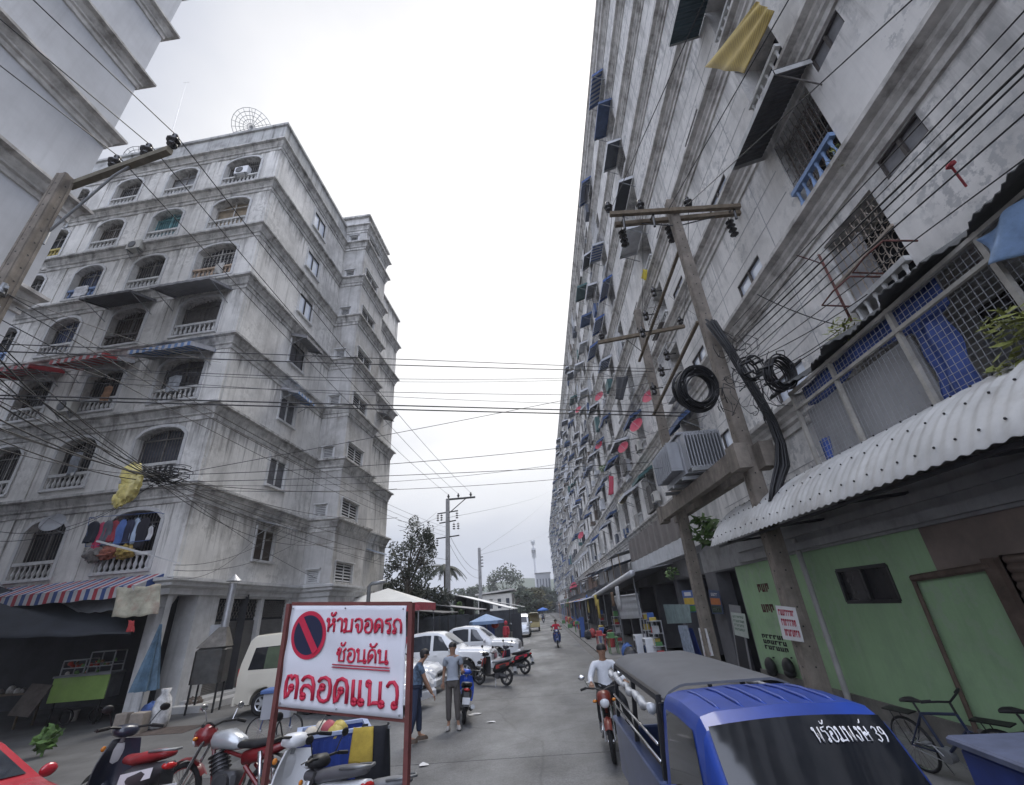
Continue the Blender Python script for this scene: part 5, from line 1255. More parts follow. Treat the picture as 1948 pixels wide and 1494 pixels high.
# ------------------------------------------------------------------ two wheelers
def loft(mb, pts, n=12, k=None, sq=2.4, cap=True):
    'pts: (x, z, half width, half height); superellipse rings across y'
    vs = []; N = len(pts)
    for i, (x, z, a, b) in enumerate(pts):
        d = V((pts[min(i + 1, N - 1)][0] - pts[max(i - 1, 0)][0], 0, pts[min(i + 1, N - 1)][1] - pts[max(i - 1, 0)][1])).normalized(); up = V((-d.z, 0, d.x))
        if up.z < 0: up = -up
        for j in range(n):
            t = 2 * pi * j / n; c_, s_ = cos(t), sin(t); yy = a * (abs(c_) ** (2 / sq)) * (1 if c_ >= 0 else -1); hh = b * (abs(s_) ** (2 / sq)) * (1 if s_ >= 0 else -1)
            q = V((x, yy, z)) + up * hh; vs.append(q)
    fs = [(i * n + j, i * n + (j + 1) % n, (i + 1) * n + (j + 1) % n, (i + 1) * n + j) for i in range(N - 1) for j in range(n)]
    if cap: fs += [tuple(reversed(range(n))), tuple(range((N - 1) * n, N * n))]
    mb.add(vs, fs, k)
def bike_wheel(parent, x, r, w, spokes, name='wheel', steer=0):
    mb = MB(); n = 26; P = [(r - w * .5 + w * .5 * cos(a), w * .5 * sin(a)) for a in [2 * pi * i / 8 for i in range(9)]]
    mb.lathe([(p[0], p[1]) for p in P], (x, 0, r), n, axis='y'); o = mb.build(name, M['rubber'], parent, smooth=True)
    mb = MB(); mb.lathe([(r - w * 1.0, -w * .3), (r - w * .8, -w * .32), (r - w * .8, w * .32), (r - w * 1.0, w * .3), (r - w * 1.0, -w * .3)], (x, 0, r), n, axis='y')
    mb.cyl((x, -.05, r), (x, .05, r), .04, n=10)
    for i in range(spokes):
        a = 2 * pi * i / spokes; mb.bar((x + .03 * cos(a), (.02 if i % 2 else -.02), r + .03 * sin(a)), (x + (r - w) * cos(a), 0, r + (r - w) * sin(a)), .028 if spokes < 10 else .005, .02 if spokes < 10 else .005, up=(0, 1, 0))
    mb.build('rim', mat('dark_alloy', (.1, .1, .11), .4, .6) if spokes < 10 else M['chrome'], o, smooth=40); return o
def scooter(loc, rz, label, body, seat, accent=None, rear=None, group=None, lean=7, basket=False, front=None):
    t = empty('scooter', loc, rz, label, 'scooter', group); t.rotation_euler = (radians(lean), 0, rz)
    acc = accent or body; rear = rear or body; front = front or body
    fw = bike_wheel(t, .62, .27, .085, 5); bike_wheel(t, -.62, .27, .09, 5)
    mb = MB()
    for sg in (1, -1): mb.tube([(.62, sg * .075, .27), (.5, sg * .075, .62), (.46, sg * .04, .72)], .022, 7)
    mb.tube([(.47, 0, .6), (.38, 0, .95)], .03, 8); mb.build('fork', M['steel'], t, smooth=40)
    mb = MB(); mb.grid(lambda u, v: (.62 + .315 * cos(radians(35 + 120 * u)), lerp(-.065, .065, v), .27 + .315 * sin(radians(35 + 120 * u)) - .03 * abs(2 * v - 1)), 10, 4); mb.build('front_mudguard', front, t, smooth=True)
    mb = MB()     # leg shield
    def fn(u, v):
        z = lerp(.34, .9, u); w_ = .2 + .05 * sin(u * pi) - .05 * u; y = lerp(-w_, w_, v); return (.36 + .13 * (1 - abs(2 * v - 1) ** 1.5) - .1 * (u - .3) - (.1 * (1 - u) ** 2), y, z)
    mb.slab(fn, 8, 10, (-.03, 0, 0)); mb.build('leg_shield', front, t, smooth=45)
    mb = MB(); loft(mb, [(.47, .58, .1, .02), (.45, .68, .12, .05), (.42, .8, .09, .05), (.4, .86, .05, .03)], 10); mb.build('front_cowl', acc, t, smooth=True)
    mb = MB(); loft(mb, [(.48, .93, .05, .04), (.43, .97, .13, .07), (.34, .98, .14, .07), (.27, .96, .08, .04)], 12); mb.build('handlebar_cowl', front, t, smooth=True)
    mb = MB(); mb.ell((.5, 0, .95), (.04, .09, .05), 12, 6); mb.build('headlight', M['lampw'], t, smooth=True)
    for sg in (1, -1):
        mb = MB(); mb.ell((.475, sg * .13, .8), (.02, .03, .03), 8, 5); mb.build('indicator', M['lampo'], t, smooth=True)
    mb = MB()
    for sg in (1, -1): mb.tube([(.34, 0, 1.0), (.3, sg * .2, 1.02), (.26, sg * .32, 1.01)], .014, 7); mb.tube([(.29, sg * .23, 1.02), (.25, sg * .36, 1.005)], .02, 8); mb.tube([(.33, sg * .24, 1.015), (.32, sg * .36, 1.0)], .007, 5)
    mb.build('handlebar', M['black'], t, smooth=40)
    for sg in (1, -1):
        mb = MB(); mb.tube([(.31, sg * .2, 1.02), (.3, sg * .26, 1.14), (.29, sg * .29, 1.18)], .007, 5); mb.ell((.29, sg * .32, 1.21), (.018, .065, .045), 10, 6); mb.build('mirror', M['black'], t, smooth=40)
    mb = MB(); loft(mb, [(.34, .36, .12, .05), (.2, .31, .15, .045), (-.05, .31, .15, .045), (-.18, .36, .13, .06)], 10); mb.build('floorboard', M['black'], t, smooth=45)
    mb = MB(); loft(mb, [(-.1, .42, .11, .1), (-.2, .52, .14, .15), (-.4, .58, .155, .15), (-.62, .63, .14, .11), (-.82, .71, .09, .06), (-.92, .75, .05, .03)], 14); mb.build('rear_cowl', rear, t, smooth=True)
    for sg in (1, -1):
        mb = MB(); mb.grid(lambda u, v: (lerp(-.25, -.8, u), sg * (lerp(.152, .1, u) + .012), lerp(.5 + .13 * u, .62 + .1 * u, v)), 5, 3, flip=sg < 0); mb.build('side_trim', acc, t, smooth=True)
    mb = MB(); loft(mb, [(.0, .7, .07, .03), (-.06, .73, .115, .05), (-.3, .74, .14, .06), (-.42, .77, .145, .06), (-.65, .81, .13, .055), (-.8, .83, .1, .04), (-.85, .83, .05, .02)], 14); mb.build('seat', seat, t, smooth=True)
    mb = MB(); mb.tube([(-.62, .12, .84), (-.85, .1, .87), (-.92, 0, .87), (-.85, -.1, .87), (-.62, -.12, .84)], .014, 7); mb.build('grab_rail', M['steel'], t, smooth=True)
    mb = MB(); mb.ell((-.9, 0, .73), (.04, .08, .035), 10, 6); mb.build('tail_light', M['lampr'], t, smooth=True)
    mb = MB(); mb.slab(lambda u, v: (-.9 - .1 * u, lerp(-.07, .07, v), .68 - .28 * u), 3, 2, (.012, 0, 0)); mb.build('rear_mudguard', M['black'], t)
    mb = MB(); mb.box(-.985, -.975, -.09, .09, .44, .58); mb.build('number_plate', M['whitepaint'], t)
    mb = MB(); loft(mb, [(-.05, .3, .09, .06), (-.25, .32, .12, .1), (-.45, .3, .1, .09), (-.62, .28, .06, .05)], 10); mb.cyl((-.3, .08, .3), (-.3, .17, .3), .1, .08, 12); mb.build('engine', mat('engine_metal', (.08, .08, .085), .5, .5, var=.3, scale=6), t, smooth=45)
    mb = MB(); mb.tube([(-.1, -.1, .24), (-.35, -.15, .24), (-.5, -.16, .3), (-.95, -.17, .4)], [.02, .025, .055, .05], 10); mb.build('exhaust', M['steel'], t, smooth=40)
    mb = MB(); mb.tube([(-.2, .1, .28), (-.3, .2, -.06)], .012, 6); mb.build('side_stand', M['steel'], t)
    return t
def motorbike(loc, rz, label, paint, seat, tank=None, lean=7, group=None):
    t = empty('motorcycle', loc, rz, label, 'motorcycle', group); t.rotation_euler = (radians(lean), 0, rz)
    bike_wheel(t, .66, .3, .075, 28); bike_wheel(t, -.62, .3, .085, 28)
    mb = MB()
    for sg in (1, -1): mb.tube([(.66, sg * .08, .3), (.42, sg * .08, .85)], .022, 8)
    mb.build('fork', M['chrome'], t, smooth=40)
    mb = MB(); mb.grid(lambda u, v: (.66 + .345 * cos(radians(40 + 110 * u)), lerp(-.06, .06, v), .3 + .345 * sin(radians(40 + 110 * u)) - .025 * abs(2 * v - 1)), 10, 4); mb.build('front_mudguard', paint, t, smooth=True)
    mb = MB(); loft(mb, [(.6, .78, .05, .05), (.55, .84, .12, .12), (.45, .9, .13, .12), (.38, .93, .07, .05)], 12); mb.build('headlight_fairing', paint, t, smooth=True)
    mb = MB(); mb.ell((.6, 0, .83), (.05, .085, .08), 12, 8); mb.build('headlight', M['lampw'], t, smooth=True)
    mb = MB()
    for sg in (1, -1): mb.tube([(.4, 0, .98), (.38, sg * .12, 1.02), (.3, sg * .3, 1.03), (.24, sg * .38, 1.01)], .014, 7); mb.tube([(.29, sg * .3, 1.03), (.23, sg * .4, 1.0)], .021, 8)
    mb.build('handlebar', M['black'], t, smooth=40)
    for sg in (1, -1):
        mb = MB(); mb.tube([(.33, sg * .24, 1.03), (.34, sg * .3, 1.16)], .007, 5); mb.ell((.33, sg * .35, 1.2), (.016, .065, .045), 10, 6); mb.build('mirror', M['chrome'], t, smooth=40)
    mb = MB(); loft(mb, [(.34, .8, .06, .05), (.28, .82, .13, .11), (.08, .83, .15, .12), (-.1, .78, .12, .08), (-.16, .75, .06, .04)], 14); mb.build('fuel_tank', tank or M['silver'], t, smooth=True)
    mb = MB(); loft(mb, [(-.08, .76, .08, .03), (-.15, .77, .12, .05), (-.4, .77, .14, .055), (-.65, .81, .13, .05), (-.82, .83, .08, .03)], 12); mb.build('seat', seat, t, smooth=True)
    mb = MB(); loft(mb, [(-.2, .62, .08, .08), (-.4, .66, .12, .09), (-.65, .72, .11, .06), (-.88, .78, .05, .03)], 12); mb.build('side_panel', paint, t, smooth=True)
    mb = MB(); mb.tube([(.4, 0, .85), (.3, 0, .7), (.2, 0, .35), (-.2, 0, .3), (-.3, 0, .6), (.3, 0, .75)], .025, 7); mb.tube([(-.3, .1, .55), (-.62, .1, .3)], .025, 7); mb.tube([(-.3, -.1, .55), (-.62, -.1, .3)], .025, 7); mb.tube([(-.4, 0, .7), (-.88, 0, .76)], .03, 7); mb.build('frame', paint, t, smooth=40)
    mb = MB(); mb.bbox(-.2, .15, -.13, .13, .28, .5, .04); mb.cyl((.1, 0, .45), (.22, 0, .68), .1, .085, 12)
    for i in range(5): mb.cyl((.12 + .022 * i, 0, .5 + .04 * i), (.125 + .022 * i, 0, .51 + .04 * i), .125, n=14)
    mb.cyl((-.05, -.18, .38), (-.05, .18, .38), .1, n=14); mb.build('engine', mat('engine_metal', (.08, .08, .085), .5, .5), t, smooth=40)
    mb = MB(); mb.tube([(.22, -.08, .6), (.3, -.12, .4), (.1, -.15, .25), (-.3, -.16, .26), (-.95, -.17, .38)], [.02, .02, .022, .045, .045], 9); mb.build('exhaust', M['chrome'], t, smooth=40)
    mb = MB(); mb.grid(lambda u, v: (-.62 + .36 * cos(radians(60 + 110 * u)), lerp(-.07, .07, v), .3 + .36 * sin(radians(60 + 110 * u))), 10, 3); mb.build('rear_mudguard', M['black'], t, smooth=True)
    for sg in (1, -1):
        mb = MB(); mb.ell((.5, sg * .17, .85), (.025, .04, .025), 8, 5); mb.build('indicator', M['lampo'], t, smooth=True)
        mb = MB(); mb.tube([(-.62, sg * .13, .3), (-.5, sg * .13, .7)], .028, 8); mb.build('shock_absorber', M['chrome'], t, smooth=True)
    mb = MB(); mb.ell((-.92, 0, .76), (.035, .07, .035), 10, 6); mb.build('tail_light', M['lampr'], t, smooth=True)
    mb = MB(); mb.tube([(-.1, .12, .28), (-.18, .24, -.05)], .012, 6); mb.build('side_stand', M['steel'], t)
    return t
REDSEAT = mat('red_vinyl_seat', (.3, .025, .03), .4, var=.2, scale=5); GSEAT = mat('dusty_grey_seat', (.2, .205, .22), .55, var=.2, scale=5); BSEAT = mat('black_vinyl_seat', (.02, .02, .022), .5, var=.3, scale=6)
WHT = mat('white_plastic', (.7, .71, .73), .35, var=.08, scale=3); REDP = mat('red_plastic', (.5, .02, .05), .3, var=.1, scale=3); DARKB = mat('navy_black_plastic', (.02, .025, .045), .35, var=.2, scale=3, coat=.4)
def put(px, z): return G(px[0], px[1], z)
def seat_bike(fn, seat_px, sz, rz, k, *ar, **kw):
    'stand a bike so that its seat comes at the sighted place'
    q = G(seat_px[0], seat_px[1], sz * k); d = -.3 * k; t = fn((q.x - cos(radians(rz)) * d, q.y - sin(radians(rz)) * d, 0), radians(rz), *ar, **kw); t.scale = (k, k, k); return t
seat_bike(scooter, (258, 1440), .78, 152, 1.2, 'dark scooter with red seat beside the red car', DARKB, REDSEAT, accent=WHT, rear=mat('charcoal_plastic', (.05, .05, .055), .4, var=.2), front=DARKB)
seat_bike(motorbike, (476, 1412), .8, 172, 1.12, 'red motorcycle with silver tank between the dark scooter and the sign', mat('red_bike_paint', (.19, .012, .016), .35, var=.3, coat=.4), BSEAT, M['silver'])
seat_bike(scooter, (612, 1470), .78, 148, 1.15, 'white scooter with red front behind the left sign post', REDP, mat('dusty_black_seat', (.1, .1, .11), .5, var=.2), accent=WHT, rear=WHT, front=WHT, lean=6)
seat_bike(scooter, (690, 1492), .8, 165, 1.0, 'scooter with wide grey seat in front of the blue crate', BSEAT, GSEAT, accent=M['silver'], lean=5)
q = G(965, 1306); scooter((q.x - .55, q.y + .35, .012), radians(148), 'black scooter with grey seat in front of the nearer white pickup', M['black'], mat('light_grey_seat', (.36, .37, .39), .5, var=.15), accent=mat('dark_red_plastic', (.3, .03, .025), .35), rear=M['black'])
q = G(998, 1284); scooter((q.x - .5, q.y + .35, .012), radians(148), 'black scooter with red stripe in front of the hidden white pickup', DARKB, BSEAT, accent=REDP, rear=M['black'])
q = G(868, 1385); scooter((q.x + .02, q.y + .9, .012), radians(100), 'scooter with blue front standing behind the man in grey', mat('bright_blue_plastic', (.02, .08, .45), .35, var=.1), BSEAT, rear=M['black'])
RB = G(1062, 1233); scooter((RB.x, RB.y + .6, .012), radians(-90), 'blue scooter coming down the street under a rider in red', mat('blue_plastic', (.03, .06, .2), .35, var=.15), BSEAT, lean=0)
RB2 = G(1158, 1436); motorbike((1.06, 9.95, .012), radians(-97), 'red and black motorcycle ridden by the man in white, behind the blue pickup taxi', mat('dark_orange_red_paint', (.16, .025, .015), .35, var=.3), BSEAT, M['black'], lean=3)
for px, rz_, nm, bd in (((1160, 1232), 95, 'black scooter with red seat parked by the kerb near the long canopy', M['black']), ((1122, 1188), 80, 'white scooter parked among the far shop stalls', WHT), ((1034, 1186), 90, 'dark scooter riding away beneath the far blue parasol', DARKB)):
    q = G(*px); scooter((q.x, q.y + .5, .08 if px[0] > 1100 else .012), radians(rz_), nm, bd, REDSEAT if 'red seat' in nm else BSEAT)
def bicycle(loc, rz, label, m, lean=8, basket=False, group=None):
    t = empty('bicycle', loc, rz, label, 'bicycle', group); t.rotation_euler = (radians(lean), 0, rz)
    for x in (.52, -.5): bike_wheel(t, x, .32, .04, 24)
    mb = MB(); bb = (-.06, 0, .29); st_ = (-.17, 0, .72); hd = (.36, 0, .8); hl = (.39, 0, .64)
    for p, q in ((bb, st_), (st_, hd), (bb, hl), (hd, hl)): mb.tube([p, q], .018, 7)
    for sg in (1, -1): mb.tube([bb, (-.5, sg * .05, .32)], .01, 6); mb.tube([st_, (-.5, sg * .05, .32)], .01, 6); mb.tube([hl, (.43, sg * .045, .6), (.52, sg * .045, .32)], .013, 6)
    mb.build('frame', m, t, smooth=40)
    mb = MB(); mb.tube([st_, (-.2, 0, .84)], .014, 7); loft(mb, [(-.33, .86, .08, .025), (-.25, .87, .075, .03), (-.12, .87, .03, .02), (-.05, .87, .02, .015)], 10); mb.build('saddle', M['black'], t, smooth=40)
    mb = MB(); mb.tube([hd, (.35, 0, .92)], .015, 7); mb.tube([(.28, .28, .98), (.33, .14, .96), (.36, 0, .93), (.33, -.14, .96), (.28, -.28, .98)], .013, 7)
    for sg in (1, -1): mb.tube([(.3, sg * .2, .975), (.26, sg * .31, .985)], .019, 7)
    mb.build('handlebar', M['black'], t, smooth=40)
    mb = MB(); mb.cyl((-.06, -.05, .29), (-.06, .05, .29), .085, n=16); mb.tube([(-.06, .07, .29), (.06, .07, .16)], .01, 5); mb.tube([(-.06, -.07, .29), (-.18, -.07, .42)], .01, 5); mb.box(.02, .1, .07, .15, .15, .17); mb.box(-.22, -.14, -.15, -.07, .41, .43); mb.tube([(-.06, -.04, .37), (-.5, -.04, .36)], .008, 4); mb.tube([(-.06, -.04, .21), (-.5, -.04, .28)], .008, 4); mb.build('crank', M['steel'], t)
    mb = MB(); mb.box(-.72, -.3, -.07, .07, .7, .715)
    for sg in (1, -1): mb.tube([(-.5, sg * .06, .32), (-.6, sg * .06, .7)], .007, 5)
    mb.build('luggage_rack', M['black'], t)
    mb = MB(); mb.tube([(-.3, .06, .3), (-.34, .2, -.03)], .009, 5); mb.build('kick_stand', M['steel'], t)
    return t
bicycle((5.05, 7.35, .08), radians(-80), 'dark blue bicycle with rear rack leaning towards the green wall', mat('dark_blue_frame', (.02, .03, .07), .4, .2))
bicycle((5.62, 6.5, .08), radians(-70), 'second black bicycle with only its handlebar showing above the blue crate', M['black'])
# ================================================================== people
def skin_mesh(name, nodes, edges, m, parent, sub=2, extra=None):
    names = list(nodes); idx = {n: i for i, n in enumerate(names)}
    me = bpy.data.meshes.new(name); me.from_pydata([nodes[n][0] for n in names], [(idx[a], idx[b]) for a, b in edges], [])
    o = bpy.data.objects.new(name, me); COL.objects.link(o)
    md = o.modifiers.new('Skin', 'SKIN'); md.use_smooth_shade = True; md.branch_smoothing = .6
    for i, n in enumerate(names):
        r = nodes[n][1]; me.skin_vertices[0].data[i].radius = (r, r) if not isinstance(r, tuple) else r
    md = o.modifiers.new('Sub', 'SUBSURF'); md.levels = sub; md.render_levels = sub
    bpy.context.view_layer.update()
    ev = bpy.data.meshes.new_from_object(o.evaluated_get(bpy.context.evaluated_depsgraph_get()))
    o.modifiers.clear(); old = o.data; o.data = ev; bpy.data.meshes.remove(old); ev.name = name
    if extra:
        mb = MB(); mb.v = [tuple(v.co) for v in ev.vertices]; mb.f = [tuple(p.vertices) for p in ev.polygons]; mb.m = [0] * len(mb.f)
        extra(mb); e2 = bpy.data.meshes.new(name); e2.from_pydata(mb.v, [], mb.f); e2.polygons.foreach_set('use_smooth', [True] * len(mb.f)); o.data = e2; ev = e2
    ev.materials.clear(); ev.materials.append(m)
    if parent is not None: o.parent = parent
    return o
STAND = dict(pelvis=(0, 0, .96), belly=(0, 0, 1.1), chest=(0, .0, 1.27), upper=(0, -.01, 1.39), neck=(0, 0, 1.48), jaw=(0, .025, 1.55), head=(0, .02, 1.63), crown=(0, .01, 1.69),
             shL=(-.17, 0, 1.4), elL=(-.22, -.02, 1.13), wrL=(-.23, .05, .9), shR=(.17, 0, 1.4), elR=(.22, -.02, 1.13), wrR=(.23, .05, .9),
             hipL=(-.085, 0, .92), knL=(-.1, .02, .5), anL=(-.1, -.02, .09), hipR=(.085, 0, .92), knR=(.1, .02, .5), anR=(.1, -.02, .09), toeL=(-.12, .12, .035), toeR=(.12, .12, .035), handL=(0, .25, -1), handR=(0, .25, -1))
RAD = dict(pelvis=.125, belly=.115, chest=.13, upper=.1, neck=.052, jaw=.068, head=.088, crown=.07, sh=.062, el=.04, wr=.027, hip=.085, kn=.056, an=.036, toe=.03)
def hand(mb, w, d, side, scale=1.0):
    'palm, four unequal curled fingers and a thumb, rooted at the wrist'
    w = V(w); d = V(d).normalized(); lat = d.cross(V((0, 1, 0)) if abs(d.y) < .8 else V((0, 0, 1))).normalized(); pl = lat.cross(d) * side
    e = w + d * .085 * scale
    mb.bar(w - d * .01, e, .05, .026, up=pl, w1=.078, h1=.022)
    for i, L in enumerate((.062, .075, .07, .055)):
        o = (i - 1.5) * .019; a = e + lat * o - d * .004; b = a + d * L * .5 + pl * .012; c_ = b + d * L * .28 + pl * .028
        mb.tube([a, b, c_], [.0095, .0085, .007], 6)
    a = w + d * .03 + lat * (-.03 * side); b = a + d * .03 + lat * (-.022 * side) + pl * .012; mb.tube([a, b, b + d * .03 + pl * .006], [.011, .0095, .008], 6)
def person(loc, rz, label, pose, shirt, trousers, shoes=None, hair=True, sleeve=.55, H=1.0, hood=None, skin=None, long_legs=True):
    t = empty('person', loc, rz, label, 'person'); t.scale = (H, H, H)
    J = dict(STAND); J.update(pose); S = skin or M['skin']
    R = lambda n: RAD[n] if n in RAD else RAD[n[:2]] if n[:2] in RAD else RAD[n[:3]]
    nd = {n: (J[n], R(n)) for n in ('pelvis', 'belly', 'chest', 'upper', 'neck', 'jaw', 'head', 'crown', 'shL', 'elL', 'wrL', 'shR', 'elR', 'wrR', 'hipL', 'knL', 'anL', 'toeL', 'hipR', 'knR', 'anR', 'toeR')}
    ed = [('pelvis', 'belly'), ('belly', 'chest'), ('chest', 'upper'), ('upper', 'neck'), ('neck', 'jaw'), ('jaw', 'head'), ('head', 'crown')]
    for s in 'LR': ed += [('upper', 'sh' + s), ('sh' + s, 'el' + s), ('el' + s, 'wr' + s), ('pelvis', 'hip' + s), ('hip' + s, 'kn' + s), ('kn' + s, 'an' + s), ('an' + s, 'toe' + s)]
    h = V(J['head']); f = (V(J['jaw']) - V(J['neck'])); f = V((f.x, abs(f.y) + .02, 0)).normalized(); side = V((f.y, -f.x, 0))
    def extra(mb):
        hand(mb, J['wrL'], J['handL'], 1); hand(mb, J['wrR'], J['handR'], -1)
        c_ = h + f * .082; mb.ell(c_ + V((0, 0, -.012)) + f * .006, (.014, .018, .022), 8, 6)
        for sg in (-1, 1):
            mb.ell(h + side * (sg * .085) + V((0, 0, -.005)), (.012, .02, .03), 8, 5)
        mb.ell(h + f * .07 + V((0, 0, -.062)), (.024, .014, .009), 8, 5)
    body = skin_mesh('body', nd, ed, S, t, 2, extra)
    mb = MB()
    for sg in (-1, 1): mb.ell(h + f * .08 + side * (sg * .032) + V((0, 0, .018)), (.012, .01, .007), 8, 5)
    mb.build('eyes', M['black'], t, smooth=True)
    if hair and not hood:
        mb = MB(); mb.ell(h - f * .012 + V((0, 0, .028)), (.098, .108, .092), 16, 10, z0=-.25); mb.ell(h - f * .04 + V((0, 0, -.01)), (.088, .075, .08), 14, 8); mb.build('hair', M['hair'], t, smooth=True)
    if hood:
        mb = MB(); mb.ell(h - f * .03, (.125, .125, .15), 14, 9); mb.build('hood', hood, t, smooth=True)
    e = .022
    nd = {n: (J[n], R(n) + e + (.012 if n in ('belly', 'pelvis') else 0)) for n in ('belly', 'chest', 'upper', 'shL', 'shR')}
    nd['hem'] = (V(J['pelvis']).lerp(V(J['belly']), -.05), RAD['pelvis'] + .034)
    nd['col'] = (V(J['upper']).lerp(V(J['neck']), .75), .066)
    ed = [('belly', 'hem'), ('belly', 'chest'), ('chest', 'upper'), ('upper', 'col')]
    for s in 'LR':
        k = min(1, sleeve * 2) if sleeve > .5 else sleeve * 2; a, b, c_ = V(J['sh' + s]), V(J['el' + s]), V(J['wr' + s])
        ed.append(('upper', 'sh' + s))
        if sleeve <= .55: nd['sl' + s] = (a.lerp(b, .68), .062); ed.append(('sh' + s, 'sl' + s))
        else: nd['sl' + s] = (b, .056); nd['cf' + s] = (b.lerp(c_, .88), .042); ed += [('sh' + s, 'sl' + s), ('sl' + s, 'cf' + s)]
    skin_mesh('shirt', nd, ed, shirt, t)
    nd = {'pelvis': (J['pelvis'], RAD['pelvis'] + .014)}; ed = []
    for s in 'LR':
        nd['hip' + s] = (J['hip' + s], .1); nd['kn' + s] = (J['kn' + s], .078); nd['an' + s] = (V(J['kn' + s]).lerp(V(J['an' + s]), .9 if long_legs else .1), .062 if long_legs else .075)
        ed += [('pelvis', 'hip' + s), ('hip' + s, 'kn' + s), ('kn' + s, 'an' + s)]
    skin_mesh('trousers', nd, ed, trousers, t)
    for s in 'LR':
        a, b = V(J['an' + s]), V(J['toe' + s]); mb = MB(); d = (b - a); d.z = 0; d = d.normalized() if d.length > .01 else V((0, 1, 0))
        z = min(a.z, b.z) - .012
        for k, (dx, w_, hh) in enumerate([(0, 0, 0)]):
            c_ = a + d * .06; sd = V((d.y, -d.x, 0)); n_ = 14
            ring = [c_ + d * (.135 * cos(2 * pi * i / n_)) + sd * (.047 * sin(2 * pi * i / n_) * (1 + .15 * cos(2 * pi * i / n_))) for i in range(n_)]
            vs = [(p.x, p.y, z - .03) for p in ring] + [(p.x, p.y, z) for p in ring] + [(lerp(p.x, c_.x, .35), lerp(p.y, c_.y, .3), z + .045) for p in ring]
            fs = [tuple(reversed(range(n_))), tuple(range(2 * n_, 3 * n_))] + [(q * n_ + i, q * n_ + (i + 1) % n_, (q + 1) * n_ + (i + 1) % n_, (q + 1) * n_ + i) for q in (0, 1) for i in range(n_)]
            mb.add(vs, fs)
        mb.build('shoe', shoes or mat('pale_sandal', (.4, .38, .36), .7, var=.2), t, smooth=50)
    return t
CL = lambda n, c, v=.15, s=6: mat(n, c, .85, var=v, scale=s, bump=.3)
q = G(862, 1390)
person((q.x, q.y, .045), radians(188), 'standing man in pale grey T-shirt and wide brown trousers, one hand raised', dict(elR=(.21, -.06, 1.14), wrR=(.23, .0, .9), elL=(-.23, -.03, 1.15), wrL=(-.24, .2, 1.08), handL=(-.1, .9, .3), knL=(-.1, .03, .5), anL=(-.12, .02, .09), toeL=(-.15, .15, .035)),
       CL('grey_tshirt', (.3, .33, .38)), CL('brown_grey_trousers', (.09, .08, .075)), mat('pale_sandal', (.4, .38, .36), .7))
q = G(788, 1416)
person((q.x, q.y, .045), radians(-75), 'man in dark checked shirt and navy jeans leaning down beside the right sign post', dict(chest=(0, .05, 1.26), upper=(0, .08, 1.37), neck=(0, .12, 1.45), jaw=(0, .17, 1.51), head=(0, .19, 1.58), crown=(0, .19, 1.64), shL=(-.17, .08, 1.38), shR=(.17, .08, 1.38), elL=(-.2, .16, 1.1), wrL=(-.18, .3, .86), handL=(0, .6, -.8), elR=(.2, .2, 1.12), wrR=(.2, .36, .84), handR=(0, .6, -.8), knL=(-.1, .08, .5), anL=(-.1, .1, .09), toeL=(-.12, .24, .035), knR=(.1, -.02, .5), anR=(.1, -.12, .09), toeR=(.12, .02, .035)),
       mat('blue_check_shirt', (.08, .12, .18), .85, var=.8, scale=14), CL('navy_jeans', (.025, .035, .07)), mat('brown_shoe', (.1, .07, .05), .7))
SIT = dict(pelvis=(0, -.05, .9), belly=(0, -.06, 1.02), chest=(0, -.04, 1.18), upper=(0, -.02, 1.3), neck=(0, .0, 1.39), jaw=(0, .03, 1.46), head=(0, .03, 1.54), crown=(0, .02, 1.6), shL=(-.18, -.02, 1.31), shR=(.18, -.02, 1.31), elL=(-.3, .1, 1.1), wrL=(-.32, .32, 1.03), elR=(.3, .1, 1.1), wrR=(.32, .32, 1.03), handL=(0, 1, -.3), handR=(0, 1, -.3),
           hipL=(-.1, -.02, .87), hipR=(.1, -.02, .87), knL=(-.2, .35, .78), knR=(.2, .35, .78), anL=(-.2, .22, .37), anR=(.2, .22, .37), toeL=(-.22, .35, .33), toeR=(.22, .35, .33))
person((RB.x, RB.y + .84, .02), radians(180), 'rider in red T-shirt on the blue scooter coming down the street', SIT, CL('red_tshirt', (.5, .03, .06)), CL('dark_trousers', (.03, .03, .04)), H=.98)
S2 = dict(SIT); S2.update(knL=(-.24, .3, .74), anL=(-.34, .18, .13), toeL=(-.37, .3, .06))
person((1.1, 10.22, .03), radians(183), 'man in white long sleeved shirt and black trousers astride the red motorcycle', S2, CL('white_shirt', (.62, .64, .68)), CL('black_trousers', (.018, .018, .02)), mat('black_white_trainer', (.2, .2, .2), .6, var=.6, scale=20), sleeve=.9)
q = atY(963, 1205, 33.5)
person((q.x, q.y, 0), radians(150), 'person in red hooded rain jacket below the blue market parasol', {}, CL('red_rain_jacket', (.5, .05, .07)), CL('red_rain_trousers', (.4, .04, .06)), hood=CL('red_rain_jacket', (.5, .05, .07)), sleeve=.9)
q = G(1034, 1186)
person((q.x, q.y + .3, .0), radians(0), 'rider in dark clothes on the distant scooter beneath the small blue parasol', SIT, CL('dark_blue_shirt', (.05, .07, .12)), CL('dark_trousers', (.03, .03, .04)))
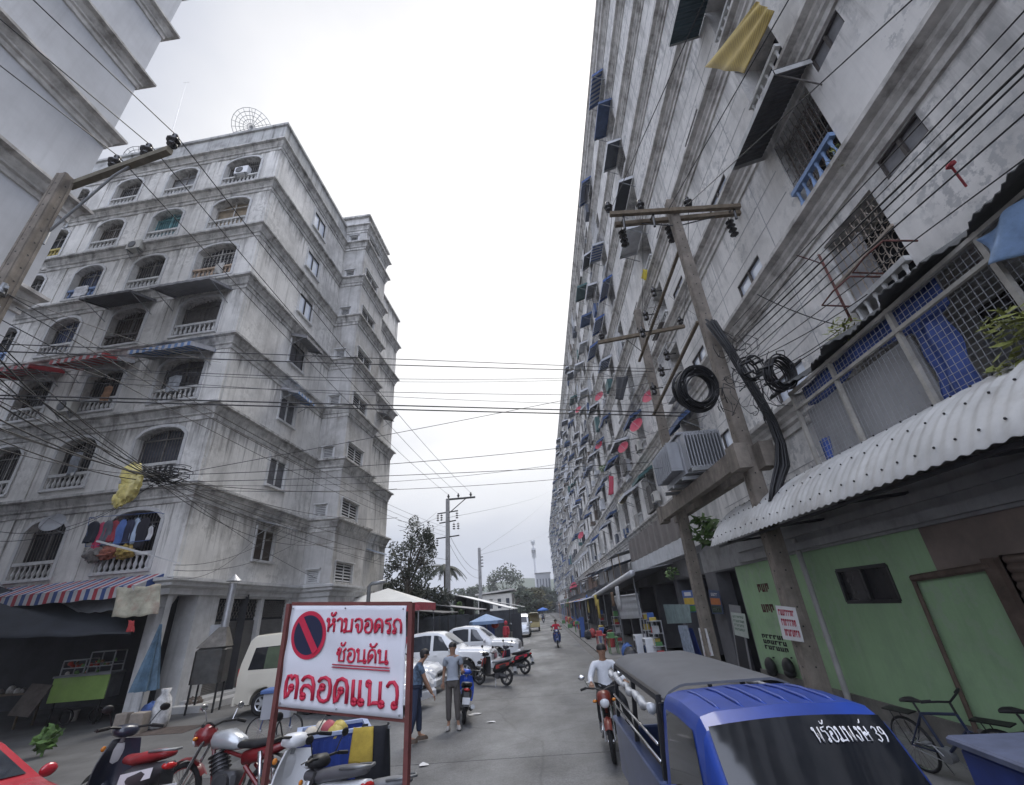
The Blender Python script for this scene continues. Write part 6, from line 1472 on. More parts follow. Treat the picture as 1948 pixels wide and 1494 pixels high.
# ================================================================== writing in looped strokes
GL = {
 'ho': (.95, [[(.22, .87), (.22, 0)], [(.22, .28), (.45, .5), (.74, .72)], [(.74, .66), (.78, .5), (.78, 0)]], [(.14, .87), (.68, .86)]),
 'aa': (.72, [[(.08, .78), (.16, .93), (.33, 1), (.5, .92), (.56, .75), (.56, 0)]], []),
 'mo': (.98, [[(.24, .87), (.24, .12)], [(.24, .06), (.76, .1)], [(.78, 1), (.78, 0)]], [(.15, .88), (.15, .1)]),
 'jo': (.9, [[(.08, .78), (.22, .96), (.45, 1), (.68, .9), (.75, .65), (.75, .3), (.66, .08), (.5, 0), (.4, .1), (.4, .42)]], [(.31, .48)]),
 'oo': (.92, [[(.24, .55), (.15, .4), (.15, .2), (.28, .03), (.5, 0), (.7, .1), (.77, .35), (.77, .65), (.68, .9), (.45, 1), (.22, .95), (.1, .8)]], [(.32, .58)]),
 'do': (.95, [[(.4, .4), (.28, .1), (.16, 0), (.12, .3), (.12, .65), (.24, .92), (.45, 1), (.68, .92), (.78, .65), (.78, 0)]], [(.44, .5)]),
 'ro': (.7, [[(.52, .12), (.52, .55), (.42, .7), (.15, .7), (.1, .82), (.2, .96), (.4, .97), (.6, 1.02)]], [(.43, .1)]),
 'tho': (.95, [[(.3, .12), (.32, .32), (.2, .44), (.12, .6), (.2, .88), (.42, 1), (.66, .92), (.78, .65), (.78, 0)]], [(.21, .11)]),
 'so': (.98, [[(.2, .74), (.16, .92), (.26, 1), (.34, .9), (.4, .98), (.38, .7), (.3, .45), (.3, .06), (.76, .06), (.76, .6), (.66, .74), (.8, .9), (.9, 1.0)]], [(.18, .62)]),
 'no': (1.0, [[(.22, .87), (.22, 0), (.4, .12), (.7, .14)], [(.74, 1), (.74, .18)]], [(.14, .87), (.82, .1)]),
 'kho': (.95, [[(.44, .4), (.3, .2), (.16, 0), (.12, .3), (.12, .65), (.24, .92), (.45, 1), (.68, .92), (.78, .65), (.78, 0)]], [(.42, .5)]),
 'to': (.95, [[(.4, .36), (.28, .1), (.16, 0), (.12, .3), (.12, .7), (.2, .96), (.34, .98), (.45, .84), (.56, .98), (.7, .95), (.78, .65), (.78, 0)]], [(.44, .46)]),
 'lo': (.95, [[(.14, .2), (.1, .4), (.22, .58), (.45, .6), (.66, .5), (.78, .3)], [(.78, 0), (.78, .65), (.66, .93), (.42, 1), (.22, .94), (.1, .8)]], [(.22, .13)]),
 'ae': (.8, [[(.14, 1), (.14, .12)], [(.5, 1), (.5, .12)]], [(.23, .1), (.59, .1)]),
 'wo': (.75, [[(.56, .12), (.6, .5), (.56, .82), (.4, 1), (.2, .97), (.08, .8)]], [(.47, .1)]),
 'pho': (.98, [[(.22, .87), (.26, 0), (.48, .6), (.7, 0), (.78, 1)]], [(.14, .87)]),
 'ngo': (.72, [[(.5, .75), (.54, .4), (.45, .05), (.3, .0), (.08, .42)]], [(.42, .86)]),
 'sso': (.98, [[(.22, .87), (.22, .05), (.78, .05), (.78, 1)], [(.5, .42), (.9, .6)]], [(.14, .87), (.46, .5)]),
 '3': (.7, [[(.1, .85), (.3, 1), (.5, .9), (.48, .65), (.28, .54), (.52, .4), (.54, .12), (.3, 0), (.08, .14)]], []),
 '9': (.7, [[(.55, .7), (.4, .5), (.2, .5), (.1, .72), (.22, .97), (.42, .97), (.55, .7), (.52, .3), (.3, 0)]], []),
 ' ': (.4, [], []),
}
UP = {'tone': [[(.3, 1.3), (.44, 1.2), (.58, 1.24), (.74, 1.48)], [(.28, 1.4), (.36, 1.36)]], 'an': [[(.14, 1.3), (.3, 1.18), (.55, 1.22), (.74, 1.46)], [(.12, 1.4), (.2, 1.34)]], 'kill': [[(.4, 1.25), (.55, 1.3), (.7, 1.5)]]}
def write(mb, word, f, x0, x1, y, h, th):
    'f(u, v) -> point on the sign face; strokes are flattened tubes'
    tot = sum(GL[g.split('+')[0]][0] for g in word); sc = (x1 - x0) / tot; x = x0; r = .1
    for g in word:
        g, *ups = g.split('+'); wd, st, lp = GL[g]
        S = [list(s) for s in st] + [[(cx + r * cos(a), cy + r * 1.05 * sin(a)) for a in [2 * pi * i / 10 for i in range(11)]] for cx, cy in lp]
        for u_ in ups: S += [[(px * 1.0 + .1, py) for px, py in s] for s in UP[u_]]
        for s in S: mb.tube([f(x + px * sc, y + py * h) for px, py in s], th, 6)
        x += wd * sc
# ------------------------------------------------------------------ the no parking board
sA = atD(541, 1245, 5.3); sB = atD(776, 1250, 4.4)
zt = atD(552, 1153, 5.3).z; zbm = atD(531, 1343, 5.3).z; TILT = zt - atD(778, 1152, 4.4).z
ax = V((sB.x - sA.x, sB.y - sA.y, 0)); SW = ax.length - .05; ax.normalize(); nm = V((ax.y, -ax.x, 0))
SH = zt - zbm; so_ = V((sA.x, sA.y, 0)) + ax * .025
sign = empty('no_parking_sign', (so_.x, so_.y, 0), 0, 'white no parking board with red lettering on two red posts in the foreground', 'sign')
def sf(u, v, w=0.0): return ax * (u * SW) + V((0, 0, zbm + v * SH - TILT * u)) + nm * w
RP = mat('rusty_red_post', (.15, .045, .04), .7, var=.35, scale=6, blot=.5, blotcol=(.08, .04, .03), bscale=3)
for u in (-.035, 1.035):
    mb = MB(); p = ax * (u * SW); mb.bar(p + V((0, 0, -.05)), p + V((0, 0, zt + .02 - TILT * max(0, u))), .042, .042, up=ax); mb.build('post', RP, sign)
for v, nm_ in ((1.02, 'rail'), (-.012, 'rail')):
    mb = MB(); mb.bar(sf(-.02, v, -.02), sf(1.02, v, -.02), .03, .03); mb.build('rail', RP, sign)
mb = MB(); mb.slab(lambda u, v: sf(u, v, .012 + .006 * sin(u * 9 + v * 4) * sin(v * 3.1) + .004 * sin(v * 17 + u * 5)), 24, 20, nm * -.004)
vin = mat('white_vinyl_sheet', (.66, .66, .71), .5, var=.06, scale=2); mb.build('board', vin, sign, smooth=True)
red = mat('red_ink', (.5, .018, .055), .6, var=.12, scale=6)
def ink(u, v): return sf(u, v, .022)
def flat(fn): return fn
mb = MB()
write(mb, ['ho+tone', 'aa', 'mo', 'jo', 'oo', 'do', 'ro', 'tho'], ink, .35, .985, .735, .135, .0105)
mb.build('lettering', red, sign, smooth=True)
mb = MB(); write(mb, ['so+tone', 'oo', 'no', 'kho+an', 'no'], ink, .46, .885, .455, .125, .0095)
for v in (.425, .4): mb.bar(ink(.435, v), ink(.895, v - .004), .007, .012, up=nm)
mb.build('lettering', red, sign, smooth=True)
mb = MB(); write(mb, ['to', 'lo', 'oo', 'do', 'ae', 'no', 'wo'], ink, .035, .985, .085, .215, .0155); mb.build('lettering', red, sign, smooth=True)
mb = MB(); n_ = 40; cu, cv, ru, rv = .195, .70, .158, .245
def ell_ring(k, w): return [sf(cu + ru * k * cos(2 * pi * i / n_), cv + rv * k * sin(2 * pi * i / n_), w) for i in range(n_)]
mb.add(ell_ring(1, .0205), [tuple(range(n_))]); mb.build('symbol_ring', red, sign)
mb = MB(); mb.add(ell_ring(.82, .0235), [tuple(range(n_))]); mb.build('symbol_disc', mat('navy_ink', (.012, .016, .05), .6, var=.2), sign)
mb = MB(); c1, c2 = radians(128), radians(-52); mb.bar(sf(cu + ru * .86 * cos(c1), cv + rv * .86 * sin(c1), .0255), sf(cu + ru * .86 * cos(c2), cv + rv * .86 * sin(c2), .0255), .062, .006, up=nm); mb.build('symbol_bar', red, sign)
mb = MB()
for u, v in ((.02, .97), (.5, .975), (.98, .97), (.02, .03), (.5, .03), (.98, .03)): mb.ell(sf(u, v, .02), .008, 8, 5)
mb.build('rivets', M['steel'], sign)
# windscreen lettering on the blue taxi
mb = MB()
def wf(u, v): return TS.top(1.545 + .0 + (1 - v) * .055, .02 - .72 * u * 1.0 + .0, (.02, 0, .018))
write(mb, ['pho', 'ro+tone', 'oo', 'mo', 'pho', 'ngo', 'sso+kill', ' ', '3', '9'], lambda u, v: TS.top(1.53 + .075 * (1 - v), lerp(.15, 1.1, u), (.014, 0, .014)), 0, 1, .0, .72, .0042)
mb.build('screen_lettering', mat('white_decal', (.8, .8, .82), .5), truck, smooth=True)
# ================================================================== left stalls, balcony things
HW, HB, HR = (.5, .5, .52), (.04, .08, .25), (.4, .04, .06)
s0 = FLt.px(45, 1095)[0]
TRI = stripes('red_white_blue_stripe', [HR, HW, HB, HW], .62, 'X')
o = awning_sheet('striped_awning', FLt, s0 - 2.2, -.35, FL[0] + .18, 1.0, .42, TRI, 'long red white and blue striped awning over the food stalls', val=.34)
RW = stripes('red_white_stripe', [(.42, .05, .05), HW], .36, 'X'); BW = stripes('blue_white_stripe', [(.1, .2, .42), HW], .3, 'X'); BWY = stripes('blue_white_stripe_y', [(.14, .26, .5), HW], .3, 'Y')
for r, c_, m_, lb, pr in ((3, 0, M['roofg'], 'grey awning over the corner balcony, two rows above the striped blue one', .9), (3, 1, M['roofd'], 'dark grey awning over the second balcony from the corner', .9), (2, 0, BW, 'blue and white striped awning over a corner balcony of the grey block', .8), (2, 1, RW, 'red and white striped awning over the second balcony from the corner', .9), (2, 2, stripes('red_grey_stripe', [(.4, .04, .05), (.35, .33, .32)], .36, 'X'), 'red and grey striped awning by the left pole', .9)):
    a, b_ = LWIN[c_]; awning_sheet('window_awning', FLt, a - .45, b_ + .4, FL[r] + 2.85, pr + .45, .42, m_, lb, val=.2 if r == 2 else .12)
for r, m_, lb in ((3, M['roofg'], 'grey sheet awning over a window halfway up the street face'), (2, BWY, 'small blue and white striped awning on the street face of the grey block'), (0, M['galv'], 'small tin awning over the lowest window of the street face')):
    awning_sheet('window_awning', FRt, 4.0 * KL - .2, 5.35 * KL + .25, FL[r] + 2.75, .95, .3, m_, lb, val=.16 if r else .03)
for px, lb, m_ in (((722, 795), 'small dark awning on the rear wing just below the wire crossing', M['roofd']), ((704, 1052), 'small pale blue awning low on the rear wing', mat('pale_blue_sheet', (.4, .46, .55), .5))):
    s_, z_ = FW.px(*px); awning_sheet('window_awning', FW, s_ - .7, s_ + .7, z_ + .2, .9, .3, m_, lb, val=.06)
def ac_unit(p, F, label, m=None):
    t = empty('air_conditioner', p, atan2(F.d[1], F.d[0]), label, 'air conditioner')
    mb = MB(); mb.bbox(-.42, .42, -.4, -.08, 0, .58, .03); mb.build('casing', m or mat('aged_white_casing', (.5, .49, .45), .6, var=.2, streak=.2), t, smooth=30)
    mb = MB(); mb.lathe([(.0, -.02), (.21, -.02), (.23, .0), (.23, .02)], (-.1, -.405, .29), 18, axis='y')
    for i in range(7): mb.bar((-.3 + .0, -.412, .1 + .06 * i), (.1, -.412, .1 + .06 * i), .008, .008)
    mb.build('fan_grille', M['black'], t)
    for x in (-.3, .3): mb = MB(); mb.bar((x, -.42, -.03), (x, 0, -.03), .04, .04); mb.bar((x, -.38, -.05), (x, 0, -.4), .03, .03); mb.build('bracket', M['steel'], t)
    return t
s_, z_ = FLt.px(135, 790); ac_unit(FLt.p(s_, .02, z_), FLt, 'stained air conditioner unit left of the balcony with the red awning')
s_, z_ = FLt.px(265, 480); ac_unit(FLt.p(s_, .02, z_ - .1), FLt, 'air conditioner unit under the teal screened balcony')
s_, z_ = FLt.px(462, 330); ac_unit(FLt.p(s_, -.2, z_ - .2), FLt, 'white air conditioner inside the topmost corner balcony', WHT)
def garment(p, d, w, h, m, label, kind='shirt'):
    t = MB(); d = V(d).normalized(); p = V(p); nn_ = V((d.y, -d.x, 0)); sd = random.random() * 9
    def fn(u, v):
        ww = w * (1.0 if kind == 'towel' else (.62 + .38 * min(1, v * 5)) * (1 - .12 * v)); fold = .03 * sin(u * 9 + sd) * (.3 + v) + .02 * sin(v * 7 + sd)
        return p + d * ((u - .5) * ww) + V((0, 0, -h * v - (.05 * (abs(u - .5) * 2) ** 2 if v == 0 else 0))) + nn_ * fold
    t.slab(fn, 10, 10, nn_ * -.012); t.tube([p + V((0, 0, .1)), p + V((0, 0, .02)), p + d * -.14 + V((0, 0, -.02))], .006, 4); t.tube([p + V((0, 0, .02)), p + d * .14 + V((0, 0, -.02))], .006, 4)
    return tag(t.build('garment', m, smooth=True), label, 'clothes')
dl_ = (FLt.d[0], FLt.d[1], 0)
for i, (px, c_, w_, h_, lb) in enumerate((((182, 992), (.02, .025, .04), .5, .8, 'black shirt, leftmost on the laundry line over the striped awning'), ((196, 994), (.5, .05, .12), .35, 1.2, 'long pink red cloth hanging low among the laundry'), ((208, 990), (.12, .13, .16), .4, .8, 'charcoal patterned shirt beside the pink cloth on the line'), ((220, 990), (.35, .05, .07), .35, .8, 'dark red shirt on the laundry line'), ((232, 988), (.1, .18, .45), .45, .95, 'bright blue shirt on the laundry line'), ((246, 988), (.03, .035, .07), .5, .9, 'navy shirt right of the bright blue one on the line'), ((258, 985), (.45, .55, .7), .3, .95, 'pale blue garment on the laundry line'), ((272, 984), (.02, .02, .03), .6, 1.1, 'wide black garment in the balcony corner'), ((284, 1000), (.6, .6, .62), .2, .5, 'small white towel hanging before the black garment'))):
    s_, z_ = FLt.px(*px, .3); garment(FLt.p(s_, .3 - .015 * i, z_), dl_, w_, h_, CL('laundry_%d' % i if False else 'laundry_cloth_' + 'abcdefghij'[i], c_), lb)
for px, c_, w_, h_, lb in (((158, 545), (.6, .6, .62), .8, .7, 'white cloth in the balcony with blue balusters, upper left of the grey block'), ((90, 495), (.62, .6, .58), .9, .8, 'white washing bundled over the yellow balustrade'), ((128, 415), (.5, .52, .55), .7, .9, 'pale washing in the balcony beside the left pole'), ((225, 395), (.62, .62, .64), .8, .6, 'white sheet in the second row balcony behind the left pole arm'), ((335, 715), (.4, .42, .45), .6, .8, 'grey washing in the corner balcony above the wire tangle'), ((150, 860), (.25, .27, .3), .5, 1.0, 'long grey curtain in the balcony left of the yellow bag'), ((420, 500), (.45, .44, .42), .5, .7, 'pale curtain in the corner balcony with the brown balusters'), ((208, 735), (.35, .2, .12), .4, .8, 'brown and blue washing under the red and white awning')):
    s_, z_ = FLt.px(*px, .05); garment(FLt.p(s_, .06, z_), dl_, w_, h_, CL('washing_' + lb.split()[0] + lb.split()[-1], c_, .4), lb, 'towel')
s_, z_ = FLt.px(240, 980, .3); mb = MB(); a, b_ = FLt.px(170, 985, .3), FLt.px(300, 975, .3)
mb.tube([FLt.p(a[0], .3, a[1]), FLt.p(b_[0], .3, b_[1])], .012, 6)
for q in (a, b_): mb.tube([FLt.p(q[0], .3, q[1]), FLt.p(q[0], 0, q[1])], .012, 6)
for x, y in ((170, 985),): q = FLt.px(162, 1040, .3); mb.tube([FLt.p(a[0], .3, a[1]), FLt.p(q[0], .3, q[1]), FLt.p(b_[0], .3, q[1])], .012, 6)
tag(mb.build('drying_rack', mat('blue_steel_tube', (.06, .12, .3), .5), smooth=True), 'blue tube drying frame holding the laundry at the lowest corner balcony', 'drying rack')
for px, w_, h_, c_, lb in (((205, 1052), .5, .35, (.35, .12, .08), 'reddish bundle of things piled on the lowest corner balcony'), ((238, 1050), .45, .4, (.42, .3, .08), 'yellow patterned bundle on the lowest corner balcony'), ((180, 1055), .5, .45, (.2, .19, .18), 'grey box of clutter on the lowest corner balcony')):
    s_, z_ = FLt.px(*px, .2); mb = MB(); q = FLt.p(s_, .2, z_); mb.ell(q, (w_ * .75, .2, h_ * .6), 16, 11, jit=.3); tag(mb.build('bundle', mat('bundle_' + str(int(c_[0] * 100)) if False else 'bundle_' + lb.split()[0], c_, .8, var=.7, scale=9), smooth=60), lb, 'bundle')
a, b_ = FLt.px(186, 1030, 1.2), FLt.px(268, 1053, 1.2); mb = MB(); mb.bar(FLt.p(a[0], 1.2, a[1]), FLt.p(b_[0], .9, b_[1]), .14, .06); mb.bar(FLt.p(b_[0], .9, b_[1]), FLt.p(b_[0] + .6, .1, b_[1] - .3), .03, .03); tag(mb.build('tube_lamp', mat('white_lamp_housing', (.62, .62, .62), .5)), 'white tube lamp on an arm sticking out above the striped awning', 'lamp')
mb = MB(); rr = random.Random(8); kb = atD(250, 905, 17.4)
for (dx, dz, r) in ((0, 0, .3), (.12, -.3, .27), (.05, -.55, .3), (-.12, -.85, .22)): mb.ell(kb + V((dx, 0, dz * .8)), (r * .95, r * .6, r * 1.2), 18, 13, jit=.24)
tag(mb.build('plastic_bag', mat('yellow_plastic_bag', (.66, .57, .2), .4, var=.3, scale=9, spec=.8), smooth=70), 'crumpled yellow plastic bag caught on the cable tangle', 'plastic bag')
def dish(p, r, aim, m, label, pole=True, mesh=False):
    t = empty('satellite_dish', p, 0, label, 'satellite dish'); aim = V(aim).normalized(); x = aim.orthogonal().normalized(); y = aim.cross(x); mb = MB(); n = 20
    vs = []; K = 5
    for i in range(K + 1):
        rr_ = r * i / K; d_ = .22 * r * (i / K) ** 2
        for j in range(n): vs.append(aim * d_ + x * (rr_ * cos(2 * pi * j / n)) + y * (rr_ * sin(2 * pi * j / n)))
    fs = [(i * n + j, (i + 1) * n + j, (i + 1) * n + (j + 1) % n, i * n + (j + 1) % n) for i in range(K) for j in range(n)]
    if mesh:
        for i in range(1, K + 1): mb.tube([vs[i * n + j] for j in range(n)], .022, 4, closed=True)
        for j in range(n): mb.tube([vs[i * n + j] for i in range(K + 1)], .018, 4)
    else:
        b = [tuple(V(v) - aim * .012) for v in vs]; N = len(vs); mb.add(vs + b, fs + [tuple(reversed([q + N for q in f])) for f in fs])
    mb.build('reflector', m, t, smooth=True)
    mb = MB()
    for a in (0, 2.1, 4.2): mb.tube([aim * .22 * r + x * (r * .95 * cos(a)) + y * (r * .95 * sin(a)), aim * (r * .95)], .012, 5)
    mb.cyl(aim * (r * .85), aim * (r * 1.02), .035, n=8); mb.build('feed_arm', M['steel'], t)
    if pole:
        mb = MB(); mb.tube([aim * -.02, aim * -.15 + V((0, 0, -.1)), aim * -.2 + V((pole[0], pole[1], pole[2]))], .02, 6); mb.build('mount', M['steel'], t)
    return t
RD = mat('red_dish_paint', (.42, .035, .07), .45, var=.12)
aimR = (-.75, -.62, .42)
for px, X_, r, lb in (((1212, 810), 6.9, .5, 'largest red satellite dish, beside a white air conditioner'), ((1187, 852), 6.9, .48, 'red satellite dish just below and left of the largest one'), ((1140, 848), 7.0, .45, 'red satellite dish left of the pair near the transformer'), ((1141, 755), 7.0, .52, 'red satellite dish above the thin sloping cable, beside the black clothes'), ((1101, 780), 7.0, .52, 'small looking red satellite dish high near the sky edge'), ((1106, 1019), 7.0, .6, 'lone red satellite dish low on the far facade'), ((1092, 1118), 6.0, .9, 'red satellite dish above the far shop canopies'), ((1236, 755), 6.6, .42, 'red satellite dish half hidden behind the far transformer pole')):
    dish(atX(px[0], px[1], X_), r, aimR, RD, lb, (.6, .3, -.3))
dish(atX(1186, 950, 6.9), .48, aimR, mat('beige_dish_paint', (.5, .46, .36), .5), 'beige satellite dish by the red hanging cloth', (.6, .3, -.3))
s_, z_ = FLt.px(138, 1002); dish(FLt.p(s_, .7, z_), .38, (.3, -.85, .42), mat('grey_dish_paint', (.3, .31, .33), .5), 'grey satellite dish between both lowest balconies of the grey block', (-.1, .6, -.2))
q = FLt.px(478, 243, -1.5); dish(FLt.p(q[0], -1.5, q[1]), 1.25, (-.3, .6, .7), mat('grey_mesh_wire', (.33, .34, .36), .5), 'large mesh satellite dish standing on the roof edge of the grey block', (0, .1, -1.7), mesh=True)
q = FLt.px(268, 312, -1.5); dish(FLt.p(q[0], -1.5, q[1]), 1.1, (-.3, .6, .7), mat('dark_mesh_wire', (.12, .12, .13), .5), 'second mesh dish showing behind the left pole arm on the roof', (0, .1, -1.3), mesh=True)
q = FLt.px(325, 280, -1); mb = MB(); b0 = V(FLt.p(q[0], -1, PTOP)); tp = V(FLt.p(FLt.px(355, 155, -1)[0], -1, FLt.px(355, 155, -1)[1])); mb.tube([b0 - V((0, 0, .3)), tp], [.03, .008], 6); mb.bar(tp + V((-.25, 0, -.15)), tp + V((.25, 0, -.15)), .012, .012); tag(mb.build('radio_mast', M['steel']), 'thin radio mast on the roof of the grey block', 'mast')
# things on the long block
for px, X_, lb in (((1222, 850), 6.95, 'white air conditioner under the largest red dish'), ((1255, 945), 6.9, 'white air conditioner on the clutter balcony behind the platform'), ((1183, 965), 7.0, 'air conditioner on a bracket under the beige dish')):
    q = atX(*px, 7.65); ac_unit((q.x, q.y, q.z - .3), FB, lb)
def hang(px4, X_, m, label, cat='cloth', nu=10):
    P_ = [atX(x, y, X_ if not isinstance(X_, (list, tuple)) else X_[i]) for i, (x, y) in enumerate(px4)]
    mb = MB(); mb.slab(lambda u, v: (P_[0].lerp(P_[1], u)).lerp(P_[3].lerp(P_[2], u), v) + V((.04 * sin(u * 14 + v * 3), 0, .02 * sin(u * 9))), nu, 8, (.012, 0, 0)); return tag(mb.build('hanging_cloth', m, smooth=True), label, cat)
hang([(1158, 905), (1166, 907), (1168, 940), (1157, 943)], 6.9, CL('bright_red_cloth', (.5, .03, .08)), 'narrow bright red cloth hanging from a balcony left of the beige dish')
hang([(1172, 718), (1194, 716), (1186, 762), (1170, 760)], 6.8, CL('black_washing', (.012, .015, .025)), 'bunch of black clothes hanging under a white awning')
YM = stripes('yellow_mat_stripe', [(.5, .37, .08), (.36, .25, .06)], .07, 'Z'); 
hang([(1438, 3), (1470, 22), (1418, 140), (1340, 128)], 6.75, YM, 'yellow striped sun mat hanging out from the topmost near balcony', nu=16)
hang([(1222, 512), (1230, 514), (1230, 535), (1220, 530)], 7.0, CL('yellow_cloth', (.62, .5, .05)), 'small yellow cloth hanging below a pale grille high on the long block')
# near balcony awnings
def aw_near(y0, y1, z, pr, dr, m, label):
    t = empty('window_awning', (XF, (y0 + y1) / 2, z), 0, label, 'awning'); yc = (y0 + y1) / 2
    mb = MB(); mb.slab(lambda u, v: (-.02 - pr * v, y0 - yc + (y1 - y0) * u, -dr * v + .018 * cos(u * (y1 - y0) / .12 * 2 * pi)), 60, 2, (0, 0, -.012)); mb.build('sheet', m, t)
    mb = MB(); mb.slab(lambda u, v: (-.03 - pr, y0 - yc + (y1 - y0) * u, -dr - .16 * v), 4, 1, (-.012, 0, 0))
    for y in (y0, y1): mb.quad((0, y - yc, 0), (-pr, y - yc, -dr), (-pr, y - yc, -dr - .16), (0, y - yc, -.16))
    mb.build('valance', mat('dirty_white_sheet', (.5, .5, .49), .7, var=.25, streak=.3), t)
    for y in (y0 + .1, yc, y1 - .1): mb = MB(); mb.bar((0, y - yc, -.9), (-pr * .9, y - yc, -dr), .03, .03); mb.bar((0, y - yc, -.05), (-pr, y - yc, -dr - .03), .03, .03); mb.build('bracket', M['grill'], t); return t
aw_near(6.5, 9.1, RF0 + RFH + 3.0, 1.0, .32, mat('dark_corrugated', (.07, .07, .075), .7, var=.3), 'dark corrugated awning with white edge over the blue balustrade')
aw_near(6.6, 9.3, RF0 + 3 * RFH + 2.6, 1.2, .4, mat('teal_black_sheet', (.03, .06, .075), .6, var=.3), 'dark teal awning over the balcony above the yellow mat')
mb = MB(); O_ = (XF + .3, 7.8, RF0 + RFH + 1.75)
for y in [7.0 + .2 * i for i in range(9)]: mb.box(XF + .28, XF + .295, y - .01, y + .01, RF0 + RFH + .8, RF0 + RFH + 2.7)
rr = random.Random(2)
for i in range(9):
    for k in range(7):
        y, z = 7.05 + .2 * i, RF0 + RFH + 1.0 + .26 * k; mb.tube([(XF + .27, y + .09 * cos(a), z + .11 * sin(a)) for a in [2 * pi * j / 8 for j in range(9)]], .008, 4)
mb.build('window_grille', mat('rusty_brown_iron', (.14, .1, .08), .7, var=.4, scale=6), BR)
mb = MB()
for y in [7.0 + .2 * i for i in range(9)]: mb.box(XF + .08, XF + .095, y - .01, y + .01, RF0 + .8, RF0 + 2.65)
for i in range(5):
    for k in range(7):
        y, z = 7.05 + .2 * i, RF0 + 1.0 + .24 * k; mb.tube([(XF + .075, y + .09 * cos(a), z + .1 * sin(a)) for a in [2 * pi * j / 8 for j in range(9)]], .009, 4)
mb.box(XF - .05, XF + .02, 6.9, 8.8, RF0 + 1.6, RF0 + 1.66); mb.build('window_grille', mat('cream_iron_grille', (.35, .3, .25), .7, var=.4, scale=6), BR)
mb = MB(); mb.box(XF + .1, XF + .14, 7.75, 8.62, RF0 + .85, RF0 + 2.3); mb.build('sheet_panel', mat('plain_grey_sheet', (.3, .3, .31), .6, var=.12), BR)
mb = MB(); mb.tube([(XF - .1, 8.75, RF0 + .6), (XF - .1, 8.75, RF0 + 2.6)], .03, 7); mb.tube([(XF - .1, 8.75, RF0 + 2.3), (XF - .9, 8.4, RF0 + 2.35)], .015, 6)
for y0, y1 in ((8.6, 7.6), (7.5, 6.6)): mb.tube([(XF - .1, y0, RF0 + .9), (XF - .7, y0, RF0 + 1.0), (XF - .75, (y0 + y1) / 2, RF0 + 1.0), (XF - .7, y1, RF0 + .98), (XF - .1, y1, RF0 + .9)], .02, 6)
tag(mb.build('drying_rail', mat('chipped_red_tube', (.16, .06, .05), .7, var=.7, scale=6), smooth=True), 'chipped red tube rails before the balcony above the mesh cage', 'drying rack')
q = atX(1808, 315, 6.9); mb = MB(); mb.tube([q, atX(1838, 355, 7.2)], .018, 7); mb.ell(q, (.05, .08, .04), 8, 5, jit=.3); tag(mb.build('broom', mat('red_broom', (.4, .06, .07), .6, var=.4, scale=9)), 'red handled broom sticking up over the cage roof', 'broom')
def leaves(mb, c, r, n, s, rr, flat=.5, z0=None):
    for i in range(n):
        while True:
            d = V((rr.uniform(-1, 1), rr.uniform(-1, 1), rr.uniform(-1, 1)))
            if d.length <= 1: break
        p = V(c) + V((d.x * r[0], d.y * r[1], d.z * r[2])); a = V((rr.gauss(0, 1), rr.gauss(0, 1), rr.gauss(0, flat))).normalized(); b = a.orthogonal().normalized(); q = s * rr.uniform(.6, 1.4)
        mb.add([p - a * q, p + b * q * .45, p + a * q, p - b * q * .45], [(0, 1, 2, 3)])
LEAF = mat('fresh_leaf', (.09, .17, .04), .6, var=.5, scale=5); LEAFY = mat('yellow_green_leaf', (.22, .24, .06), .6, var=.4, scale=6); LEAFD = mat('dark_leaf', (.025, .042, .022), .7, var=.6, scale=.6)
rr = random.Random(21)
for X_, px, r, n, s, m_, lb in ((7.6, (1605, 300), .35, 90, .1, LEAFY, 'small plant sprouting at the foot of the blue balustrade'), (6.6, (1605, 628), .3, 90, .09, LEAFY, 'yellowish plant on the cage roof edge by the cables'), (5.9, (1342, 1008), .55, 120, .18, LEAF, 'green potted plant on the terrace behind the transformer pole'), (5.7, (1935, 620), .3, 110, .09, LEAFY, 'green plant inside the cage at the right edge'), (5.8, (1475, 840), .22, 60, .07, LEAF, 'small weed growing behind the white awning') if False else (5.7, (1932, 700), .22, 70, .08, LEAFY, 'low plant on the right end of the white awning'), (6.9, (1147, 892), .4, 70, .12, LEAF, 'green plant on a far balcony left of the red cloth'), (5.9, (1280, 1088) if False else (1278, 1090), .3, 60, .1, LEAF, 'weed on the terrace above the dark shop door')):
    q = atX(px[0], px[1], X_); mb = MB(); leaves(mb, q, (r, r, r * .9), n, s, rr); mb.cyl(q - V((0, 0, r)), q, .02, n=5); tag(mb.build('plant', m_), lb, 'plant')
q = G(78, 1440); mb = MB(); leaves(mb, q + V((0, 0, .35)), (.26, .26, .26), 110, .1, rr, 1.0); mb.cyl(q, q + V((0, 0, .3)), .03, n=6); tag(mb.build('plant', LEAF), 'broad leaved green plant on the ground behind the red car', 'plant')
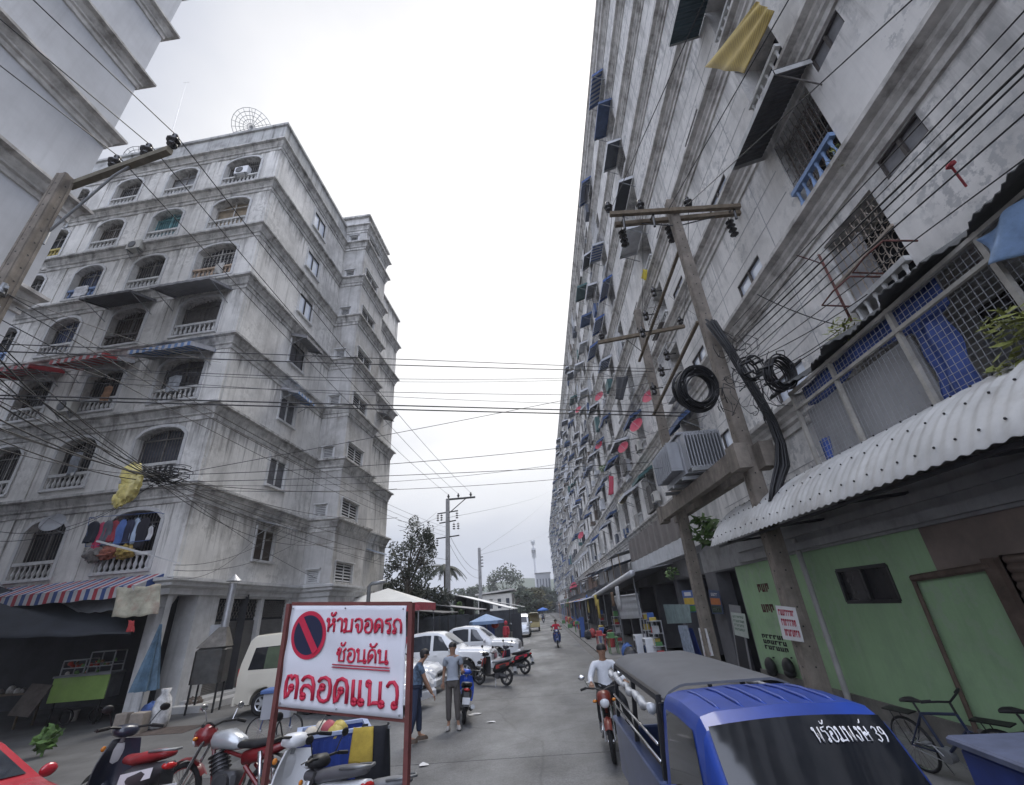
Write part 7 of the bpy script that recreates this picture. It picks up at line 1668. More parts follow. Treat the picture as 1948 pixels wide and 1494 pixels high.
# ------------------------------------------------------------------ food stalls under the arcade
DT = mat('dark_navy_tarpaulin', (.018, .022, .03), .7, var=.4, scale=2)
def quadcloth(name, P_, m, label, cat, sag=.1, nu=14, nv=8):
    P_ = [V(p) for p in P_]; mb = MB()
    mb.slab(lambda u, v: (P_[0].lerp(P_[1], u)).lerp(P_[3].lerp(P_[2], u), v) + V((0, .03 * sin(u * 11 + v * 4), -sag * sin(u * pi) * (.4 + .6 * sin(v * pi)) + .02 * sin(u * 17))), nu, nv, (0, .008, -.008)); return tag(mb.build(name, m, smooth=True), label, cat)
quadcloth('tarpaulin', [atY(-60, 1100, 16.4), atY(240, 1172, 16.1), atY(248, 1205, 15.2), atY(-60, 1215, 14.2)], DT, 'big dark tarpaulin roof stretched over the food stall', 'tarpaulin', .08)
quadcloth('tarpaulin', [atY(90, 1135, 16.2), atY(222, 1128, 16.2), atY(218, 1160, 15.7), atY(150, 1165, 15.9)], mat('grey_tarpaulin', (.2, .21, .23), .6, var=.2), 'grey sheet slung under the striped awning', 'tarpaulin', .1)
quadcloth('banner', [atY(222, 1118, 15.2), atY(308, 1110, 15.4), atY(300, 1167, 15.3), atY(213, 1174, 15.1)], mat('faded_printed_banner', (.42, .4, .31), .7, var=.5, scale=2.2, blot=.35, blotcol=(.3, .12, .1), bscale=2.5), 'faded cream banner hung between the striped awning and the stall', 'banner', .1)
quadcloth('towel', [atY(244, 1180, 15), atY(257, 1182, 15), atY(254, 1202, 15), atY(240, 1202, 15)], CL('red_towel', (.45, .06, .06)), 'small red towel hanging from the tarpaulin corner', 'towel', .0, 5, 4)
ct = atY(165, 1310, 16.75); ct = V((ct.x, ct.y, 0)); t = empty('food_cart', ct, radians(8), 'food cart with lime green front panel and glass display case', 'food cart')
zt_ = atY(170, 1282, 16.4).z; zb_ = atY(160, 1333, 16.4).z; wl = .86
mb = MB(); mb.bbox(-wl, wl, -.36, -.32, zb_, zt_ - .06, .01); mb.build('front_panel', mat('lime_green_panel', (.24, .37, .1), .6, var=.18, scale=2, blot=.25, blotcol=(.3, .33, .2), bscale=1.5), t)
mb = MB(); mb.bbox(-wl - .03, wl + .03, -.4, .36, zt_ - .06, zt_, .015); mb.box(-wl, wl, -.31, .33, zb_ + .02, zt_ - .07); mb.build('counter', M['steel'], t)
mb = MB()
for x in (-.75, -.05, .05, .8): 
    for y in (-.3, .25): mb.bar((x, y, zt_), (x, y, zt_ + (.62 if x > 0 else .42)), .03, .03)
for x0, x1, hh in ((-.75, -.05, .42), (.05, .8, .62)):
    for zz in (.0, .2, hh):
        for y in (-.3, .25): mb.bar((x0, y, zt_ + zz), (x1, y, zt_ + zz), .03, .03)
mb.build('case_frame', M['galv'], t)
mb = MB(); mb.box(-.74, -.06, -.28, .22, zt_ + .19, zt_ + .2); mb.box(.06, .79, -.28, .22, zt_ + .28, zt_ + .29); mb.box(-.76, -.04, -.31, .26, zt_ + .42, zt_ + .44); mb.box(.04, .81, -.31, .26, zt_ + .62, zt_ + .64); mb.build('shelf', M['galv'], t)
rr = random.Random(4); FOODM = [mat('food_red', (.4, .06, .04), .6), mat('food_brown', (.2, .1, .05), .6), mat('food_green', (.1, .2, .05), .6), mat('food_white', (.6, .58, .55), .6)]
for i in range(26): mb = MB(); mb.ell((rr.uniform(-.7, .75), rr.uniform(-.25, .2), zt_ + rr.choice([.04, .24, .33])), rr.uniform(.03, .075), 7, 5); mb.build('food', FOODM[rr.randrange(4)], t)
for sg in (-1, 1):
    mb = MB(); mb.bar((sg * .7, -.25, 0), (sg * .7, -.25, zb_), .05, .05); mb.build('leg', M['black'], t)
    mb = MB(); mb.lathe([(.18, -.03), (.22, -.03), (.22, .03), (.18, .03), (.18, -.03)], (sg * .45, .1, .22), 16, axis='y'); mb.build('wheel', M['rubber'], t)
q = atY(75, 1320, 16.3); mb = MB(); mb.bar(V((q.x - .05, 15.9, .45)), V((q.x + .05, 16.25, 1.25)), .75, .03, up=(0, -1, .3)); tag(mb.build('wooden_board', mat('grey_weathered_board', (.1, .085, .075), .85, var=.4, scale=5)), 'dark wooden board leaning left of the green food cart', 'board')
q = atY(30, 1300, 17); t = empty('table', (q.x, 17, 0), 0, 'dark cluttered table at the left edge of the food stall', 'table')
mb = MB(); mb.bbox(-.9, .9, -.35, .35, .95, 1.0, .01); mb.build('table_top', M['wood'], t)
for x in (-.8, .8):
    for y in (-.3, .3): mb = MB(); mb.bar((x, y, 0), (x, y, .95), .05, .05); mb.build('leg', M['wood'], t)
for i in range(7):
    mb = MB(); p = V((q.x - .75 + .22 * i, 16.9 + rr.uniform(-.15, .15), 1.0)); r_ = rr.uniform(.07, .13)
    mb.lathe([(0, 0), (r_, 0), (r_ * 1.05, r_ * .8), (r_ * .7, r_ * 1.6), (r_ * .3, r_ * 1.8), (0, r_ * 1.8)], p, 12); tag(mb.build('jar', [mat('grey_pot', (.2, .19, .18), .4, .3), mat('pale_jar', (.4, .39, .36), .4)][i % 2], smooth=40), 'pot or jar in the row on the dark stall table', 'pot', 'pots on the stall table')
for px, s_, lb in (((232, 1352), .42, 'concrete block stool closest to the green cart'), ((254, 1384), .42, 'taller concrete block stool in front of the folded parasol')):
    q = atY(px[0], px[1], 15.0 if 'closest' in lb else 14.6); q.z = 0; mb = MB(); k = s_ if 'closest' in lb else s_ * 1.1; mb.bbox(q.x - k * .42, q.x + k * .42, q.y, q.y + k * .7, 0, k * 1.05, .02); tag(mb.build('concrete_stool', mat('tan_concrete', (.3, .26, .22), .9, var=.25, scale=4, bump=.4)), lb, 'stool')
q = G(138, 1372); mb = MB(); mb.lathe([(.1, 0), (.13, .3), (.14, .3), (.115, .28), (.09, .02)], q, 12); tag(mb.build('bucket', mat('pale_bucket', (.4, .38, .35), .6), smooth=40), 'small pale bucket on the ground under the green cart', 'bucket')
ub = G(268, 1362); ub = atY(270, 1330, 15.3); ub.z = 0; t = empty('folded_parasol', ub, 0, 'folded blue and green parasol standing by the corner column', 'parasol')
utz = 2.75
mb = MB(); mb.cyl((0, 0, 0), (0, 0, utz), .022, n=8); mb.build('pole', M['steel'], t)
mb = MB(); n_ = 16; K = 8; vs = []
for i in range(K + 1):
    z = .95 + (utz - .95) * i / K
    for j in range(n_):
        r_ = (.03 + .27 * (1 - i / K) ** 1.1) * (1 + .28 * cos(j * pi)); vs.append((r_ * cos(2 * pi * j / n_), r_ * sin(2 * pi * j / n_), z))
mb.add(vs, [(i * n_ + j, i * n_ + (j + 1) % n_, (i + 1) * n_ + (j + 1) % n_, (i + 1) * n_ + j) for i in range(K) for j in range(n_)]); mb.build('canopy', mat('blue_green_parasol', (.1, .17, .24), .7, var=.5, scale=3), t)
mb = MB(); mb.lathe([(0, 0), (.25, 0), (.25, .12), (.05, .16), (.04, .35), (0, .35)], (0, 0, 0), 14); mb.build('base', M['concreteg'], t)
sk = atY(308, 1350, 15.2); sk.z = 0; mb = MB(); mb.T = Matrix.Translation(sk); loft(mb, [(0, .02, .2, .02)], 4) if False else None
mb.lathe([(0, 0), (.22, .02), (.26, .2), (.24, .5), (.2, .72), (.1, .86), (.14, .98), (0, .95)], (0, 0, 0), 14)
tag(mb.build('sack', mat('white_woven_sack', (.55, .55, .55), .7, var=.5, scale=7), smooth=True), 'white printed sack standing beside the smoke hood', 'sack')
sk = atY(285, 1335, 15.5); sk.z = 0; mb = MB(); mb.ell(sk + V((0, .1, .3)), (.28, .22, .32), 14, 9, jit=.12); tag(mb.build('bundle', mat('blue_plastic_bundle', (.05, .1, .28), .5, var=.6, scale=6), smooth=True), 'blue plastic bundle between the parasol and the white sack', 'bundle')
# smoke hood
hp = G(384, 1356); t = empty('smoke_hood', (hp.x, hp.y, 0), radians(12), 'grilling drum with smoke hood and tall capped chimney pipe', 'grill')
hy = hp.y
hz0 = atY(384, 1300, hy).z; hz1 = atY(384, 1240, hy).z; hz2 = atY(400, 1195, hy).z; cz = atY(418, 1112, hy).z
mb = MB(); mb.bbox(-.5, .5, -.35, .35, hz0, hz1 + .12, .1); mb.build('drum', mat('sooty_steel', (.09, .088, .085), .5, .5, var=.4, scale=2.5, blot=.4, blotcol=(.08, .06, .045), bscale=2), t, smooth=30)
mb = MB(); P0 = [(-.48, -.34), (.48, -.34), (.48, .34), (-.48, .34)]; P1_ = [(.05, -.13), (.3, -.13), (.3, .13), (.05, .13)]
mb.add([(a, b_, hz1 + .12) for a, b_ in P0] + [(a, b_, hz2) for a, b_ in P1_], [(0, 1, 5, 4), (1, 2, 6, 5), (2, 3, 7, 6), (3, 0, 4, 7), (4, 5, 6, 7)]); mb.build('hood', mat('stained_tin', (.2, .185, .165), .5, .5, var=.5, scale=3, blot=.4, blotcol=(.08, .07, .06), bscale=2), t)
mb = MB(); mb.cyl((.18, 0, hz2 - .05), (.2, 0, cz), .125, n=16)
for f in (.1, .5, .95): mb.cyl((.18, 0, lerp(hz2, cz, f)), (.18, 0, lerp(hz2, cz, f) + .04), .138, n=16)
mb.build('chimney', M['galv'], t, smooth=40)
mb = MB(); mb.lathe([(.28, 0), (.02, .24), (0, .24)], (.2, 0, cz + .08), 16); mb.lathe([(.28, 0), (0, .01)], (.2, 0, cz + .08), 16)
for a in (0, 2.1, 4.2): mb.bar((.2 + .12 * cos(a), .12 * sin(a), cz - .02), (.2 + .2 * cos(a), .2 * sin(a), cz + .1), .015, .015)
mb.build('chimney_cap', M['galv'], t)
for x, y in ((-.4, -.28), (.42, -.28), (-.4, .28), (.42, .28)): mb = MB(); mb.bar((x, y, 0), (x, y, hz0 + .05), .05, .05); mb.build('leg', M['black'], t)
mb = MB(); mb.box(-.42, .02, .3, .34, hz1, hz2 + .1); mb.build('back_plate', M['galv'], t)
for px, r_, c_, nm_ in (((352, 1352), .26, (.2, .17, .14), 'pile of charcoal sacks and rags on the ground at the smoke hood'), ((420, 1395), .0, (.1, .1, .1), '')):
    if not r_: continue
    q = G(*px); mb = MB()
    for i in range(5): mb.ell(q + V((rr.uniform(-.35, .35), rr.uniform(-.2, .2), .15)), (rr.uniform(.15, .28), rr.uniform(.15, .25), rr.uniform(.12, .25)), 9, 6, jit=.2)
    tag(mb.build('rag_pile', mat('brown_rag', (.17, .14, .12), .9, var=.6, scale=5)), nm_, 'pile')
q = G(322, 1390); mb = MB(); mb.box(q.x - .75, q.x + .75, q.y - .5, q.y + .5, -.02, .008); tag(mb.build('dirt_patch', mat('dark_brown_dirt', (.055, .04, .035), .9, var=.5, scale=4, bump=.5)), 'dark brown dirt patch on the ground before the smoke hood', 'dirt patch')  # dirt patch of the ground, laid as a thin sheet
# crate cart and jacket behind the sign
cp = V((-3.1, 7.55, 0)); t = empty('delivery_cart', cp, radians(25), 'yellow based handcart carrying a tall blue crate behind the sign', 'handcart')
mb = MB(); mb.bbox(-.5, .5, -.35, .35, .2, .42, .03); mb.build('base', mat('worn_yellow_paint', (.4, .28, .05), .5, var=.3, scale=4), t)
for sg in (-1, 1):
    mb = MB(); mb.lathe([(.15, -.03), (.2, -.03), (.2, .03), (.15, .03), (.15, -.03)], (0, sg * .38, .2), 18, axis='y'); mb.build('wheel', M['rubber'], t, smooth=30)
t = empty('blue_crate', cp + V((0, 0, .42)), radians(25), 'tall blue slatted crate standing on the yellow handcart', 'crate'); BC = mat('royal_blue_plastic', (.02, .05, .26), .45, var=.25, scale=4)
mb = MB(); mb.box(-.45, .45, -.32, -.29, 0, .62); mb.box(-.45, .45, .29, .32, 0, .62); mb.box(-.45, -.42, -.29, .29, 0, .62); mb.box(.42, .45, -.29, .29, 0, .62); mb.box(-.42, .42, -.29, .29, .0, .03)
for i in range(9):
    x = -.42 + .84 * i / 8; mb.box(x - .018, x + .018, -.34, -.32, .04, .58)
for i in range(6):
    y = -.28 + .56 * i / 5; mb.box(-.47, -.45, y - .018, y + .018, .04, .58); mb.box(.45, .47, y - .018, y + .018, .04, .58)
mb.build('box', BC, t)
mb = MB(); mb.box(-.48, .48, -.35, -.28, .62, .66); mb.box(-.48, .48, .28, .35, .62, .66); mb.box(-.48, -.41, -.28, .28, .62, .66); mb.box(.41, .48, -.28, .28, .62, .66); mb.build('rim', mat('pale_blue_rim', (.35, .42, .6), .5), t)
for i in range(6):
    mb = MB(); mb.T = Matrix.Translation(cp); a = rr.uniform(-.3, .3); b_ = rr.uniform(-.2, .2); mb.ell((a, b_, 1.02), rr.uniform(.08, .12), 10, 7, jit=.1); tag(mb.build('parcel', [mat('red_pack', (.4, .08, .1), .6), mat('cream_pack', (.55, .5, .42), .6), mat('yellow_pack', (.5, .4, .1), .6)][i % 3], smooth=True), 'coloured pack lying in the blue crate under the sign', 'pack', 'packs in the blue crate')
jq = V((-2.42, 7.3, 0)); mb = MB()
def jf(u, v):
    a = lerp(-2.4, 2.4, u); w_ = .2 + .05 * v + .02 * sin(u * 21 + v * 3); return (jq.x + w_ * sin(a) * .95, jq.y - w_ * cos(a) * .55, 1.12 - .95 * v)
mb.slab(jf, 30, 12, (0, .01, 0)); t_ = tag(mb.build('raincoat', CL('black_raincoat', (.015, .016, .022)), smooth=True), 'black raincoat with yellow upper part draped right of the blue crate', 'raincoat')
mb = MB(); mb.slab(lambda u, v: (lambda p: (jq.x + (p[0] - jq.x) * 1.08 - .1, jq.y + (p[1] - jq.y) * 1.12 - .015, p[2]))(jf(.3 + .32 * u, v * .42)), 14, 8, (0, .008, 0)); mb.build('yellow_cape', CL('yellow_cape_cloth', (.5, .36, .06), .25), t_, smooth=True)
mb = MB(); mb.slab(lambda u, v: (lambda p: (jq.x + (p[0] - jq.x) * 1.08 + .02, jq.y + (p[1] - jq.y) * 1.12 - .012, p[2]))(jf(.62 + .06 * u, .72 + v * .28)), 4, 6, (0, .008, 0)); mb.build('yellow_hem', CL('yellow_cape_cloth', (.5, .36, .06), .25), t_, smooth=True)
mb = MB(); mb.cyl((jq.x, jq.y + .02, 0), (jq.x, jq.y + .02, 1.1), .03, n=8); mb.bar((jq.x - .2, jq.y + .02, 1.08), (jq.x + .2, jq.y + .02, 1.08), .04, .04); mb.box(jq.x - .25, jq.x + .25, jq.y - .2, jq.y + .25, 0, .05); mb.build('stand', M['steel'], t_)
gq = G(520, 1420); t = empty('cargo_box_cart', gq, radians(10), 'grey cargo box with blue lid on a bicycle cart left of the sign', 'handcart')
mb = MB(); mb.bbox(-.3, .35, -.25, .25, .55, 1.05, .02); mb.build('box', mat('grey_cargo_box', (.36, .37, .4), .5, var=.1), t)
mb = MB(); mb.bbox(-.36, .4, -.3, .3, 1.05, 1.12, .02); mb.build('lid', mat('blue_lid', (.06, .12, .3), .5), t)
bike_wheel(t, .3, .3, .04, 20); bike_wheel(t, -.35, .3, .04, 20)
mb = MB(); mb.tube([(-.35, 0, .3), (-.3, 0, .55), (.3, 0, .55), (.3, 0, .3)], .02, 6); mb.build('frame', mat('blue_frame_tube', (.05, .1, .25), .5), t)
# ================================================================== right hand shops and signs
def sheet_sign(P_, m, label, marks=None, name='sign', cat='sign', th=.015, nrm=(-1, 0, 0)):
    P_ = [V(p) for p in P_]; t = empty(name, P_[3], 0, label, cat); o = P_[3]; nrm = V(nrm)
    f = lambda u, v, w=0: (P_[3].lerp(P_[2], u)).lerp(P_[0].lerp(P_[1], u), v) - o + nrm * w
    mb = MB(); mb.slab(lambda u, v: f(u, v, 0), 1, 1, nrm * th); mb.build('board', m, t)
    for k, (mm, rects) in enumerate(marks or ()):
        mb = MB()
        for (u0, v0, u1, v1) in rects: mb.add([f(u0, v0, th + .004), f(u1, v0, th + .004), f(u1, v1, th + .004), f(u0, v1, th + .004)], [(0, 1, 2, 3)])
        mb.build('print', mm, t)
    return t
def scrib(u0, u1, v0, v1, n, rr):
    out = []; w_ = (u1 - u0) / n
    for i in range(n):
        a = u0 + w_ * i; k = rr.choice([0, 1, 2])
        out.append((a, v0, a + w_ * .28, v1)); 
        if k: out.append((a + w_ * .5, v0 + (v1 - v0) * rr.uniform(0, .3), a + w_ * .78, v1))
        out.append((a + w_ * .05, v1 - (v1 - v0) * .3 if k != 1 else v0, a + w_ * .78, (v1 if k != 1 else v0 + (v1 - v0) * .28)))
    return out
PAPER = mat('white_paper', (.62, .62, .63), .7, var=.06); PGREEN = mat('pale_green_board', (.38, .45, .4), .7, var=.12); INKK = mat('black_ink', (.03, .03, .03), .8); INKR = red; rr = random.Random(31)
Xs = PX - .22
sheet_sign([atX(1476, 1152, Xs), atX(1513, 1156, Xs), atX(1530, 1222, Xs), atX(1491, 1216, Xs)], PAPER, 'white notice with three red lines on the near transformer pole', [(red, scrib(.1, .9, .72, .9, 8, rr) + scrib(.15, .9, .42, .62, 7, rr) + scrib(.2, .95, .12, .32, 8, rr))])
Xw = XG - .03
def wall_marks(name, px0, px1, rows, n, m, label):
    a = atX(*px0, Xw); b_ = atX(*px1, Xw); mb = MB()
    for k in range(rows):
        z1 = lerp(a.z, b_.z, k / rows); z0 = lerp(a.z, b_.z, (k + .72) / rows)
        for (u0, v0, u1, v1) in scrib(0, 1, 0, 1, n, rr): mb.box(Xw + .02, Xw + .028, min(lerp(a.y, b_.y, u0), lerp(a.y, b_.y, u1)), max(lerp(a.y, b_.y, u0), lerp(a.y, b_.y, u1)), lerp(z0, z1, v0), lerp(z0, z1, v1) + .001)
    mb.build(name, m, BR)
wall_marks('stencil_print', (1447, 1206), (1502, 1246), 3, 6, INKK, ''); wall_marks('stencil_print', (1438, 1112), (1466, 1132), 1, 3, mat('faded_red_ink', (.12, .05, .04), .8), ''); wall_marks('stencil_print', (1446, 1150), (1476, 1172), 1, 3, mat('faded_red_ink', (.12, .05, .04), .8), '')
for i, px in enumerate(((1466, 1268), (1500, 1270))):
    q = atX(*px, XG - .16); mb = MB(); mb.ell(q, (.13, .2, .22), 14, 9); mb.ell(q + V((0, 0, -.12)), (.14, .17, .12), 12, 6); mb.bar(q + V((.12, 0, .2)), q + V((.18, 0, .2)), .03, .03); tag(mb.build('helmet_bag', M['black'], smooth=True), ('black bag hung on the green wall, left of a pair', 'black bag hung on the green wall, next to the pole')[i], 'bag')
sheet_sign([atX(1387, 1150, XG - .1), atX(1408, 1153, XG - .1), atX(1434, 1290, XG - .1), atX(1409, 1290, XG - .1)], mat('grey_aluminium_frame', (.3, .3, .31), .5, .3), 'narrow aluminium framed door panel in the dark shop front', [(mat('black_door_panel', (.02, .02, .025), .5), [(.12, .02, .88, .85)])], name='door_panel', cat='door')
sheet_sign([atX(1391, 1165, XG - .14), atX(1417, 1168, XG - .14), atX(1425, 1215, XG - .14), atX(1399, 1208, XG - .14)], mat('pale_green_paper', (.5, .55, .5), .7, var=.1), 'pale green notice paper on the dark shop door', [(mat('grey_green_ink', (.2, .3, .22), .8), scrib(.1, .9, .78, .88, 7, rr) + scrib(.1, .9, .6, .7, 8, rr) + scrib(.1, .85, .42, .52, 7, rr) + scrib(.1, .9, .24, .34, 7, rr))], name='notice')
sheet_sign([atX(1348, 1122, XG - .2), atX(1368, 1124, XG - .2), atX(1377, 1168, XG - .2), atX(1356, 1168, XG - .2)], mat('navy_sign', (.02, .05, .14), .5), 'blue orange and black sign right of the far transformer pole', [(mat('orange_print', (.5, .15, .03), .6), [(.05, .38, .95, .66)]), (mat('green_black_print', (.02, .04, .02), .6), [(.05, .05, .95, .34)]), (PAPER, scrib(.2, .8, .75, .88, 4, rr) + scrib(.15, .8, .14, .24, 4, rr))])
sheet_sign([atX(1297, 1124, 5.75), atX(1318, 1123, 5.75), atX(1327, 1165, 5.75), atX(1306, 1166, 5.75)], mat('blue_sign', (.04, .1, .32), .5), 'blue and yellow sign left of the far transformer pole', [(mat('yellow_print', (.6, .4, .04), .6), [(.05, .35, .95, .66)]), (mat('green_print', (.1, .3, .06), .6), [(.05, .05, .95, .3)]), (PAPER, [(.2, .75, .8, .92)])])
sheet_sign([atX(1329, 1195, 5.2), atX(1344, 1196, 5.2), atX(1358, 1248, 5.2), atX(1340, 1248, 5.2)], PAPER, 'white notice strip tied low on the far transformer pole', [(mat('faint_red_ink', (.45, .2, .22), .8), scrib(.15, .85, .02, .12, 4, rr)), (mat('grey_ink', (.3, .3, .32), .8), scrib(.15, .85, .75, .85, 5, rr) + scrib(.15, .85, .55, .64, 5, rr) + scrib(.15, .85, .35, .44, 5, rr))])
sheet_sign([atX(1290, 1195, 5.6), atX(1317, 1195, 5.6), atX(1345, 1275, 5.6), atX(1315, 1275, 5.6)], mat('deep_blue_panel', (.015, .04, .2), .5, var=.2), 'deep blue panel standing left of the far transformer pole', name='panel', cat='panel')
sheet_sign([atX(1262, 1150, 5.5), atX(1312, 1150, 5.5), atX(1316, 1185, 5.5), atX(1270, 1187, 5.5)], mat('grey_green_screen', (.2, .27, .27), .6, var=.3, scale=3), 'grey green display screen hanging in the open shop', name='screen', cat='screen')
sheet_sign([atX(1290, 1190, 5.4), atX(1308, 1190, 5.4), atX(1325, 1255, 5.4), atX(1305, 1255, 5.4)], mat('blue_white_poster', (.3, .36, .45), .6, var=.5, scale=6), 'blue white poster strip in front of the open shop', name='poster', cat='poster')
t = empty('roller_blind', atX(1190, 1133, 4.5), 0, 'pale grey roller blind hanging from the canopy edge', 'blind')
P_ = [atX(1167, 1136, 4.5), atX(1212, 1131, 4.5), atX(1222, 1176, 4.5), atX(1182, 1178, 4.5)]; o = t.location
mb = MB(); mb.slab(lambda u, v: (P_[0].lerp(P_[1], u)).lerp(P_[3].lerp(P_[2], u), v) - o + V((.01 * sin(v * 20), 0, 0)), 2, 14, (.015, 0, 0)); mb.build('sheet', mat('pale_grey_blind', (.4, .41, .43), .6, var=.12), t)
mb = MB(); mb.tube([P_[0] - o, P_[1] - o], .06, 8); mb.build('roller', M['galv'], t)
# stock before the shops: each piece a thing
rr = random.Random(77)
def shelf_unit(px, Xp, label, cm):
    q = G(px[0], px[1], .08); q.x = Xp; t = empty('shelf_unit', (Xp, q.y, .08), 0, label, 'shelf'); 
    mb = MB()
    for y in (-.45, .45):
        for x in (-.2, .2): mb.bar((x, y, 0), (x, y, 1.5), .03, .03)
    for z in (.15, .6, 1.05, 1.5): mb.box(-.22, .22, -.47, .47, z, z + .025)
    mb.build('frame', M['galv'], t)
    for i in range(14):
        mb = MB(); z = rr.choice([.175, .625, 1.075, 1.525]); s_ = rr.uniform(.08, .17); y = rr.uniform(-.38, .38); mb.bbox(-.15, .12, y - s_ / 2, y + s_ / 2, z, z + rr.uniform(.1, .3), .01); mb.build('item', GOODS[rr.randrange(len(GOODS))], t)
GOODS = [mat('goods_' + n, c_, .6, var=.3) for n, c_ in (('white', (.5, .5, .5)), ('red', (.4, .05, .05)), ('blue', (.05, .12, .35)), ('brown', (.2, .13, .08)), ('green', (.08, .2, .07)), ('dark', (.04, .04, .045)), ('yellow', (.5, .38, .08)))]
for i, (px, lb) in enumerate((((1250, 1262), 'metal shelf of goods next to the far transformer pole, behind the taxi roof'), ((1200, 1252), 'metal shelf of goods behind the man in white'), ((1180, 1225), 'metal shelf of goods under the roller blind'), ((1158, 1208), 'metal shelf of goods beyond the roller blind'))):
    shelf_unit(px, 4.6 + .2 * (i % 2), lb, None)
def washer(px, X_, label):
    q = G(px[0], px[1], .08); t = empty('washing_machine', (X_, q.y, .08), 0, label, 'washing machine')
    mb = MB(); mb.bbox(-.28, .28, -.3, .3, 0, .9, .03); mb.build('cabinet', WHT, t, smooth=30); mb = MB(); mb.lathe([(0, 0), (.19, 0), (.22, -.02), (.22, .01)], (-.285, 0, .45), 18, axis='x'); mb.build('door', M['carglass'], t); mb = MB(); mb.box(-.29, -.28, -.26, .26, .75, .86); mb.build('control_panel', M['steel'], t)
washer((1225, 1262), 4.4, 'white washing machine standing before the open shop'); washer((1212, 1250), 4.45, 'second white appliance just beyond the washing machine')
sheet_sign([(4.1, 17.2, .75), (4.1, 16.8, .75), (4.1, 16.8, .1), (4.1, 17.2, .1)], PAPER, 'small white board with a red patch on the pavement before the shop', [(red, [(.4, .3, .9, .75)])])
for i in range(26):
    y = 21 + i * 2.3 + rr.uniform(-.6, .6); x = rr.uniform(3.0, 4.2); k = rr.randrange(4); mb = MB(); c_ = rr.randrange(len(GOODS)); P0 = V((x, y, .08))
    if k == 0: mb.bbox(x - .25, x + .25, y - .3, y + .3, .08, .08 + rr.uniform(.3, .8), .02)
    elif k == 1: mb.lathe([(0, 0), (.2, 0), (.25, .45), (.27, .45), (.25, .42), (.19, .03)], P0, 12)
    elif k == 2:
        for a in (-.2, .2):
            for b_ in (-.3, .3): mb.bar((x + a, y + b_, .08), (x + a, y + b_, .78), .04, .04)
        mb.bbox(x - .28, x + .28, y - .4, y + .4, .78, .82, .01); mb.bbox(x - .2, x + .1, y - .3, y + .25, .82, 1.02, .02)
    else: mb.ell((x, y, .38), (.28, .35, .32), 10, 7, jit=.12)
    tag(mb.build(('crate', 'bucket', 'stall_table', 'sack')[k], GOODS[c_]), 'stock set out on the pavement before the far shops', 'goods', 'stock before the far shops')
for i in range(22):
    y = 24 + i * 4.2 + rr.uniform(-1, 1); z = 2.2 + rr.uniform(-.2, .5); x = rr.uniform(3.6, 4.6); mb = MB(); w_ = rr.uniform(.5, 1.3); h_ = rr.uniform(.5, 1.1)
    mb.slab(lambda u, v: (x + .05 * sin(u * 12), y + w_ * u, z + .6 - h_ * v + .02 * sin(u * 8)), 8, 4, (.012, 0, 0)); tag(mb.build('hanging_cloth', GOODS[rr.randrange(len(GOODS))], smooth=True), 'cloth or sheet hanging under the far shop canopies', 'cloth', 'cloths under the far canopies')
for i in range(9):
    y = 42 + i * 9 + rr.uniform(-1, 1); m_ = [M['galv'], mat('blue_canopy', (.06, .14, .4), .6), mat('grey_canopy_sheet', (.34, .35, .37), .5), mat('orange_canopy', (.45, .2, .08), .6)][i % 4]
    mb = MB(); mb.slab(lambda u, v: (3.7 + 2.4 * v, y + 7.5 * u, 2.75 + .5 * v + .02 * cos(u * 90)), 30, 2, (0, 0, -.03))
    for yy in (y + .2, y + 7.2): mb.cyl((3.85, yy, .08), (3.85, yy, 2.75), .03, n=6)
    tag(mb.build('shop_canopy', m_), 'canopy over a distant shop front, further down the right pavement', 'canopy', 'canopies far down the street')
for i, (px, lb) in enumerate((((1118, 1208), 'small dark planter pot at the far kerb'), ((1110, 1215), 'dark box at the kerb beside the planter pot'))):
    q = G(*px, .0); mb = MB(); mb.bbox(q.x - .25, q.x + .25, q.y, q.y + .5, 0, .6 if i else .9, .03); tag(mb.build('planter', M['black']), lb, 'planter')
q = G(1092, 1200); 
mb = MB(); mb.box(2.9, 3.25, 40, 40.1, .1, 1.5); mb.box(2.85, 3.3, 40.1, 40.5, 0, .1); tag(mb.build('blue_board', mat('blue_sign', (.04, .1, .32), .5)), 'upright blue board standing at the far kerb', 'board')
bl = V((4.05, 4.95, .08)); t = empty('blue_crate', bl, radians(-6), 'blue plastic crate at the right corner in front of the bicycles', 'crate')
mb = MB(); mb.bbox(-.35, .9, -.6, .4, 0, .92, .04); mb.build('box', BC, t, smooth=30); mb = MB(); mb.bbox(-.4, .95, -.65, .45, .92, .98, .02); mb.build('lid', mat('dusty_blue_lid', (.12, .14, .22), .6, var=.3), t)
mb = MB(); mb.ell((5.35, 6.3, .5), (.3, .5, .32), 12, 8, jit=.1); tag(mb.build('cover', M['black'], smooth=True), 'black plastic cover heaped against the wall behind the bicycles', 'cover')

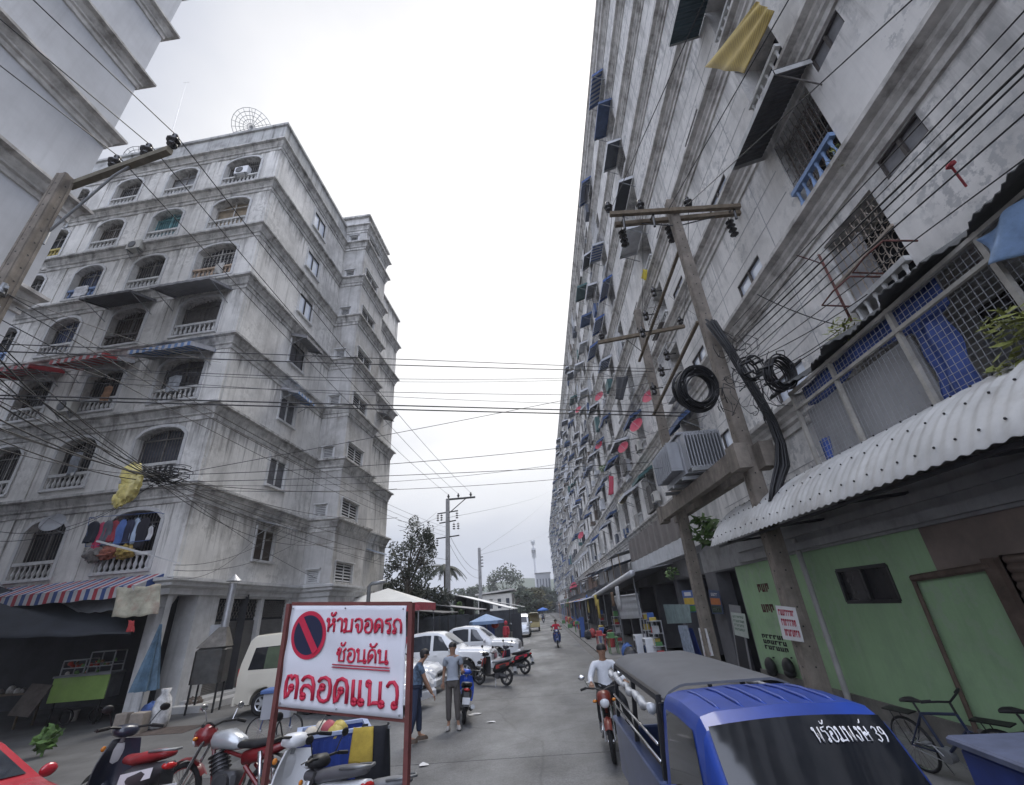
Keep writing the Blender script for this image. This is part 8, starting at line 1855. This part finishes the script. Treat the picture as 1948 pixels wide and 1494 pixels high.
# lean-to sheds grown along the first floor terrace
rr = random.Random(15); LT = [M['roofd'], M['roofg'], mat('blue_grey_sheet', (.12, .15, .2), .6, var=.3), mat('brown_grey_sheet', (.17, .15, .14), .7), mat('rust_sheet', (.16, .1, .07), .8, var=.4)]
for i in range(16):
    y = 31 + i * 5.2 + rr.uniform(-.6, .6); w_ = rr.uniform(3.4, 5.0); z = 4.3 + rr.uniform(.5, 1.2); x = rr.uniform(5.3, 5.9); t = empty('terrace_shed', (x, y, 3.9), 0, 'lean-to shed of old sheets on the first floor terrace of the long block', 'shed', 'sheds along the terrace')
    mb = MB(); n_ = int(w_ / .12); mb.slab(lambda u, v: (-.35 + (XF - x + .3) * v, w_ * u, z - 3.9 - .1 + .55 * v + .02 * cos(u * n_ * pi)), n_ * 2, 1, (0, 0, .015)); mb.build('roof', LT[rr.randrange(5)], t)
    mb = MB(); mb.slab(lambda u, v: (.05 + .015 * cos(u * n_ * pi), .1 + (w_ - .2) * u, (z - 4.05) * v * (1 if i % 3 else .55)), n_ * 2, 1, (.02, 0, 0)); mb.build('wall', LT[rr.randrange(5)], t)
    for yy in (.1, w_ - .1): mb = MB(); mb.bar((0, yy, 0), (0, yy, z - 3.95), .06, .06); mb.build('post', M['wood'], t)
# ================================================================== beyond: trees, sheds, houses, mast
def tree(loc, h, crown, label, leafm, n=2600, ls=.16, name='tree', seed=1, clumps=16, trunk=.16, gap=.75):
    rr = random.Random(seed); t = empty(name, loc, 0, label, 'tree'); cx, cy, cz, rx, ry, rz = crown
    mb = MB(); pts = [V((0, 0, -.1)), V((rr.uniform(-.2, .2), rr.uniform(-.2, .2), h * .35)), V((cx * .6, cy * .6, h * .62)), V((cx, cy, cz))]
    mb.tube(pts, [trunk, trunk * .8, trunk * .6, trunk * .25], 8)
    C_ = []
    for i in range(clumps):
        while True:
            d = V((rr.uniform(-1, 1), rr.uniform(-1, 1), rr.uniform(-1, 1)))
            if .25 < d.length <= 1: break
        c_ = V((cx + d.x * rx, cy + d.y * ry, cz + d.z * rz)); C_.append(c_)
        b0 = pts[1].lerp(pts[3], rr.uniform(.2, .9)); mb.tube([b0, b0.lerp(c_, .5) + V((0, 0, .2)), c_], [trunk * .35, trunk * .22, trunk * .07], 5)
    mb.build('trunk', mat('tree_bark', (.09, .075, .06), .9, var=.4, scale=5), t)
    mb = MB(); k = n // clumps
    for c_ in C_:
        s = rr.uniform(.6, 1.2) * gap; leaves(mb, c_, (rx * .42 * s, ry * .42 * s, rz * .36 * s), k, ls, rr, .7)
    mb.build('crown', leafm, t); return t
LG = mat('grey_green_leaf', (.045, .055, .035), .7, var=.7, scale=.5); LB_ = mat('dark_broad_leaf', (.025, .035, .022), .7, var=.7, scale=.6)
def base_at(px, Y): q = atY(px, 1165, Y); q.z = 0; return q
b0 = base_at(775, 36); tree(b0, 8.5, (0, 0, 6.6, 1.9, 1.6, 3.0), 'airy tree with small leaves by the end of the grey block', LG, 5600, .1, seed=3, clumps=34, gap=.75)
b0 = base_at(765, 38); tree(b0, 5, (0, 0, 3.6, 2.2, 1.6, 1.9), 'dark dense tree below the airy one at the end of the grey block', LB_, 4200, .17, seed=4, clumps=18, gap=1.0)
b0 = base_at(800, 40); tree(b0, 5, (0, 0, 3.0, 2.0, 1.6, 1.6), 'dark bushy tree left of the far pole', LB_, 3600, .17, seed=5, clumps=16, gap=1.0)
b0 = base_at(868, 46); tree(b0, 3.6, (0, 0, 2.6, .7, .7, 1.0), 'small bright green tree right of the far pole', mat('bright_leaf', (.08, .14, .035), .65, var=.5, scale=1), 900, .13, seed=6, clumps=9)
# palm
pb = base_at(846, 48); t = empty('palm_tree', pb, 0, 'palm with drooping fronds behind the far pole', 'tree'); rr = random.Random(9)
ptop = atY(848, 1080, 48).z
mb = MB(); mb.tube([(0, 0, 0), (.1, 0, ptop * .5), (0, 0, ptop)], [.2, .16, .13], 8); mb.build('trunk', mat('tree_bark', (.09, .075, .06), .9), t)
mb = MB()
for i in range(19):
    a = 2 * pi * i / 19 + rr.uniform(-.15, .15); L = rr.uniform(1.9, 2.6); up = rr.uniform(.1, 1.0); pts = []
    for k in range(9):
        u = k / 8; pts.append(V((cos(a) * L * u, sin(a) * L * u, ptop + up * L * .7 * u - 1.5 * L * .55 * u * u)))
    mb.tube(pts, [.03 * (1 - k / 9) + .006 for k in range(9)], 4)
    for k in range(1, 9):
        for s_ in range(3):
            p = pts[k - 1].lerp(pts[k], s_ / 3); d = (pts[k] - pts[k - 1]).normalized(); sd = d.cross(V((0, 0, 1))).normalized(); ll = .55 * (1 - abs(k / 8 - .4))
            for sg in (1, -1):
                e = p + sd * (sg * ll) + d * .25 + V((0, 0, -.35 * ll)); mb.add([p - d * .07, p + d * .08, e], [(0, 1, 2)])
mb.build('crown', LB_, t)
# far wood and hills
rr = random.Random(12)
FG_ = mat('hazy_foliage', (.05, .065, .04), .8, var=.6, scale=.12)
for i, (px, Y, h, w_, lb) in enumerate(((890, 150, 10.5, 9, 'rounded dark tree far behind the plain pole'), (965, 170, 15.5, 12, 'tallest rounded far tree, above the small white house'), (1000, 190, 11, 10, 'far tree between the white house and the long block'), (1030, 210, 10, 10, 'far tree at the foot of the mobile phone mast'), (985, 120, 7, 7, 'lower far tree right of the white house'), (1018, 130, 7.5, 7, 'lower far tree with yellowish tint where the street ends'))):
    b0 = base_at(px, Y); tree(b0, h, (0, 0, h * .55, w_ * .62, 4, h * .46), lb, FG_ if 'yellow' not in lb else mat('olive_foliage', (.09, .085, .035), .8, var=.6, scale=.2), 1900, .55, seed=30 + i, clumps=22, trunk=.3, gap=1.05)
mb = MB()
for i in range(5200):
    x = rr.uniform(-95, 12); y = rr.uniform(215, 260); z = rr.uniform(0, 1) ** .8 * (6.5 + 2.5 * sin(x * .11) + 1.5 * sin(x * .31)); a = V((rr.gauss(0, 1), rr.gauss(0, 1), rr.gauss(0, .7))).normalized(); b_ = a.orthogonal().normalized(); q = rr.uniform(.6, 1.5); p = V((x, y, z))
    mb.add([p - a * q, p + b_ * q * .6, p + a * q, p - b_ * q * .6], [(0, 1, 2, 3)])
tag(mb.build('far_woods', FG_), 'hazy band of trees closing the end of the street', 'woods', kind='stuff')
mb = MB(); mb.grid(lambda u, v: (-420 + 620 * u, 420 + 160 * v, (22 + 10 * sin(u * 9 + 1) + 6 * sin(u * 23)) * sin(v * pi)), 60, 10); tag(mb.build('hill', mat('wooded_hill', (.05, .065, .045), .9, var=.5, scale=.06), smooth=True), kind='structure')
# small white house and low blocks
def house(x0, x1, y, d, h, roofh, label, wm, rm, nwin=3, name='house', flat=False):
    t = empty(name, ((x0 + x1) / 2, y + d / 2, 0), 0, label, 'house'); w_ = (x1 - x0) / 2; F = Face((x0, y), (1, 0))
    hs = [dict(s0=w_ * 2 * (i + .3) / nwin, s1=w_ * 2 * (i + .72) / nwin, z0=h * .55, z1=h * .85, depth=.2) for i in range(nwin)]
    mb = MB(); mb.T = Matrix.Translation(V((-(x0 + x1) / 2, -(y + d / 2), 0))); wall_panel(mb, F, 0, 2 * w_, 0, h, hs); wall_panel(mb, Face((x1, y), (0, 1)), 0, d, 0, h, [dict(s0=d * .3, s1=d * .6, z0=h * .55, z1=h * .85, depth=.2)]); wall_panel(mb, Face((x0, y + d), (0, -1)), 0, d, 0, h, []); wall_panel(mb, Face((x1, y + d), (-1, 0)), 0, 2 * w_, 0, h, []); mb.build('wall', wm, t)
    for hh in hs:
        mb = MB(); mb.T = Matrix.Translation(V((-(x0 + x1) / 2, -(y + d / 2), 0))); hole_back(mb, F, hh, .18); mb.build('window', M['glass'], t)
    mb = MB(); o = .5
    if flat: mb.slab(lambda u, v: (lerp(-w_ - o, w_ + o, u), lerp(-d / 2 - o, d / 2 + o, v), h + roofh * u), 4, 2, (0, 0, .25))
    else:
        mb.slab(lambda u, v: (lerp(-w_ - o, w_ + o, u), lerp(-d / 2 - o, 0, v), h + roofh * v), 4, 2, (0, 0, .15)); mb.slab(lambda u, v: (lerp(-w_ - o, w_ + o, u), lerp(d / 2 + o, 0, v), h + roofh * v), 4, 2, (0, 0, .15))
    mb.build('roof', rm, t); return t
OFFW = mat('offwhite_render', (.6, .58, .53), .85, var=.12)
house(-11.2, -5.2, 86, 9, 5.1, .5, 'small off white house with slanting flat roof behind the market sheds', OFFW, mat('pale_roof_edge', (.5, .48, .45), .8), 4, flat=True)
house(-26, -17, 70, 10, 5.6, .0, 'pale blue roofed building behind the trees at the left', mat('pale_blue_wall', (.4, .45, .5), .8), mat('blue_grey_roof', (.25, .3, .38), .6), 5, flat=True)
house(-2, 6.0, 262, 10, 19.5, 0, 'grey block closing the view beside the far end of the long building', mat('hazy_grey_wall', (.3, .31, .33), .9), M['concreteg'], 5, flat=True)
# market sheds along the left kerb
def shed(P_, y0, y1, zb, zf, xb, xf, label, m, open_m=None):
    t = empty('market_shed', ((xb + xf) / 2, (y0 + y1) / 2, 0), 0, label, 'market shed'); o = V(((xb + xf) / 2, (y0 + y1) / 2, 0))
    mb = MB(); n_ = int((y1 - y0) / .25); mb.slab(lambda u, v: V((lerp(xb, xf, v), lerp(y0, y1, u), lerp(zb, zf, v) + .025 * cos(u * n_ * pi))) - o, n_ * 2, 3, (0, 0, .03)); mb.build('roof', m, t)
    for y in (y0 + .15, (y0 + y1) / 2, y1 - .15):
        for x, z in ((xb + .1, zb), (xf - .15, zf)): mb = MB(); mb.bar(V((x, y, 0)) - o, V((x, y, z)) - o, .07, .07); mb.build('post', M['black'], t)
    mb = MB(); mb.box(xb - o.x, xb + .05 - o.x, y0 - o.y, y1 - o.y, 0, zb - .1); mb.box(xb - o.x, xf - .5 - o.x, y0 - o.y + .02, y0 + .07 - o.y, 0, min(zb, zf) - .25); mb.build('screen_wall', open_m or mat('shed_dark_wall', (.06, .065, .075), .9, var=.6, scale=1.2), t)
shed(None, 30, 36, 2.9, 2.5, -9.6, -6.2, 'dark stall shed with flat tin roof behind the white pickups', M['roofd'])
shed(None, 38, 46, 3.3, 2.6, -9.4, -5.2, 'grey roofed stall shed left of the blue parasol', M['roofg'])
shed(None, 47, 60, 4.1, 2.5, -8.5, -3.0, 'long stall shed with pale streaked roof sloping to the street', M['roofw'])
shed(None, 62, 74, 3.9, 2.7, -8.0, -2.6, 'far stall shed with tin roof beyond the pale streaked one', M['galv'])
rr = random.Random(3)
for i in range(14):
    q = V((rr.uniform(-8.5, -4.8), 32 + i * 1.9, 0)); mb = MB(); s_ = rr.uniform(.3, .6); mb.bbox(q.x - s_, q.x + s_, q.y - s_, q.y + s_, 0, rr.uniform(.6, 1.4), .04); tag(mb.build('stall_crate', GOODS[rr.randrange(len(GOODS))]), 'crate or counter standing inside the left market sheds', 'crate', 'crates in the market sheds')
def parasol(loc, r, h, label, m, valance=.2):
    t = empty('market_parasol', loc, 0, label, 'parasol'); mb = MB(); mb.cyl((0, 0, 0), (0, 0, h), .025, n=8); mb.build('pole', M['steel'], t)
    mb = MB(); n_ = 8; vs = [(0, 0, h)] + [(r * cos(2 * pi * i / n_), r * sin(2 * pi * i / n_), h - r * .36) for i in range(n_)] + [(r * 1.0 * cos(2 * pi * i / n_), r * sin(2 * pi * i / n_), h - r * .36 - valance) for i in range(n_)]
    mb.add(vs, [(0, 1 + i, 1 + (i + 1) % n_) for i in range(n_)] + [(1 + i, 1 + n_ + i, 1 + n_ + (i + 1) % n_, 1 + (i + 1) % n_) for i in range(n_)]); mb.build('canopy', m, t); return t
pp = atY(925, 1168, 34); parasol((pp.x, 34, 0), 1.2, pp.z, 'pale blue market parasol behind the second white pickup', mat('pale_blue_parasol', (.25, .36, .55), .7, var=.15))
q = G(1034, 1186); parasol((q.x + .1, q.y + .6, 0), .95, 2.45, 'bright blue parasol far down the middle of the street', mat('bright_blue_parasol', (.04, .15, .5), .7, var=.15))
pq = V((-5.0, 34.6, 0)); mb = MB(); mb.slab(lambda u, v: (-4.4 + 1.0 * u, 34.3 + .05 * sin(u * 9), 1.75 - .95 * v), 8, 5, (0, .01, 0)); tag(mb.build('tarpaulin', BLT), 'blue tarpaulin hanging under the pale blue parasol', 'tarpaulin')
mb = MB(); mb.ell((-3.35, 34.4, 1.55), (.28, .2, .22), 12, 8); tag(mb.build('lantern', mat('red_lantern', (.45, .06, .04), .6), smooth=True), 'round red lantern under the right side of the pale blue parasol', 'lantern')
# dark banner stand at the kerb
t = empty('banner_stand', (-1.95, 36.5, 0), radians(-6), 'tall black banner stand at the kerb in front of the silver van', 'banner stand')
mb = MB(); mb.bbox(-.36, .36, -.03, .03, .25, 2.15, .015); mb.build('board', mat('black_banner', (.025, .027, .035), .6, var=.4, scale=3), t)
for x in (-.3, .3): mb = MB(); mb.box(x - .05, x + .05, -.3, .3, 0, .25); mb.build('foot', M['black'], t)
# white peaked canopy with red valance by the rear wing
t = empty('peaked_canopy', (-9.6, 29.0, 0), 0, 'white peaked canopy with red valance beside the tower, behind the sign', 'canopy')
mb = MB(); r_ = 2.7; vs = [(0.3, 0, 4.1), (-r_, -2, 3.2), (r_ + .1, -2, 3.15), (r_ + .1, 2, 3.15), (-r_, 2, 3.2)]; mb.add(vs, [(0, 1, 2), (0, 2, 3), (0, 3, 4), (0, 4, 1)]); mb.build('roof', mat('white_tent_cloth', (.6, .6, .58), .7, var=.12, scale=1), t)
mb = MB(); mb.slab(lambda u, v: (r_ + .11, -2 + 4 * u, 3.15 - .42 * v), 4, 1, (.01, 0, 0)); mb.slab(lambda u, v: (lerp(1.7, r_ + .1, u), -2.01, 3.15 - .42 * v), 4, 1, (0, -.01, 0)); mb.build('valance', mat('red_printed_valance', (.4, .05, .07), .7, var=.6, scale=5), t)
for x in (-r_ + .1, r_): 
    for y in (-1.9, 1.9): mb = MB(); mb.cyl((x, y, 0), (x, y, 3.15), .035, n=8); mb.build('post', M['galv'], t)
q = atY(700, 1150, 26.5); mb = MB(); mb.tube([(q.x, 26.5, 1.2), (q.x, 26.5, q.z + .9), (q.x + .15, 26.5, q.z + 1.05), (q.x + .9, 26.5, q.z + 1.1)], .11, 9); tag(mb.build('vent_pipe', M['steel'], smooth=True), 'bent grey vent pipe above the white peaked canopy', 'pipe')
q = atY(790, 1198, 25); sheet_sign([(q.x - .45, 25, 1.55), (q.x + .45, 25, 1.55), (q.x + .45, 25, .85), (q.x - .45, 25, .85)], mat('red_printed_valance', (.4, .05, .07), .7), 'small red printed board behind the sign post, left of the pickup', nrm=(0, -1, 0))
# mobile phone mast
mp_ = atY(1020, 1108, 330); mt = atY(1012, 1030, 330); t = empty('phone_mast', (mp_.x, 330, 0), 0, 'tall slim mobile phone mast far away above the trees', 'mast')
H_ = mt.z; mb = MB(); mb.cyl((0, 0, 0), (0, 0, H_), 1.0, .5, 10); mb.build('shaft', mat('pale_mast', (.45, .45, .46), .6), t)
rr = random.Random(6)
for z in (.98, .86, .83, .78):
    mb = MB()
    for i in range(6): a = 2 * pi * i / 6; mb.bar((1.3 * cos(a), 1.3 * sin(a), H_ * z - 1.6), (1.3 * cos(a), 1.3 * sin(a), H_ * z + 1.6), .5, .4)
    mb.cyl((0, 0, H_ * z - .2), (0, 0, H_ * z + .2), 1.5, n=10); mb.build('antenna_ring', M['steel'], t)
# papers and puddle litter on the street
for i, (px, c_) in enumerate((((905, 1360), .6), ((935, 1376), .7), ((898, 1362), .5), ((880, 1335), .6), ((806, 1458), .6), ((1120, 1300), .3))):
    q = G(*px); mb = MB(); rr = random.Random(i); n_ = 7; mb.add([(q.x + .16 * cos(2 * pi * k / n_) * rr.uniform(.4, 1.2), q.y + .12 * sin(2 * pi * k / n_) * rr.uniform(.4, 1.2), .02 + rr.uniform(0, .02)) for k in range(n_)], [tuple(range(n_))]); tag(mb.build('litter_scrap', PAPER), 'scrap of pale litter lying on the damp street', 'litter', 'litter scraps on the street')
# ================================================================== the air of the street
m = bpy.data.materials.new('thin_haze'); m.use_nodes = True; nt = m.node_tree
for n_ in list(nt.nodes):
    if n_.type == 'BSDF_PRINCIPLED': nt.nodes.remove(n_)
pv = nt.nodes.new('ShaderNodeVolumePrincipled'); pv.inputs['Density'].default_value = .0006; pv.inputs['Color'].default_value = (.86, .9, .97, 1); pv.inputs['Anisotropy'].default_value = .2
nt.links.new(pv.outputs[0], nt.nodes['Material Output'].inputs['Volume'])
mb = MB(); mb.box(-600, 500, -120, 900, -3, 75); tag(mb.build('haze', m), kind='stuff')
SC.cycles.volume_bounces = 1
